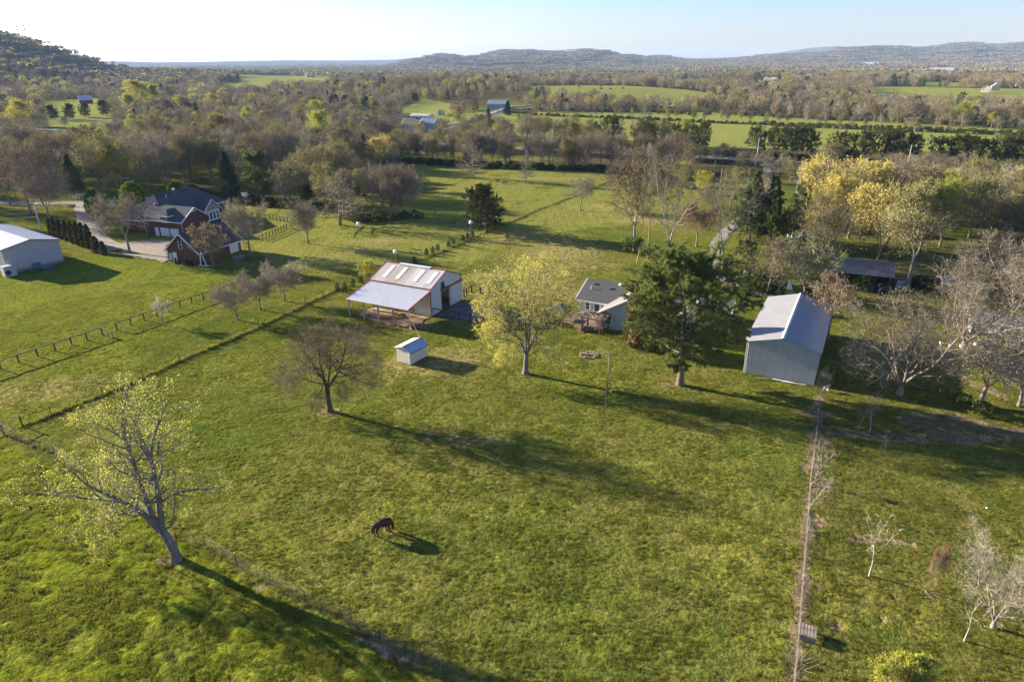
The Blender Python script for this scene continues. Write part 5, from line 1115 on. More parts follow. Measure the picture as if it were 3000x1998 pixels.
# the two tall trees right of the middle
tree_at('bare_brown', 1858, 735, 470, 'tall vine covered bare tree with brown trunk at the edge of the mown field', .8, i=1)
put_tree('bush', gp(1858, 736), 3.0, 1.4, 'green bush growing round the foot of the vine covered bare tree', 'bush', i=0)
p = make_tree(72, h=21, tr=.017, base=.14, fork=4, forka=17, n1=15, a1=(42, 30), l1=.26, s1='round', up1=.07, wob=.055, n2=7, a2=42, l2=.5, n3=5, l3=.5, n4=2, tw=.018, bark='bark_pale', twig='twig_pale', leaf='leaf_bud', nleaf=3000, lsize=.14)
put_proto(p, 'budding_tree', gp(1955, 772), 'very tall pale limbed tree just leafing behind the ranch house', scale=height_to(1955, 772, 478)/21, rz=2.0)
p = make_tree(73, h=17, tr=.017, base=.2, fork=3, forka=24, n1=12, a1=(55, 35), l1=.34, s1='round', up1=.05, wob=.09, n2=7, a2=45, l2=.5, n3=5, l3=.5, n4=3, tw=.018, bark='bark_grey', twig='twig_grey')
put_proto(p, 'bare_tree', gp(2115, 800), 'tall bare tree with wide grey limbs beside the gravel drive', scale=height_to(2115, 800, 530)/17, rz=.6)
for args in (
    ('rust', 2040, 722, 600, 'small rusty orange budding tree between the tall pale tree and the drive', 1.0),
    ('bare_round', 903, 714, 602, 'round crowned bare tree on the lawn right of the brick garage', .95),
    ('bare_round', 733, 742, 606, 'round crowned grey bare tree touching the right end of the brick garage', .85),
    ('bare_cone', 997, 660, 482, 'large bare tree with straight trunk and low spreading crown right of the brick house', 1.35),
    ('bare', 381, 742, 560, 'bare tree standing in the court before the brick house', 1.0),
    ('cedar', 1425, 682, 550, 'dark green cedar alone in the mown field', 1.02),
    ('bare', 1700, 616, 520, 'small bare tree in the middle of the mown field', 1.1),
    ('bare_cone', 1387, 524, 386, 'tall bare grey tree in front of the wood, left one of the pair', 1.0),
    ('bare_cone', 1541, 535, 430, 'narrow bare grey tree right of the taller one at the field edge', .75),
    ('gold', 1120, 492, 405, 'round golden orange tree behind the brown grove', .85),
    ('whitepine', 218, 572, 442, 'dark conifer left of the topiary bushes along the street', .85),
    ('pine_dense', 772, 582, 440, 'large dark green pine behind the brick house, widest of the evergreens', 1.05),
    ('spruce', 676, 590, 430, 'dark spruce directly behind the brick house roof', .8),
    ('cedar', 905, 612, 545, 'low dark cedar beside the large bare tree', .9),
    ('spruce', 1430, 348, 312, 'small dark spruce beside the white fenced side road', 1.0),
    ('spruce', 1487, 338, 292, 'dark conical spruce behind the side road', .9),
    ('spruce', 1345, 336, 308, 'pair of small dark spruces on the lawn by the blue house', .9),
    ('pinkbud', 1345, 352, 300, 'pinkish brown tree on the lawn right of the blue house', 1.2),
    ('blossom', 478, 952, 876, 'small white blossoming tree against the black rail fence', .8),
    ('gold', 2440, 720, 485, 'large golden leaved tree above the hidden neighbour house', 1.0),
    ('gold', 2395, 740, 625, 'smaller golden tree before the hidden neighbour house', 1.0),
    ('olive', 2655, 850, 515, 'huge olive budding tree with pale limbs beside the old dark shed', 1.0),
    ('gold', 2560, 800, 560, 'yellow leaved tree beside the golden tree', .8),
    ('whitepine', 2195, 705, 478, 'big soft green pine, left one above the gravel drive', .78),
    ('whitepine', 2255, 715, 500, 'big soft green pine behind the left one above the drive', .7),
    ('whitepine', 2322, 705, 505, 'straight dark green conifer beside the red pickup', .75),
    ('bare_brown', 2248, 862, 705, 'dense brown bare tree with single trunk above the stone edging', .8),
    ('ivy', 2180, 835, 700, 'brushy olive brown tree overgrown beside the drive', 1.4),
    ('shrubtree', 2355, 872, 705, 'airy green grey shrubby tree behind the grey metal building', 1.15),
    ('pinkbud', 2425, 990, 818, 'pinkish bare tree leaning over the grey metal roof', .85),
    ('fan', 2635, 1155, 858, 'wide bare tree with many pale limbs rising from the shaded ground', 1.35),
    ('fan', 2822, 1022, 752, 'large pale bare tree with fan shaped crown behind the garden beds', 1.35),
    ('fan', 2965, 935, 690, 'pale bare tree at the right edge behind the fan shaped one', 1.2),
    ('bare', 2868, 1190, 960, 'dark multi trunk bare tree leaning right at the edge of the dirt', 1.5),
    ('bare', 2985, 1190, 1000, 'bare tree cut by the right edge of the view', 1.2),
    ('shrubtree', 2408, 1165, 1085, 'small bright green shrub at the corner of the grey metal building', .75),
    ('sapling', 2548, 1266, 1150, 'thin grey sapling in the shade, tallest of a small clump', 1.2),
    ('sapling', 2515, 1256, 1165, 'thin grey sapling in the shade left of the tallest one', 1.0),
    ('sapling', 2592, 1320, 1278, 'tiny bent sapling below the small clump in the shade', 1.1),
    ('sapling', 2547, 1686, 1500, 'slender white barked sapling leaning in the lower right meadow', 1.1),
    ('sapling', 2826, 1876, 1718, 'slender pale sapling left of the bigger white barked tree', 1.3),
    ('fan', 2908, 1838, 1600, 'white barked bare tree with forked trunk at the lower right', 1.0),
    ('redbud', 1755, 984, 935, 'small pink budded redbud beside the pergola', .7),
    ('yellowgreen', 1090, 824, 768, 'small yellow green shrub tree behind the barn', 1.3),
    ('pinkbud', 822, 574, 540, 'low pinkish shrub before the evergreens right of the brick house', 1.2),
    ('shrubtree', 445, 1540, 1500, 'x', 1),
):
    if args[4] == 'x': continue
    tree_at(*args)
tree_at('yellowgreen', 2625, 2085, 1912, 'bright yellow green tree top poking in at the bottom edge', 1.0)
tree_at('rust', 2732, 1738, 1605, 'thin sapling with a few brown leaves in the lower right meadow', .35)
p = bare(301, h=7, fork=4, forka=28, n1=12, l1=.4, twig='twig_olive', leaf='leaf_pinkish', nleaf=6000, lsize=.17, n4=2)
put_proto(p, 'budding_tree', gp(625, 778), 'olive tree with pink tinged top growing against the brick garage', scale=height_to(625, 778, 668)/7, rz=1)
for (x, y, ty, w, wh) in ((695, 937, 842, 1.15, 'left'), (763, 908, 808, 1.1, 'middle'), (835, 882, 782, 1.1, 'right')):
    tree_at('bare_round', x, y, ty, 'small grey green orchard tree inside the fenced strip, %s of the three' % wh, w, group='orchard trees in the fenced strip')
for (x, y, ty, w, lb) in ((287, 642, 553, .62, 'tall trimmed green bush left of the driveway'), (395, 608, 533, .9, 'round bright green trimmed tree behind the brick house roof, larger one'), (515, 585, 533, .85, 'round bright green trimmed tree peeping over the brick house ridge')):
    tree_at('topiary', x, y, ty, lb, w, cat='bush')
AR = [(152, 688, 636), (166, 694, 634), (182, 700, 640), (200, 706, 643), (217, 712, 645), (234, 718, 647), (250, 723, 650), (266, 728, 655), (285, 740, 690), (305, 746, 705)]
NW = ['first', 'second', 'third', 'fourth', 'fifth', 'sixth', 'seventh', 'eighth', 'ninth', 'last and lowest']
for k, (x, y, ty) in enumerate(AR):
    tree_at('arbor', x, y, ty, 'columnar evergreen, %s from the left in the screen behind the left metal building' % NW[k], 1.0 if k < 8 else 1.5, cat='evergreen', group='columnar evergreens in a row')
for k, (x, y, ty) in enumerate([(516, 772, 754), (525, 774, 758), (548, 777, 760), (556, 778, 760), (564, 779, 762)]):
    tree_at('arbor', x, y, ty, 'clipped dark shrub at the foot of the garage gable, %s from the door' % NW[k], 1.2, cat='bush', group='clipped shrubs along the garage wall')
# brown grove beside the mown field, over the brown roofed house
GR_ = [(1095, 610, 500), (1120, 625, 492), (1150, 630, 500), (1180, 632, 505), (1205, 636, 515), (1170, 600, 490), (1215, 585, 505), (1235, 560, 500), (1075, 590, 478), (1060, 560, 470), (1140, 575, 480), (1190, 560, 485), (1160, 640, 520)]
for k, (x, y, ty) in enumerate(GR_):
    tree_at(('bare_brown', 'bare', 'bare_brown')[k % 3], x, y, ty, 'thin brown tree in the grove around the brown roofed house', .8, group='grove beside the mown field')
_r = random.Random(17); _bl = pix((1000, 462), (1180, 476), (1330, 484), (1500, 490), (1700, 496), (1885, 504))
for a, b in zip(_bl[:-1], _bl[1:]):
    a = Vector(a); b = Vector(b); n = int((b-a).length/3.3)
    for k in range(n):
        c = a.lerp(b, (k+_r.random())/n)+Vector((_r.gauss(0, 2), _r.uniform(1, 10))); kd = _r.choice(['bare', 'bare_brown', 'bare', 'bare_brown', 'olive', 'ivy'])
        put_tree(kd, Vector((c.x, c.y, zt1(c.x, c.y)-.1)), _r.uniform(8.5, 13.5), _r.uniform(.65, .95), {'bare': 'bare grey tree', 'bare_brown': 'bare brown tree', 'olive': 'olive budding tree', 'ivy': 'ivy grown tree'}[kd]+' in the belt edging the mown field', group='belt edging the mown field '+kd)
# pine row along the highway
PR = [(1790, 455, 352), (1870, 462, 362), (1905, 468, 372), (1965, 455, 372), (2003, 462, 384), (2028, 465, 372), (2048, 470, 366), (2205, 462, 380), (2240, 465, 395), (2262, 468, 382), (2292, 468, 380), (2312, 470, 384), (2332, 470, 378), (2360, 472, 382), (2378, 474, 400),
      (2456, 478, 395), (2478, 480, 400), (2520, 484, 396), (2538, 486, 392), (2568, 486, 392), (2600, 488, 388), (2622, 490, 392), (2650, 490, 400), (2672, 492, 405), (2725, 494, 410), (2752, 496, 412), (2788, 498, 402), (2812, 498, 406), (2838, 500, 414), (2870, 500, 414), (2905, 502, 410), (2935, 504, 408), (2962, 505, 396), (2990, 508, 404)]
for k, (x, y, ty) in enumerate(PR):
    lb = 'round topped pine in the row beyond the highway'
    if k == 0: lb = 'leftmost pine of the row beyond the highway, alone above the wood'
    elif k == 26: lb = 'tallest yellowish green pine in the row beyond the highway'
    tree_at('pine', x, y, ty-4, lb, TRN.uniform(.75, 1.05), group='pines in a row beyond the highway')
# street and yard bushes along the old fence
for k, (x, y) in enumerate([(1011, 848), (1035, 838), (1058, 830), (989, 852), (1214, 772), (1250, 748), (1268, 742), (1283, 735), (1314, 724), (1328, 716), (1357, 706), (1370, 700), (1384, 695)]):
    put_tree('bush', gp(x, y), 1.5, .45, 'small brown dying evergreen planted along the old wire fence', 'bush', group='small evergreens along the wire fence', name='young_evergreen')

# ------------------------------------------------------------------ woods: nearest trees one by one, the rest as stuff
OCC = [at(x, y).xy for x, y in ((440, 640), (500, 660), (540, 700), (560, 740), (1110, 545), (1140, 540), (2400, 640), (2420, 660), (2600, 790), (2560, 800), (2640, 790), (2340, 690), (2780, 820), (245, 300), (230, 302), (1225, 375), (1260, 378), (1290, 372), (2330, 690), (600, 270), (1170, 378))]
def woodland():
    rg = np.random.default_rng(5); pts = []
    for (d0, d1, s) in ((150, 420, 9.0), (420, 900, 11.0), (900, 1900, 17.0)):
        n = int(2*d1*math.sin(R(50))/s); gx, gy = np.meshgrid(np.arange(-n//2, n//2+1)*s, np.arange(0, d1, s))
        gx = gx+rg.uniform(-.42, .42, gx.shape)*s; gy = gy+rg.uniform(-.42, .42, gy.shape)*s
        D = np.hypot(gx, gy); az = np.abs(np.degrees(np.arctan2(gx, gy)))
        k = (D >= d0) & (D < d1) & (az < 43)
        pts.append(np.stack([gx[k], gy[k]], -1))
    P_ = np.vstack(pts); X, Y = P_.T; D = np.hypot(X, Y)
    px, py, _ = pj(X, Y, 0*X)
    op = inpoly(X, Y, NEARCLEAR)
    for f in FIELDS: op |= inpoly(X, Y, f)
    dens = np.ones_like(X)*.92
    left = (px < 1000) & (py > 290) & (py < 620)
    dens = np.where(left, .8, dens)
    for poly, dn in CLEAR: dens = np.where(inpoly(X, Y, W(poly)), dn, dens)
    dens = dens*np.where(D < 900, smooth(.26, .5, fbm(X, Y, 55, 2, 77))*.5+.5, 1)
    keep = (~op) & (rg.uniform(size=len(X)) < dens)
    for pl, wd in FLATS:
        keep &= segdist(X, Y, pl) > wd+2.0
    for o in OCC: keep &= np.hypot(X-o[0], Y-o[1]) > 7
    for o in bpy.data.objects:
        if o.parent is None and o.get('category') in ('tree', 'evergreen') and o.location.y < 450: keep &= np.hypot(X-o.location.x, Y-o.location.y) > 3.2
    return X[keep], Y[keep], px[keep], py[keep], D[keep]
CLEAR = [([(120, 300), (280, 285), (350, 330), (330, 385), (130, 380)], .05), ([(150, 395), (420, 402), (430, 440), (150, 440)], .25), ([(-50, 560), (210, 540), (340, 570), (330, 620), (-50, 620)], .18), ([(-50, 600), (130, 600), (220, 650), (120, 690), (-50, 660)], .12),
         ([(1000, 395), (2050, 445), (2050, 455), (1000, 412)], .0), ([(860, 420), (1500, 448), (1900, 470), (2040, 475), (2060, 490), (1880, 492), (1260, 462), (860, 440)], .12), ([(560, 400), (880, 415), (960, 450), (850, 490), (720, 470), (560, 440)], .4),
         ([(1160, 345), (1400, 296), (1570, 300), (1580, 330), (1400, 400), (1180, 405)], .04), ([(940, 330), (1180, 320), (1180, 400), (940, 395)], .35), ([(2050, 485), (2290, 500), (2300, 560), (2080, 620), (2040, 540)], .12), ([(2300, 640), (2420, 640), (2440, 700), (2300, 720)], .0),
         ([(2440, 860), (2800, 800), (3050, 900), (3050, 1050), (2500, 1100)], .0), ([(2500, 760), (3100, 740), (3100, 880), (2480, 880)], .12), ([(2050, 450), (3100, 500), (3100, 545), (2450, 492), (2050, 468)], .0), ([(2450, 500), (3100, 560), (3200, 760), (2500, 560)], 1.0), ([(2040, 462), (3100, 548), (3100, 420), (2040, 400)], .0)]
WX, WY, wpx, wpy, WD = woodland()
def zone(px, py):
    """where a tree stands, in words; left/right and front/back parts of each wood"""
    if px < 1000 and py > 470: return 'by the street left of the brick house' if px < 420 else ('right behind the brick house' if px < 720 else 'beyond the lawn right of the brick house')
    if px < 1000 and py > 400: return 'far left by the highway' if px < 330 else ('above the brick house before the highway' if px < 680 else 'before the highway left of the golden tree')
    if px < 1000: return 'beyond the highway near the red barn' if px < 420 else ('beyond the highway in the left wood' if px < 720 else 'beyond the highway left of the blue house')
    if py > 400 and px < 2060: return 'in the belt left of the two grey trees' if px < 1330 else ('in the belt near the steel lamp pole' if px < 1720 else 'in the belt right of the steel lamp')
    if px < 2060: return 'round the blue house and the side road' if px < 1520 else 'between cow field and long field'
    if py > 480: return 'in the wood right of the golden tree' if px > 2500 else 'near the drive off the highway'
    return 'beyond the long field at right'
def scatter_individual():
    rg = np.random.default_rng(8); order = np.argsort(WD); cnt = {}; used = np.zeros(len(WX), bool)
    caps = dict(bare=290, budding=290, ever=60)
    for i in order:
        px_, py_ = wpx[i], wpy[i]
        if WD[i] > 900: break
        if px_ < -260 or px_ > 3260: continue
        u = rg.uniform(); yb = .0
        left = px_ < 1000
        py2 = 240 < py_ < 420 and 350 < px_ < 1150
        if u < (.42 if py2 else .22): k = 'yellowgreen' if rg.uniform() < (.55 if py2 else .3) else 'olive'
        elif u < .50: k = 'olive'
        elif u < .53: k = 'spruce' if rg.uniform() < .5 else 'cedar'
        else: k = ('bare', 'bare_brown', 'bare', 'bare_brown')[rg.integers(4)]
        kind = 'ever' if k in ('spruce', 'cedar') else 'budding' if k in ('olive', 'yellowgreen') else 'bare'
        if cnt.get(kind, 0) >= caps[kind]: continue
        cnt[kind] = cnt.get(kind, 0)+1; used[i] = True
        word = {'bare': 'bare grey twiggy tree ', 'bare_brown': 'bare brown twiggy tree ', 'olive': 'olive budding tree ', 'yellowgreen': 'yellow green leafing tree ', 'spruce': 'dark conifer ', 'cedar': 'dark rounded evergreen '}[k]
        z = zone(px_, py_); h = rg.uniform(9, 14) if not (px_ > 2400 and py_ > 480) else rg.uniform(12, 17)
        if px_ < 1000 and 430 < py_ < 600: h = rg.uniform(11.5, 17)
        if 1560 < px_ and 285 < py_ < 352: h = rg.uniform(6.5, 10)
        if px_ < 430 and 370 < py_ < 470: h = rg.uniform(6.5, 10)
        if 1000 < px_ < 2060 and py_ > 400: h = rg.uniform(8, 13)
        if kind == 'ever': h *= .7
        if 2040 < px_ and 440 < py_ < 640: h = rg.uniform(5.5, 8.5)+max(0, (py_-560)*.06)
        put_tree(k, Vector((WX[i], WY[i], zt1(WX[i], WY[i])-.15)), h, rg.uniform(.8, 1.15), word+z, group=word+z)
    return used, cnt
USED, CNT = scatter_individual()
print('individual wood trees', CNT)
def lowtree(seed, kind):
    rg = np.random.default_rng(seed); h = 10.0; g = Geo()
    if kind in ('spruce', 'cedar'):
        n = 260; t = rg.uniform(0, 1, n); r = (2.2*(1-t)+.15) if kind == 'spruce' else 2.4*np.sqrt(np.clip(1-((t-.42)/.6)**2, .03, 1)); az = rg.uniform(0, 6.28, n)
        C = np.stack([r*np.cos(az), r*np.sin(az), h*(.08+.92*t)], -1); g.q(*leaves(C, 1.0, rg)); m = ['needle_spruce', 'cedar'][kind == 'cedar']
    else:
        n = 190; a = rg.normal(size=(n, 3)); a = nrm(a)*rg.uniform(.55, 1, (n, 1))**.5*[3.5, 3.5, 3.8]; C = a+[0, 0, 6.0]
        root = np.stack([C[:, 0]*.35, C[:, 1]*.35, C[:, 2]-np.abs(rg.normal(size=n))*1.2-1.0], -1)
        g.t(*strips(np.stack([root, C], 1), .085, rg)); out = nrm(C-[0, 0, 4.0])
        P2 = np.stack([C-out*.6+rg.normal(size=(n, 3))*.3, C+out*.5+rg.normal(size=(n, 3))*.5], 1); g.t(*strips(P2, .07, rg))
        P2 = np.stack([C-out*.5, C+out*.4+rg.normal(size=(n, 3))*.7], 1); g.t(*strips(P2, .07, rg))
        m = {'bare': 'twig_grey', 'brown': 'twig_brown', 'olive': 'twig_olive', 'yg': 'twig_olive'}[kind]
        if kind in ('olive', 'yg'):
            k = 150 if kind == 'olive' else 330; c = C[rg.integers(0, n, k)]+rg.normal(size=(k, 3))*.35; V, Q = leaves(c, .55, rg); g.q(V, Q, 1)
    g.q(*tubes(np.array([[[0, 0, -.3], [0, 0, 3.0], [.1, 0, 6.5]]], float), np.array([[.2, .15, .06]]), 4), 0)
    mats = [MATS[m]]+([MATS[{'olive': 'leaf_bud', 'yg': 'leaf_yellowgreen'}[kind]]] if kind in ('olive', 'yg') else [])
    return g.mesh('far_tree', mats)
def gn_points(name, label, P_, protos, scale, seed=0):
    """one stuff object: points that carry the tree shapes"""
    me = bpy.data.meshes.new(name); me.vertices.add(len(P_)); me.vertices.foreach_set('co', np.asarray(P_, np.float32).ravel())
    a = me.attributes.new('scl', 'FLOAT_VECTOR', 'POINT'); a.data.foreach_set('vector', np.asarray(scale, np.float32).ravel())
    rg = np.random.default_rng(seed)
    a = me.attributes.new('rot', 'FLOAT_VECTOR', 'POINT'); r = np.zeros((len(P_), 3)); r[:, 2] = rg.uniform(0, 6.28, len(P_)); a.data.foreach_set('vector', r.astype(np.float32).ravel())
    w = np.array([q[1] for q in protos], float); w /= w.sum()
    a = me.attributes.new('pick', 'INT', 'POINT'); a.data.foreach_set('value', rg.choice(len(protos), len(P_), p=w).astype(np.int32))
    o = ob(name, me, kind='stuff', label=label)
    ng = bpy.data.node_groups.new(name, 'GeometryNodeTree'); ng.interface.new_socket('Geometry', in_out='INPUT', socket_type='NodeSocketGeometry'); ng.interface.new_socket('Geometry', in_out='OUTPUT', socket_type='NodeSocketGeometry')
    gi = ng.nodes.new('NodeGroupInput'); go = ng.nodes.new('NodeGroupOutput'); ip = ng.nodes.new('GeometryNodeInstanceOnPoints')
    gg = ng.nodes.new('GeometryNodeGeometryToInstance')
    for m, _ in protos[::-1]:
        po = bpy.data.objects.new('shape', m); oi = ng.nodes.new('GeometryNodeObjectInfo'); oi.inputs[0].default_value = po; oi.inputs['As Instance'].default_value = True
        ng.links.new(oi.outputs['Geometry'], gg.inputs[0])
    def attr(nm, ty):
        n = ng.nodes.new('GeometryNodeInputNamedAttribute'); n.data_type = ty; n.inputs['Name'].default_value = nm; return n
    ng.links.new(gi.outputs[0], ip.inputs['Points']); ng.links.new(gg.outputs[0], ip.inputs['Instance'])
    ip.inputs['Pick Instance'].default_value = True
    ng.links.new(attr('pick', 'INT').outputs[0], ip.inputs['Instance Index'])
    ng.links.new(attr('scl', 'FLOAT_VECTOR').outputs[0], ip.inputs['Scale'])
    rv = ng.nodes.new('FunctionNodeEulerToRotation'); ng.links.new(attr('rot', 'FLOAT_VECTOR').outputs[0], rv.inputs[0]); ng.links.new(rv.outputs[0], ip.inputs['Rotation'])
    ng.links.new(ip.outputs[0], go.inputs[0])
    md = o.modifiers.new('instances', 'NODES'); md.node_group = ng
    return o
LOW = [(lowtree(1, 'bare'), 3), (lowtree(2, 'bare'), 3), (lowtree(3, 'brown'), 3), (lowtree(4, 'brown'), 2.5), (lowtree(5, 'olive'), 2.2), (lowtree(6, 'yg'), 1.1), (lowtree(7, 'spruce'), .5), (lowtree(8, 'cedar'), .6)]
r_ = ~USED
def mk_scale(n, a, b, seed):
    rg = np.random.default_rng(seed); s = rg.uniform(a, b, (n, 1)); return s*np.concatenate([rg.uniform(.85, 1.2, (n, 1))]*2+[np.ones((n, 1))], 1)
k = r_ & (WD < 900); gn_points('mid_wood', 'rest of the mid distance woods of bare and budding trees', np.stack([WX[k], WY[k], zt(WX[k], WY[k])-.2], -1), LOW, mk_scale(k.sum(), .75, 1.2, 1), 1)
k = r_ & (WD >= 900); gn_points('far_wood', 'far woods of bare grey brown trees spreading to the hills', np.stack([WX[k], WY[k], zt(WX[k], WY[k])-.2], -1), LOW, mk_scale(k.sum(), .9, 1.5, 2)*[1.35, 1.35, 1], 2)
# clusters for the hills and everything beyond 1900 m
def cluster(seed, size=90, n=60, w=(3, 3, 1.4, .6, .3)):
    rg = np.random.default_rng(seed); gs = Geo(); mm = ['twig_grey', 'twig_brown', 'leaf_bud', 'leaf_yellowgreen', 'cedar']; w = np.array(w)/sum(w)
    for i in range(n):
        c = np.array([rg.uniform(-.5, .5)*size, rg.uniform(-.5, .5)*size, 0]); k = rg.choice(5, p=w); m = 26; h = rg.uniform(9, 13)
        a = nrm(rg.normal(size=(m, 3)))*[4.8, 4.8, 4.2]; a[:, 2] = np.abs(a[:, 2]*1.1)-1; C = a+c+[0, 0, h-4.5]
        V, Q = leaves(C, 3.3 if k != 4 else 2.6, rg); gs.q(V, Q, k)
    return gs.mesh('tree_cluster', [MATS[q] for q in mm])
CL = [(cluster(31), 1), (cluster(32), 1), (cluster(33), 1), (cluster(34, w=(3, 3, 3, 1.5, .4)), .8)]
rg = np.random.default_rng(3); s = 82.0; gx, gy = np.meshgrid(np.arange(-75, 76)*s, np.arange(0, 120)*s); gx = gx+rg.uniform(-.4, .4, gx.shape)*s; gy = gy+rg.uniform(-.4, .4, gy.shape)*s
D_ = np.hypot(gx, gy); k = (D_ > 1900) & (D_ < 9000) & (np.abs(np.degrees(np.arctan2(gx, gy))) < 43); gx, gy = gx[k], gy[k]; D_ = D_[k]
op = np.zeros(len(gx), bool)
for f in FIELDS: op |= inpoly(gx, gy, f)
k = (~op) & ((fbm(gx, gy, 500, 2, 91) > .36) | (D_ > 4200)); gx, gy = gx[k], gy[k]
gn_points('hill_wood', 'hazy wooded hills and woods on the horizon', np.stack([gx, gy, zt(gx, gy)-1], -1), CL, mk_scale(len(gx), .95, 1.15, 4), 4)
gx, gy = np.meshgrid(np.arange(-60, 0)*44., np.arange(20, 66)*44.); gx = (gx+rg.uniform(-20, 20, gx.shape)).ravel(); gy = (gy+rg.uniform(-20, 20, gy.shape)).ravel(); k = (np.degrees(np.arctan2(gx, gy)) < -24) & (np.degrees(np.arctan2(gx, gy)) > -44) & (np.hypot(gx, gy) > 1500) & (np.hypot(gx, gy) < 3000); gx, gy = gx[k], gy[k]
CS = [(cluster(41, 48, 22), 1), (cluster(42, 48, 22), 1), (cluster(43, 48, 22, w=(3, 3, 2, 1, .3)), .6)]
gn_points('left_hill_wood', 'bluish wood covering the hill on the left', np.stack([gx, gy, zt(gx, gy)-1.5], -1), CS, mk_scale(len(gx), .9, 1.15, 5), 5)
# undergrowth along belts, hedges in the right hand fields
def belt(pts, wid, step, seed, lo=.6, hi=1.3, gap=0.0):
    rg = np.random.default_rng(seed); out = []; pts = pix(*pts)
    for a, b in zip(pts[:-1], pts[1:]):
        a = Vector(a); b = Vector(b); n = max(1, int((b-a).length/step))
        for i in range(n):
            if rg.uniform() < gap: continue
            c = a+(b-a)*((i+rg.uniform())/n); out.append((c.x+rg.normal()*wid, c.y+rg.normal()*wid))
    o = np.array(out); return np.concatenate([o, zt(o[:, 0], o[:, 1])[:, None]-.1], 1)
BUSH = [(P('bush', i)['leaves'], 1) for i in range(3)]
b1 = np.vstack([belt([(1180, 478), (1330, 486), (1500, 494), (1700, 498), (1890, 506)], 1.6, 1.1, 1, gap=.05), belt([(850, 470), (1180, 478)], 3, 2.5, 2), belt([(2050, 452), (2230, 462), (2450, 478), (2700, 494), (3100, 520)], 1.2, .8, 3), belt([(1000, 640), (1080, 650), (1160, 645), (1230, 640)], 1.5, 1.3, 4),
                belt([(560, 560), (700, 585), (800, 600), (900, 620)], 2, 1.6, 5), belt([(2120, 790), (2180, 830), (2260, 850), (2420, 890)], 2.5, .9, 6), belt([(2480, 820), (2620, 830), (2800, 850), (3000, 860)], 3, 1.4, 7), belt([(2800, 1170), (2840, 1190), (2880, 1195)], 1.2, 1.5, 71)])
o = gn_points('undergrowth', 'dark green undergrowth along the tree belts', b1, BUSH, mk_scale(len(b1), .8, 1.7, 6), 6)
b2 = np.vstack([belt([(1500, 338), (1640, 346), (1900, 352), (2300, 370), (2600, 384), (3100, 404)], .8, 1.6, 8, gap=.2), belt([(2250, 362), (2600, 378), (3100, 396)], .8, 2.0, 9), belt([(1560, 330), (1900, 332), (2400, 350), (3100, 378)], 4, 3.0, 10, gap=.1), belt([(1560, 262), (1750, 259), (2000, 270), (2200, 288)], 6, 5, 12), belt([(1060, 262), (1150, 270), (1300, 275), (1500, 290)], 6, 6, 13)])
gn_points('hedgerow', 'low hedge growth lining the long fields', b2, BUSH, mk_scale(len(b2), .8, 1.5, 7), 7)
rg = np.random.default_rng(40); pass
for k, q in enumerate(belt([(1600, 342), (1760, 348), (1950, 354), (2150, 362), (2350, 372), (2600, 384), (3080, 404)], .6, 6.5, 20, gap=.18)):
    put_tree(('bare', 'bare_brown', 'olive')[rg.integers(3)], Vector(q), rg.uniform(6.5, 10.5), .65, 'slender tree in the hedgerow along the far side of the long field', group='hedgerow trees along the long field')
tree_at('olive', 2675, 402, 340, 'round olive tree standing out in front of the long field hedgerow', 1.0)
tree_at('yellowgreen', 60, 372, 298, 'bright yellow tree by the highway at the far left', 1.2)
for k, (x, y, ty) in enumerate([(160, 352, 310), (205, 350, 306), (250, 344, 305), (312, 340, 296), (335, 338, 312)]):
    tree_at('cedar', x, y, ty, 'dark rounded evergreen on the lawn before the red barn, %s from the left' % NW[k], .9, group='evergreens before the red barn')
for k, (x, y, ty, w) in enumerate([(410, 325, 240, 1.0), (455, 322, 245, .8), (540, 320, 282, 1.2), (625, 325, 280, 1.3), (385, 335, 272, 1.0)]):
    tree_at('yellowgreen', x, y, ty, 'tall glowing yellow tree above the left wood', w, group='glowing yellow trees above the left wood')
for (x, y, ty, lb) in ((2425, 505, 415, 'rounded olive tree between the pine row and the golden tree'), (2465, 500, 430, 'rounded light tree right of the olive one below the pine row'), (2260, 520, 460, 'grey white bare rounded tree beside the neighbour driveway'), (2760, 545, 458, 'rounded pinkish grey tree in front of the pine row')):
    tree_at('olive' if 'olive' in lb else 'bare_round', x, y, ty, lb, 1.3)
tree_at('redbud', 2378, 530, 500, 'pink redbud beside the golden tree', 1.1)
tree_at('olive', 2015, 490, 425, 'olive budding tree at the right end of the belt', 1.3)
tree_at('yellowgreen', 1985, 545, 478, 'yellow green tree at the right edge of the mown field', 1.1)
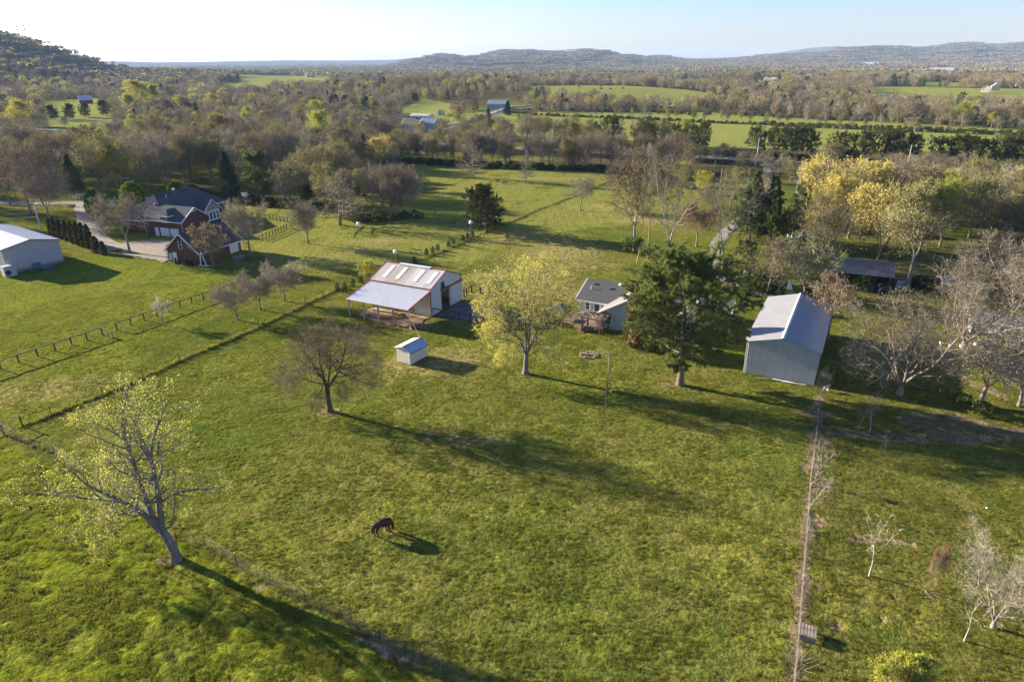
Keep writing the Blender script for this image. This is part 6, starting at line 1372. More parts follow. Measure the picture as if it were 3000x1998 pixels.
# ------------------------------------------------------------------ fences
Zb = lambda x, y: (x/2.4125, 650+y/2.4125); Zc = lambda x, y: (600+x/2.944, 400+y/2.944); Zd = lambda x, y: (1300+x/2.944, 400+y/2.944); Ze = lambda x, y: (500+x/2.617, 1500+y/2.617); Z1 = lambda x, y: (980+x/4.48, 750+y/4.48); Z6 = lambda x, y: (1250+x/5.233, 800+y/5.233)
def fence(name, label, posts, h, pr, m, rails=(), wires=(), group=None, sq=True, rail_r=.05, caps=None, wm=None, mesh_step=0, hs=None):
    pts = [gp(*p) if len(p) == 2 else Vector(p) for p in posts]; o = pts[0]; t = thing(name, label, 'fence', o, 0, group); q = [p-o for p in pts]
    for i, p in enumerate(q):
        hh = hs[i] if hs else h; MB().bar(p+Vector((0, 0, -.2)), p+Vector((TRN.uniform(-.05, .05), TRN.uniform(-.05, .05), hh)), pr if not hs or hh > 1.2 else pr, sq=sq, k=6).ob('post', m if not caps or caps[i] != 'w' else wood_w, t)
        if caps and caps[i] == 'y': MB().bar(p+Vector((0, 0, hh)), p+Vector((0, 0, hh+.14)), .06, 6).ob('cap', mat('yellow_cap', (.75, .42, .03), .6), t)
    for z in rails:
        for a, b in zip(q[:-1], q[1:]): MB().bar(a+Vector((0, 0, z)), b+Vector((0, 0, z)), rail_r, sq=True).ob('rail', m, t)
    if wires:
        mb = MB()
        for z in wires:
            for a, b in zip(q[:-1], q[1:]): mb.bar(a+Vector((0, 0, z)), b+Vector((0, 0, z)), .006, 3)
        if mesh_step:
            for a, b in zip(q[:-1], q[1:]):
                n = int((b-a).length/mesh_step)
                for k in range(n): c = a.lerp(b, k/n); mb.bar(c+Vector((0, 0, .05)), c+Vector((0, 0, wires[-1])), .0035, 3)
        mb.ob('wire', wm or mat('wire', (.17, .15, .13), .7), t, kind='stuff')
    return t
blackw = mat('black_wood', (.045, .045, .045), .8, nscale=3, namp=.25)
fa = [Zb(-125, 1085), Zb(5, 1040), Zb(135, 995), Zb(268, 950), Zb(392, 912), Zb(507, 868), Zb(617, 835), Zb(724, 800)]
fb = [Zb(828, 765), Zb(928, 730), Zb(1020, 697), Zb(1110, 668), Zb(1190, 636), Zb(1275, 606), Zb(1357, 578), Zb(1439, 552), Zb(1512, 525), Zb(1589, 502), Zb(1657, 478), Zb(1732, 452)]
fence('rail_fence', 'black rail fence crossing the left lawn, part left of the gate', fa, 1.25, .07, blackw, rails=(1.22,), wires=(.15, .5, .85), mesh_step=.6, rail_r=.065, wm=blackw)
fence('rail_fence', 'black rail fence crossing the left lawn, part from the gate to the orchard trees', fb, 1.25, .07, blackw, rails=(1.22,), wires=(.15, .5, .85), mesh_step=.6, rail_r=.065, wm=blackw)
g0 = gp(*Zb(724, 800)); g1 = gp(*Zb(862, 770)); gt = thing('gate', 'open black pipe gate swung between the two parts of the rail fence', 'gate', g0)
g1 = g0+Vector((2.6, -1.6, 0)); d = g1-g0
for z in (.2, .7, 1.2): MB().bar((0, 0, z), d+Vector((0, 0, z)), .04, 6).ob('rail', blackw, gt)
for k in (0, 1): MB().bar(d*k, d*k+Vector((0, 0, 1.25)), .05, 6).ob('upright', blackw, gt)
wf = [(48, 1248), (68, 1240)]
w1 = [(66, 1250), (150, 1217), (300, 1158), (420, 1106), Zb(1268, 985), Zb(1570, 860), Zb(1832, 745), (830, 925), (895, 893), (945, 868), (1000, 845), (1020, 838)]
fence('wire_fence', 'wire fence on dark posts climbing from the left edge to the barn', w1, 1.35, .055, wood_d, wires=(.3, .6, .9, 1.2), sq=False)
w2 = [(1215, 768), Zc(1822, 1085), Zc(1983, 1022), Zc(2130, 960), Zc(2290, 890), Zd(325, 845), Zd(378, 825)]
fence('wire_fence', 'wire fence with thin posts behind the barn', w2, 1.3, .05, wood_w, wires=(.3, .6, .9, 1.2), sq=False)
w3 = [Zd(490, 775), Zd(595, 735), Zd(690, 690), Zd(785, 645), Zd(868, 612), Zd(952, 585), Zd(1025, 555), Zd(1100, 525), Zd(1290, 445), Zd(1402, 400), Zd(1455, 375)]
fence('wire_fence', 'wire fence crossing the mown field behind the lone cedar', w3, 1.3, .05, wood_w, wires=(.3, .6, .9, 1.2), sq=False)
w4 = [(-30, 1225), (10, 1265), (50, 1290), (95, 1305), (160, 1330), (240, 1385), (322, 1415), (400, 1480), (470, 1560), (518, 1600), (602, 1596), (694, 1659), (793, 1712), (895, 1766), (1000, 1808), (1030, 1830), (1114, 1880), (1240, 1946), (1293, 1972), (1370, 2015)]
fence('wire_fence', 'sagging wire net fence with yellow capped steel posts under the big old tree', w4, 1.35, .03, wood_d, wires=(.1, .35, .6, .85, 1.1, 1.25), sq=False, mesh_step=.5, caps=[None, None, 'w', None, None, None, None, None, None, None, None, 'y', None, 'y', None, 'w', 'y', 'y', 'w', None])
br_ = thing('corner_brace', 'heavy timber corner brace where the two pasture fences meet', 'fence brace', gp(12, 1275))
c1 = gp(66, 1250)-gp(12, 1275)
for p, r in ((Vector((0, 0, 0)), .12), (c1, .09)): MB().bar(p, p+Vector((0, 0, 1.5)), r, 7).ob('post', wood_w if r > .1 else wood_d, br_)
MB().bar((0, 0, 1.25), c1+Vector((0, 0, 1.25)), .06, 6).ob('rail', wood_w, br_)
n5 = [Vector((x, y, zt1(x, y))) for x, y in RFENCE]; p5 = []
for a, b in zip(n5[:-1], n5[1:]):
    n = max(1, round((b-a).length/3.0)); p5 += [a.lerp(b, k/n) for k in range(n)]
p5 = [Vector((p.x, p.y, zt1(p.x, p.y))) for p in p5]
fence('wire_fence', 'net wire fence with white tipped posts along the right side of the pasture', [tuple(p) for p in p5], 1.35, .03, mat('fence_post_grey', (.24, .23, .21), .6), wires=(.08, .25, .45, .65, .85, 1.05, 1.25), sq=False, mesh_step=.4)
f6 = [Z1(1290, 780), Z1(1460, 815), Z1(1628, 845), Z1(1775, 865), Z1(1960, 905), Z1(2130, 935)]
fence('board_fence', 'dark board fence closing the front of the barn yard', f6, 1.35, .11, wood_d, rails=(1.25,), wires=(.2, .5, .8), mesh_step=.3, rail_r=.07, wm=wood_d)
f7 = [Z1(1643, 560), Z1(1700, 535), Z1(1735, 520), Z1(1800, 475), Z1(1915, 500), Z1(2035, 520), Z1(2250, 555), Z1(2500, 600), Z1(2750, 640), Z1(3000, 680)]
fence('board_fence', 'dark board fence behind the barn yard running under the yellow tree', f7, 1.35, .11, wood_d, rails=(1.25,), wires=(.2, .5, .8), mesh_step=.3, rail_r=.07, wm=wood_d)
def bfence(label, pts, name='board_fence', rails=(.45, .85, 1.2), m=whitep, step=3.0, h=1.35, r=.07, rr=.05):
    pts = [gp(*p) for p in pts]; q = []
    for a, b in zip(pts[:-1], pts[1:]):
        n = max(1, round((b-a).length/step)); q += [a.lerp(b, k/n) for k in range(n)]
    q.append(pts[-1]); q = [(p.x, p.y, zt1(p.x, p.y)) for p in q]; return fence(name, label, q, h, r, m, rails=rails, rail_r=rr)
bfence('white board fence climbing along the side road to the spruces', [(1185, 400), (1262, 378), (1350, 360), (1370, 354), (1440, 334), (1500, 323), (1560, 320)], step=5, r=.12, rr=.11)
bfence('white rail fence beside the driveway mouth left of the brick house', [(205, 583), (262, 576)], step=2.5)
bfence('black picket fence round the lawn right of the brick garage', [(742, 638), (790, 642), (865, 655), (905, 662), (840, 672), (800, 690), (760, 705)], name='picket_fence', m=blackw, rails=(.2, .7, 1.2), step=1.5)
bfence('dark board fence along the far side of the street at the left edge', [(-20, 582), (80, 578), (160, 583)], m=wood_d)
# ------------------------------------------------------------------ poles, lamps, wires
def pole(label, bx, by, ty, r=.15, m=None, name='utility_pole', cat='utility pole', arm=True, box=False, lamp=False, cross=True, tilt=0):
    p = gp(bx, by); h = height_to(bx, by, ty); t = thing(name, label, cat, p, R(-20)); MB().bar((0, 0, -.5), (tilt, 0, h), r, 8, r*.65).ob('pole', m or wood_w, t)
    if arm: MB().bar((tilt-1.1, 0, h-.5), (tilt+1.1, 0, h-.5), .07, sq=True).ob('crossarm', wood_w, t)
    if box: MB().bar((tilt+.35, 0, h*.8-.5), (tilt+.35, 0, h*.8+.4), .27, 10).ob('transformer', steel, t)
    if lamp: MB().bar((tilt, 0, h-.4), (tilt+1.2, -.2, h-.1), .05, 6).ob('arm', steel, t); MB().bar((tilt+1.2, -.2, h-.12), (tilt+1.7, -.25, h-.1), .14, 8).ob('lamp', whitep, t)
    return t, p+Vector((0, 0, h-.4))
metalp = mat('pole_metal', (.48, .50, .52), .5, .4)
_, q1 = pole('grey utility pole with transformer behind the left metal building', 122, 680, 592, .17, metalp, arm=False, box=True, lamp=True)
pole('tall forked grey wooden pole among the trees left of the big conifer', 182, 545, 412, .18, wood_w, box=True)
pole('tall slim steel lamp pole standing in the belt behind the mown field', 1617, 465, 381, .16, metalp, name='lamp_pole', cat='lamp pole', arm=False)
pole('leaning steel lamp pole by the highway left of the driveway', 2214, 488, 405, .17, metalp, name='lamp_pole', cat='lamp pole', arm=False, lamp=True)
pole('leaning steel lamp pole in front of the pine row at the right', 2655, 505, 425, .17, metalp, name='lamp_pole', cat='lamp pole', arm=False, lamp=True)
pole('wooden pole behind the tall pine right of the belt', 1876, 460, 350, .16, wood_w)
pole('wooden pole in the pine row beside the steel lamp', 2245, 455, 362, .16, wood_w)
pole('wooden pole against the long field right of the middle', 2640, 450, 376, .16, wood_w)
pole('grey utility pole by the gravel drive with guy wires', 2104, 605, 495, .14, wood_w, arm=False)
t, q2 = pole('brown wooden utility pole with yellow guy guards behind the ranch house', 1896, 765, 620, .16, mat('pole_brown', (.30, .19, .10), .9, namp=.2), arm=False)
for k in range(2): MB().bar((-1.6-.35*k, -2.2, 0), (-1.2-.3*k, -1.65, 2.6), .05, 6).ob('guy_guard', mat('guard_yellow', (.70, .52, .10), .6), t); MB().bar((-1.2-.3*k, -1.65, 2.6), (0, 0, 9), .012, 3).ob('guy_wire', steel, t)
for (x, y, ty, lb) in ((1428, 352, 292, 'right of the side road spruces'), (1455, 352, 305, 'beside the white fence'), (1540, 340, 296, 'left of the cow field trees'), (1318, 392, 330, 'before the blue house lawn'), (1155, 372, 320, 'left of the white dormer house'), (1260, 395, 335, 'in front of the steel blue house')):
    pole('thin wooden utility pole '+lb, x, y, ty, .14, wood_w)
t = thing('power_line', 'bundle of sagging power lines running off the left edge from the utility pole', 'power lines', q1)
for a, b, r in ((0, Vector((-38, 6, 1.0)), .03), (-1.2, Vector((-38, 6, -1.0)), .03), (-3.2, Vector((-38, 3, -2.4)), .05), (-3.4, Vector((-38, 2, -3.2)), .07)):
    s = Vector((0, 0, a)); MB().path([s.lerp(b, k/10)-Vector((0, 0, 1.0*math.sin(math.pi*k/10))) for k in range(11)], r).ob('line', mat('cable', (.55, .50, .42), .6), t)
t = thing('power_line', 'long thin power lines above the trees at the far left', 'power lines', gp(-60, 400)+Vector((0, 0, 9)))
for k in range(3):
    s = Vector((0, 0, k*.8)); b = gp(420, 410)-gp(-60, 400)+Vector((0, 0, k*.8+1)); MB().path([s.lerp(b, j/10)-Vector((0, 0, 1.5*math.sin(math.pi*j/10))) for j in range(11)], .05).ob('line', metalp, t)
t = thing('power_line', 'thin power lines crossing before the white dormer house', 'power lines', gp(800, 385)+Vector((0, 0, 9)))
for k in range(3):
    s = Vector((0, 0, k*.8)); b = gp(1260, 395)-gp(800, 385)+Vector((0, 0, k*.8+1)); MB().path([s.lerp(b, j/10)-Vector((0, 0, 1.5*math.sin(math.pi*j/10))) for j in range(11)], .045).ob('line', metalp, t)
# martin houses: white gourd houses on thin poles
for (bx, by, ty, lb) in ((1054, 709, 653, 'white bird house on a leaning pole beside the worn lawn patch'), (1160, 778, 733, 'white bird house on a pole just behind the barn'), (1380, 703, 648, 'white bird house on a pole beside the lone cedar')):
    h = height_to(bx, by, ty); t = thing('bird_house', lb, 'bird house', gp(bx, by)); MB().bar((0, 0, 0), (.05, 0, h-.5), .05, 6).ob('pole', metalp, t)
    mb = MB(); mb.bar((.05, 0, h-.6), (.05, 0, h-.12), .42, 8); mb.ob('house', whitep, t); mb = MB(); mb.bar((.05, 0, h-.1), (.05, 0, h+.18), .5, 8, .06); mb.ob('roof', whitep, t)
# antenna mast in the near pasture
h = height_to(1776, 1195, 1032); t = thing('antenna_mast', 'rusty mast with a television antenna standing in the pasture', 'antenna', gp(1776, 1195), R(-15))
hp_ = height_to(1776, 1195, 1095); MB().bar((0, 0, 0), (0, 0, hp_), .085, 8, .06).ob('mast', mat('mast_grey', (.07, .06, .055), .7, namp=.3), t); MB().bar((0, 0, hp_), (0, 0, h), .035, 6).ob('pole', metalp, t)
mb = MB(); mb.bar((-1.15, 0, h), (1.15, 0, h-.05), .022, 5); mb.bar((-.9, 0, h-.25), (.8, .2, h-.3), .018, 5)
for k in range(9): mb.bar((-1.1+k*.27, -.5+.03*k, h), (-1.1+k*.27, .5-.03*k, h), .012, 4)
for k in range(5): mb.bar((-1.0+k*.2, 0, h-.4), (-1.0+k*.2, 0, h+.35), .012, 4)
mb.ob('antenna', mat('dull_aluminium', (.25, .26, .27), .5), t)
MB().bar((.12, 0, 2.3), (.5, 0, 2.5), .03, 5).bar((.45, 0, 2.1), (.5, 0, 2.6), .04, 5).ob('bracket', trimw, t)
# fire pit
t = thing('fire_pit', 'round fire pit ringed with broken stones in the yard', 'fire pit', gp(1725, 1041)); rq = random.Random(3)
stn = mat('pit_stone', (.30, .22, .17), .95, nscale=5, namp=.3)
for k in range(15):
    a = k*6.283/15; r = 1.05+rq.uniform(-.12, .12); s = rq.uniform(.14, .26); c = Vector((r*math.cos(a)*1.25, r*math.sin(a), s*.4)); mb = MB(); mb.bar(c-Vector((0, 0, s*.6)), c+Vector((rq.uniform(-.05, .05), 0, s*.6)), s, 6, s*.7); mb.ob('stone', stn, t)
for k in range(6): MB().bar((rq.uniform(-.8, .2), rq.uniform(-.5, .5), .15), (rq.uniform(0, .9), rq.uniform(-.5, .5), .3), .07, 6).ob('log', mat('pale_timber', (.5, .38, .24)) if k % 2 else wood_d, t)
MB().bar((0, 0, .0), (0, 0, .05), .9, 12).ob('ash', mat('ash', (.07, .06, .055)), t)
st_ = thing('stump_post', 'short rusty brown post standing in the mown field', 'post', gp(*Zd(1157, 922))); MB().bar((0, 0, 0), (-.1, 0, 1.6), .2, 8, .15).ob('post', mat('rust_post', (.28, .14, .07), .9), st_)
br = gp(*Zd(2170, 455)); heap('brush_pile', 'low brown brush pile at the edge of the mown field', 'brush pile', br, 3.4, 1.3, 1.0, MATS['twig_brown'], 8, 500, .5)
# piles of bricks etc
bp = thing('brick_pile', 'small pile of broken brick rubble on the grass by the driveway mouth', 'rubble', gp(212, 606)); 
for k in range(14): x, y, z = rq.uniform(-1, 1), rq.uniform(-.5, .5), rq.uniform(0, .5); MB().box(x-.22, x+.22, y-.15, y+.15, z, z+.2).ob('block', brick, bp)
for k in range(9):
    p = gp(2125+k*16, 797+k*5.6); t = thing('edging_stone', 'flat tan stone in the edging along the drive bend', 'stone', p, R(-25+rq.uniform(-9, 9)), 'edging stones along the drive'); MB().box(-.6, .6, -.16, .16, -.05, rq.uniform(.12, .2)).ob('stone', mat('edge_stone', (.36, .28, .20), .9, nscale=3, rnd=.15), t)
# broken limb and rubbish in the right meadow
def log(label, a, b, r, name='fallen_branch', m=None, group=None):
    A = gp(*a); B = gp(*b); t = thing(name, label, 'branch', A, 0, group); d = B-A; mb = MB(); mb.bar((0, 0, .08), d+Vector((0, 0, .1)), r, 5, r*.4); s = d.cross(Vector((0, 0, 1))).normalized()
    mb.ob('wood', m or wood_w, t); mb = MB()
    for k in range(4): c = d*(.4+.15*k)+Vector((0, 0, .1)); mb.bar(c, c+s*(.3+.1*k)*(-1)**k+d*.12+Vector((0, 0, .15)), r*.4, 3)
    mb.ob('twig', m or wood_w, t)
log('pale fallen branch lying in the shade of the right meadow', (2645, 1262), (2725, 1250), .06)
log('short pale stick lying by the thin brown leaved sapling', (2710, 1733), (2724, 1748), .05)
log('pale broken limb on the dark ground under the wide bare tree', (2665, 1122), (2700, 1142), .09)
log('grey fallen limb on the far grass at the right edge', (2960, 912), (3010, 930), .10)
for k, (x, y) in enumerate([(2888, 1489)]):
    t = thing('white_bucket', 'small white object lying in the right meadow', 'bucket', gp(x, y)); MB().bar((0, 0, .06), (.16, 0, .08), .07, 8).ob('shell', whitep, t)
t = thing('pallet_platform', 'weathered grey wooden pallet platform beside the right fence', 'pallet', gp(2362, 1862), R(-25))  # slatted wooden pallet raised on two side boards
for k in range(6): MB().box(-.65+k*.22, -.47+k*.22, -.55, .65, .5+.0*k, .55).ob('slat', wood_w, t)
for s in (-.55, .55): MB().box(-.65, .63, s-.05, s+.05, .0, .5).ob('side', wood_w, t)
for (x, y0_, y1_) in ((56, 110, 84), (78, 114, 83)):
    a = pray(x, y0_); D_ = 2250; b_ = Vector((a[0]/a[1]*D_, D_, CAM_H+a[2]/a[1]*D_-6)); h_ = (y0_-y1_)/FPX*D_*1.05+6; t = thing('radio_mast', 'thin radio mast on the wooded hill at the far left, '+('left one' if x < 60 else 'right one'), 'radio mast', b_); MB().bar((0, 0, -10), (0, 0, h_), .7, 5, .5).ob('mast', steel, t)
    for k in (.75, .97): MB().bar((0, 0, h_*k-2), (0, 0, h_*k+1.5), 2.4, 6).ob('antenna', steel, t)
# stand beside the fence whose frame casts the shadow (deer stand)
t = thing('deer_stand', 'slim steel ladder stand leaning in the vines on the right fence', 'ladder stand', gp(2374, 1420), R(-27))
for s in (0, .55): MB().bar((s, 0, 0), (s, .1, 2.3), .04, sq=True).ob('leg', wood_w, t)
MB().box(-.1, .65, -.1, .5, 1.95, 2.05).ob('seat', wood_w, t)
# garden things on the right
for (x, y, c, lb) in ((2881, 1013, (.10, .45, .42), 'turquoise lawn bench above the dirt bed'), (2880, 1020, (.6, .16, .14), 'red low bench in front of the turquoise one')):
    t = thing('bench', lb, 'bench', gp(x, y+2), R(-10)); m_ = mat('paint_'+lb.split()[0], c, .6)
    MB().box(-.9, .9, -.25, .25, .42, .5).ob('seat', m_, t); MB().box(-.9, .9, .22, .28, .5, .95).ob('backrest', m_, t)
    for sx in (-.8, .75): MB().box(sx, sx+.07, -.22, .25, 0, .42).ob('leg', m_, t)
for (x, y, lb) in ((2756, 1010, 'leftmost of the white pots beside the garden bed'), (2783, 1017, 'white pot left of the small bare trunk'), (2815, 1018, 'white pot at the foot of the fan shaped tree'), (2857, 1011, 'white tub nearest the turquoise bench')):
    t = thing('pot', lb, 'pot', gp(x, y), 0, 'white pots along the garden bed'); MB().bar((0, 0, 0), (0, 0, .4), .18, 10, .25).ob('bowl', whitep, t)
t = thing('marker_flag', 'small orange plastic piece at the foot of the wide bare tree', 'marker', gp(2630, 1160)); MB().slab([(0, 0, .05), (.4, -.15, .08), (.15, .05, .25)], (0, .03, 0)).ob('sheet', mat('orange_plastic', (.80, .12, .02), .5), t)
t = thing('goat', 'white goat standing at the corner of the grey metal building', 'goat', gp(2417, 1146), R(20))
def skin(name, V, E, Rr, m, parent, sub=2, root=0):
    me = bpy.data.meshes.new(name); me.from_pydata(V, E, []); me.materials.append(m); o = ob(name, me, parent)
    md = o.modifiers.new('skin', 'SKIN'); md.use_smooth_shade = True
    for i, s in enumerate(me.skin_vertices[0].data): s.radius = Rr[i] if isinstance(Rr[i], tuple) else (Rr[i], Rr[i]); s.use_root = (i == root)
    o.modifiers.new('sub', 'SUBSURF').levels = sub; o.modifiers['sub'].render_levels = sub; return o
skin('body', [(-.35, 0, .6), (0, 0, .58), (.35, 0, .62), (.55, 0, .8), (.7, 0, .78), (-.33, .12, .35), (-.33, .12, 0), (-.33, -.12, .35), (-.33, -.12, 0), (.33, .1, .35), (.33, .1, 0), (.33, -.1, .35), (.33, -.1, 0)],
     [(0, 1), (1, 2), (2, 3), (3, 4), (0, 5), (5, 6), (0, 7), (7, 8), (2, 9), (9, 10), (2, 11), (11, 12)], [.16, .18, .16, .08, .06, .07, .035, .07, .035, .06, .035, .06, .035], whitep, t, 1)
# ------------------------------------------------------------------ horse
hz_ = lambda x, y: (1060+x/9.42, 1490+y/9.42)
hind = (at(*hz_(375, 840))+at(*hz_(430, 745)))/2; fore = (at(*hz_(825, 650))+at(*hz_(680, 635)))/2; dv = fore-hind
ht_ = thing('horse', 'dark bay horse grazing alone in the middle of the near pasture', 'horse', ((hind+fore)/2).to_tuple()[:2]+(zt1(*((hind+fore)/2).xy)+.0,), math.atan2(dv.y, dv.x)); ht_.scale = (.95, 1.1, 1.08)
hm = mat('bay_coat', (.045, .014, .008), .38, nscale=2, namp=.25, spec=.35); mane = mat('black_mane', (.012, .010, .010), .6)
HV = [(-.62, 0, 1.24), (-.25, 0, 1.20), (.15, 0, 1.16), (.52, 0, 1.20), (.80, 0, 1.12), (.98, -.02, .88), (1.08, -.04, .58), (1.10, -.05, .34), (1.02, -.06, .12),   # spine rump..withers, neck, poll, muzzle
      (-.80, 0, 1.12),
      (-.68, .20, .92), (-.80, .20, .56), (-.74, .20, .30), (-.70, .20, .06),        # near hind: stifle, hock, fetlock, hoof
      (-.62, -.20, .92), (-.70, -.20, .56), (-.55, -.20, .30), (-.48, -.20, .06),
      (.55, .17, .82), (.52, .17, .48), (.50, .17, .22), (.53, .17, .05),
      (.60, -.17, .82), (.66, -.17, .48), (.72, -.17, .22), (.80, -.17, .05)]
HE = [(0, 1), (1, 2), (2, 3), (3, 4), (4, 5), (5, 6), (6, 7), (7, 8), (0, 9), (0, 10), (10, 11), (11, 12), (12, 13), (0, 14), (14, 15), (15, 16), (16, 17), (3, 18), (18, 19), (19, 20), (20, 21), (3, 22), (22, 23), (23, 24), (24, 25)]
HR = [(.27, .29), (.27, .30), (.29, .33), (.26, .32), (.19, .26), (.13, .20), (.11, .15), (.10, .13), (.065, .075), (.2, .2),
      (.15, .18), (.075, .085), (.045, .05), (.06, .06), (.15, .18), (.075, .085), (.045, .05), (.06, .06), (.11, .12), (.06, .065), (.04, .045), (.055, .055), (.11, .12), (.06, .065), (.04, .045), (.055, .055)]
HR = [((a+b)/2*1.12 if i < 5 else (a+b)/2*1.3) for i, (a, b) in enumerate(HR)]
skin('body', HV, HE, HR, hm, ht_, 2, 2)
skin('tail', [(-.92, 0, 1.22), (-1.03, 0, 1.05), (-1.05, 0, .75), (-1.0, 0, .4)], [(0, 1), (1, 2), (2, 3)], [.05, .07, .085, .03], mane, ht_, 1)
skin('mane', [(.60, .0, 1.44), (.84, 0, 1.34), (1.04, 0, 1.12), (1.16, -.02, .86), (1.18, -.02, .72)], [(0, 1), (1, 2), (2, 3), (3, 4)], [.035, .06, .06, .05, .03], mane, ht_, 1)
for s in (-1, 1):
    MB().bar((1.10, -.04+s*.07, .66), (1.13, -.04+s*.11, .83), .035, 5, .008).ob('ear', hm, ht_); MB().bar((1.14, -.05+s*.115, .44), (1.15, -.05+s*.135, .44), .018, 6).ob('eye', mane, ht_)
for (x, y) in ((-.70, .2), (-.48, -.2), (.53, .17), (.80, -.17)): MB().bar((x, y, 0), (x, y, .09), .075, 8, .06).ob('hoof', mane, ht_)
# cows
cows = [(1535, 262, 0), (1760, 271, .4), (1760, 283, -.3), (1787, 283, .2), (1824, 279, 3.0), (1228, 259, .1), (1695, 279, .5)]; cm_ = mat('black_hide', (.02, .018, .017), .7)
for k, (x, y, a) in enumerate(cows):
    if k == 0: continue
    t = thing('cow', 'black cow grazing on the far green rise' if k == 5 else 'black cow grazing in the far field, %s' % ['', 'uppermost of the herd', 'directly below the uppermost one', 'right of the lower left one', 'rightmost of the herd', '', 'leftmost of the herd'][k], 'cow', gp(x, y), a, 'cows in the far fields')
    t.scale = (1.5,)*3
    mb = MB(); mb.bar((-.9, 0, 1.0), (0, 0, .98), .42, 8, .48); mb.bar((0, 0, .98), (.85, 0, 1.02), .48, 8, .36); mb.bar((.85, 0, 1.05), (1.25, 0, .7), .22, 7, .16); mb.bar((1.25, 0, .7), (1.4, 0, .3), .16, 7, .10)
    for lx in (-.75, .7):
        for ly in (-.25, .25): mb.bar((lx, ly, .9), (lx, ly, 0), .12, 6, .07)
    mb.ob('body', cm_, t)
# ------------------------------------------------------------------ vehicles
def car(label, px, py, rz, m, kind='suv', name='parked_car'):
    t = thing(name, label, 'car' if kind != 'pickup' else 'pickup truck', gp(px, py), R(rz)); Lc, Wc = 4.7, .92
    if kind == 'pickup': prof = [(-2.7, .5), (-2.7, 1.05), (-.6, 1.08), (-.55, 1.75), (.7, 1.75), (1.15, 1.12), (2.6, 1.0), (2.65, .5)]
    else: prof = [(-2.3, .45), (-2.3, 1.05), (-2.1, 1.65), (.5, 1.68), (1.2, 1.1), (2.3, .95), (2.35, .45)]
    mb = MB(); mb.slab([(x, -Wc, z) for x, z in prof], (0, 2*Wc, 0)); b = mb.ob('body', m, t); bv = b.modifiers.new('bevel', 'BEVEL'); bv.width = .08; bv.segments = 2
    w0, w1 = (-.5, .62) if kind == 'pickup' else (-1.95, .45)
    for s in (-1, 1):
        MB().slab([(w0, s*(Wc+.005), 1.12), (w1+.35, s*(Wc+.005), 1.12), (w1, s*(Wc+.005), 1.6), (w0+.1, s*(Wc+.005), 1.6)], (0, s*.01, 0)).ob('side_window', glass, t)
        for x in (-1.6, 1.6):
            o = MB().bar((x, s*(Wc-.2), .36), (x, s*(Wc+.03), .36), .36, 14).ob('wheel', mat('tyre', (.02, .02, .02), .9), t); MB().bar((x, s*(Wc+.03), .36), (x, s*(Wc+.045), .36), .2, 10).ob('rim', steel, o)
        MB().box(2.3, 2.4 if kind == 'suv' else 2.68, s*.62-.15, s*.62+.15, .72, .86).ob('headlight', whitep, t)
    if kind == 'pickup': MB().box(-2.6, -.7, -.8, .8, 1.0, 1.095).ob('bed', darkin, t)
    MB().slab([(w1+.08, -Wc+.1, 1.64), (w1+.08, Wc-.1, 1.64), (w1+.62, Wc-.12, 1.16), (w1+.62, -Wc+.12, 1.16)], (.03, 0, .03)).ob('windscreen', glass, t)
    return t
car('dark red pickup truck parked before the hidden neighbour house', 2333, 686, 160, mat('red_car', (.28, .02, .03), .35, spec=.6), 'pickup', 'pickup_truck')
car('white suv on the highway at the far left', 38, 372, 2, mat('white_car', (.75, .76, .77), .3, spec=.6))
car('silver car on the highway left of the golden tree', 1081, 411, -6, mat('silver_car', (.5, .52, .54), .3, .3, spec=.6))
car('dark pickup parked beside the steel blue house', 1305, 366, 20, mat('black_car', (.04, .045, .05), .3, spec=.6), 'pickup', 'pickup_truck')
car('grey car parked by the street behind the left trees', 375, 537, 10, mat('grey_car', (.3, .31, .33), .3, .3))
car('white boat like covered car before the neighbour house', 2335, 700, 20, mat('white_car', (.75, .76, .77)), 'suv')
tr_ = thing('tractor', 'old dark tractor wreck in the shaded yard below the old shed', 'tractor', gp(2585, 862), R(10))
MB().box(-.6, 1.6, -.35, .35, .8, 1.4).ob('engine', darkin, tr_); MB().bar((-.8, 0, 1.4), (-.8, 0, 2.0), .3, 6).ob('seat', darkin, tr_)
for (x, r) in ((-.9, .75), (1.3, .42)):
    for s in (-1, 1): MB().bar((x, s*.75, r), (x, s*1.0, r), r, 16).ob('wheel', MATS['tyre'], tr_)
bxm = mat('pale_green_box', (.36, .50, .48), .6)
t = thing('freezer', 'pale green chest freezer standing in the shaded yard below the old shed', 'freezer', gp(2632, 842), R(-12)); MB().box(-1.1, 1.1, -.5, .5, .1, 1.0).ob('body', bxm, t); MB().box(-1.12, 1.12, -.52, .52, 1.0, 1.12).ob('lid', bxm, t)
for k, (x, y, c, lb) in enumerate([(2465, 826, (.10, .16, .22), 'dark blue tarp heap left of the old shed yard'), (2515, 838, (.55, .56, .58), 'white scrap pile in the middle of the shaded yard'), (2545, 850, (.12, .12, .13), 'black scrap heap beside the tractor wreck'), (2370, 700, (.65, .66, .68), 'white scrap pile beside the red pickup')]):
    heap('scrap_heap', lb, 'scrap', gp(x, y), 2.0, 1.0, .8, mat('scrap%d' % k, c, .6, namp=.3), 20+k, 60, .5)
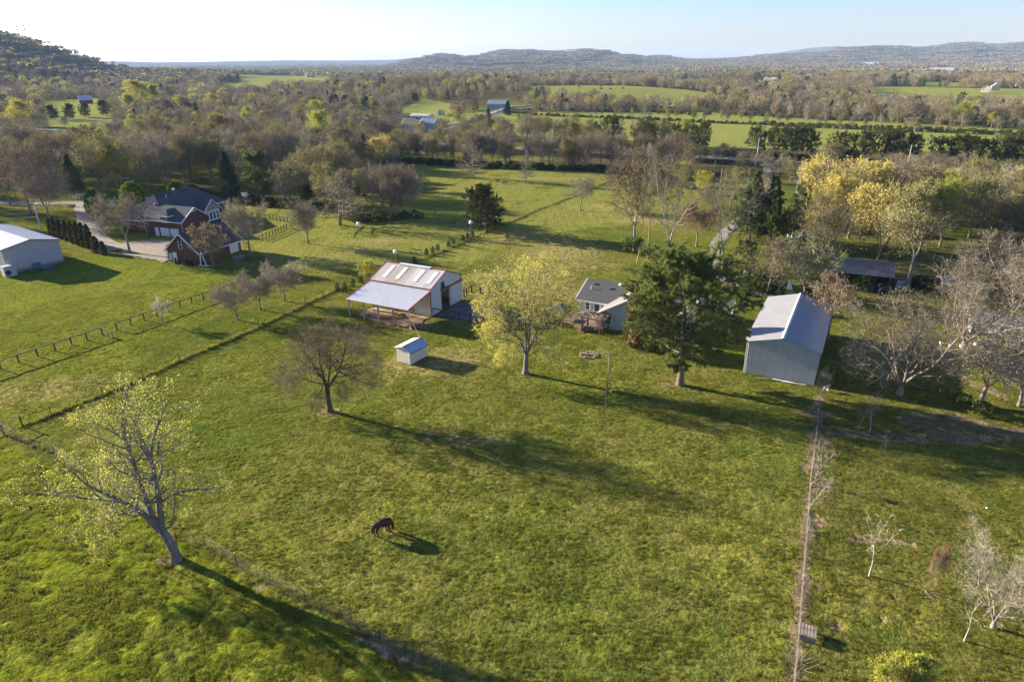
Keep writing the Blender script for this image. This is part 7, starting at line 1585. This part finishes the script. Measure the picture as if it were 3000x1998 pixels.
# stuff behind the grey metal building
t = thing('trash_bin', 'dark bin standing behind the ridge end of the grey metal building', 'bin', gp(2300, 868), R(-20)); MB().box(-.35, .35, -.35, .35, 0, 1.1).ob('body', darkin, t); MB().box(-.38, .38, -.4, .38, 1.1, 1.18).ob('lid', darkin, t)
t = thing('leaning_panel', 'white panel leaning behind the grey metal building', 'panel', gp(2312, 872), R(-20)); MB().slab([(-.6, 0, 0), (.9, 0, 0), (-.2, 0, 3.2), (-.6, 0, 3.3)], (0, .08, 0)).ob('sheet', whitep, t)
# ------------------------------------------------------------------ brush and litter on the fences, tall grass lines, tufts
mat_leaf('dry_stem', (.33, .27, .18), (.20, .16, .11), .2, .2); mat_leaf('grass_tuft', (.26, .265, .042), (.10, .125, .016), .45, .1, hue=.01); mat_leaf('litter', (.42, .27, .18), (.30, .18, .11), .2, .1)
def stems(seed, n, h, r, w, m, bend=.5):
    g = Geo(); q = np.random.default_rng(seed); s = np.stack([q.normal(size=n)*r, q.normal(size=n)*r, 0*q.uniform(size=n)], -1); d = nrm(np.stack([q.normal(size=n)*bend, q.normal(size=n)*bend, np.ones(n)], -1)); Pp = sweep(s, d, h*q.uniform(.4, 1.1, n), 3, -.05, .15, q)
    V, T = strips(Pp, w, q); g.t(V, T); return g.mesh('stems', [MATS[m]])
vine = [(stems(s, 60, 1.6, .5, .012, 'dry_stem', .8), 1) for s in (1, 2)]+[(stems(3, 30, 2.6, .3, .014, 'twig_pale2', .6), .35)]
rg = np.random.default_rng(12)
def along(pts, step, wid, rg):
    out = []
    for a, b in zip(pts[:-1], pts[1:]):
        a = np.array(a[:2]); b = np.array(b[:2]); n = max(1, int(np.linalg.norm(b-a)/step))
        for k in range(n): out.append(a+(b-a)*(k+rg.uniform())/n+rg.normal(size=2)*wid)
    o = np.array(out); return np.concatenate([o, zt(o[:, 0], o[:, 1])[:, None]-.03], 1)
bz = along(RFENCE, .7, .12, rg); bz = bz[(fbm(bz[:, 0], bz[:, 1], 5, 2, 3) > .42)]
gn_points('fence_vines', 'tangle of dry vines and stems along the right fence', bz, vine, mk_scale(len(bz), .35, .8, 8), 8)
fp = [tuple(gp(*p)) for p in w4]; bz = along(fp, .5, .12, rg)
gn_points('fence_weeds', 'dry weeds grown into the near wire fence', bz, [(stems(5, 26, .7, .18, .010, 'dry_stem', .5), 1), (stems(6, 30, .6, .2, .02, 'grass_tuft', .5), 1.4)], mk_scale(len(bz), .5, 1.1, 9), 9)
for (bx, by, tx_, h_, lb, k) in ((2374, 1425, 0, 4.2, 'pale bare sapling leaning right out of the fence vines, upper one', 31), (2368, 1495, 0, 3.2, 'pale bare sapling leaning right out of the fence vines, lower one', 32)):
    p = make_tree(k, h=h_, tr=.012, base=.15, n1=16, a1=(45, 30), l1=.4, n2=5, n3=4, tw=.008, bark='bark_pale', twig='twig_pale2', sides=(5, 3, 0), wob=.08, lean=(.75, .35)); put_proto(p, 'sapling', gp(bx, by), lb)
def tuft(seed, n, h, r, w, m): return (stems(seed, n, h, r, w, m, .45), 1)
TF = [tuft(50+i, 34, .30, .16, .020, 'grass_tuft') for i in range(3)]
line = along([tuple(gp(*p)) for p in w1], .22, .16, rg); line2 = along([tuple(gp(*p)) for p in w2+w3], .5, .15, rg)
gn_points('tall_grass', 'unmown grass and weeds standing along the wire fences', np.vstack([line, line2]), [tuft(60+i, 40, .75, .2, .03, 'grass_tuft') for i in range(2)]+[(stems(63, 30, .6, .2, .02, 'dry_stem', .4), .8)], mk_scale(len(line)+len(line2), .6, 1.15, 10), 10)
n = 230000; az = rg.uniform(-47, 47, n); D_ = 24+120*rg.uniform(0, 1, n)**.8; X = D_*np.sin(R(1)*az); Y = D_*np.cos(R(1)*az)
cl = fbm(X, Y*1.1, 1.9, 3, 66); k = (rg.uniform(size=n) < smooth(.3, .65, cl)*.8+.1) & (inpoly(X, Y, NEARCLEAR))
for pl, wd in FLATS: k &= segdist(X, Y, pl) > wd
lu = inpoly(X, Y, W([(-900, 2500), (-900, 1150), (0, 1290), (330, 1440), (560, 1600), (900, 1800), (1400, 2080), (1400, 2500)]))
bl = [o.matrix_basis.inverted() for o in (barn, gm, shed)]; dm = [(-12.6, 0, -.2, 9.8), (0, 9, 0, 20.6), (-2.6, 0, 0, 3.7)]
for mi, (a, b, c, d) in zip(bl, dm):
    lx = mi[0][0]*X+mi[0][1]*Y+mi[0][3]; ly = mi[1][0]*X+mi[1][1]*Y+mi[1][3]; k &= ~((lx > a) & (lx < b) & (ly > c) & (ly < d))
X, Y, lu, cl = X[k], Y[k], lu[k], cl[k]
sc = mk_scale(len(X), .55, 1.1, 11)*np.where(lu, .8, .55)[:, None]; gn_points('grass_tufts', 'clumpy tufts of short pasture grass', np.stack([X, Y, zt(X, Y)-.01], -1), TF, sc, 11)
print('tufts', len(X))
# ------------------------------------------------------------------ air
hz = bpy.data.materials.new('haze'); hz.use_nodes = True; t = hz.node_tree; t.nodes.clear(); o_ = t.nodes.new('ShaderNodeOutputMaterial'); v_ = t.nodes.new('ShaderNodeVolumePrincipled')
v_.inputs['Color'].default_value = (.42, .62, 1.0, 1); v_.inputs['Density'].default_value = .00005; v_.inputs['Anisotropy'].default_value = 0.0; t.links.new(v_.outputs[0], o_.inputs['Volume'])
MB().box(-13000, 13000, -700, 13200, -40, 175).ob('haze', hz, kind='stuff', label='pale blue spring haze over the far hills')
# ------------------------------------------------------------------ give look-alikes their place in the row
def ordinal(n):
    a = ['', 'first', 'second', 'third', 'fourth', 'fifth', 'sixth', 'seventh', 'eighth', 'ninth', 'tenth', 'eleventh', 'twelfth', 'thirteenth', 'fourteenth', 'fifteenth', 'sixteenth', 'seventeenth', 'eighteenth', 'nineteenth']
    if n < 20: return a[n]
    t = ['', '', 'twent', 'thirt', 'fort', 'fift', 'sixt', 'sevent'][n//10]
    return t+'ieth' if n % 10 == 0 else t+'y-'+a[n % 10]
by = {}
for o in COL.objects:
    if o.parent is None and o.get('group') and o.get('label'): by.setdefault((o['group'], o['label']), []).append(o)
for (g_, lb), os_ in by.items():
    if len(os_) < 2 or len(os_) > 79: continue
    os_.sort(key=lambda o: pj(o.location.x, o.location.y, o.location.z)[0])
    for k, o in enumerate(os_): o['label'] = lb+', '+(ordinal(k+1)+' from left' if k < len(os_)-1 else 'rightmost')
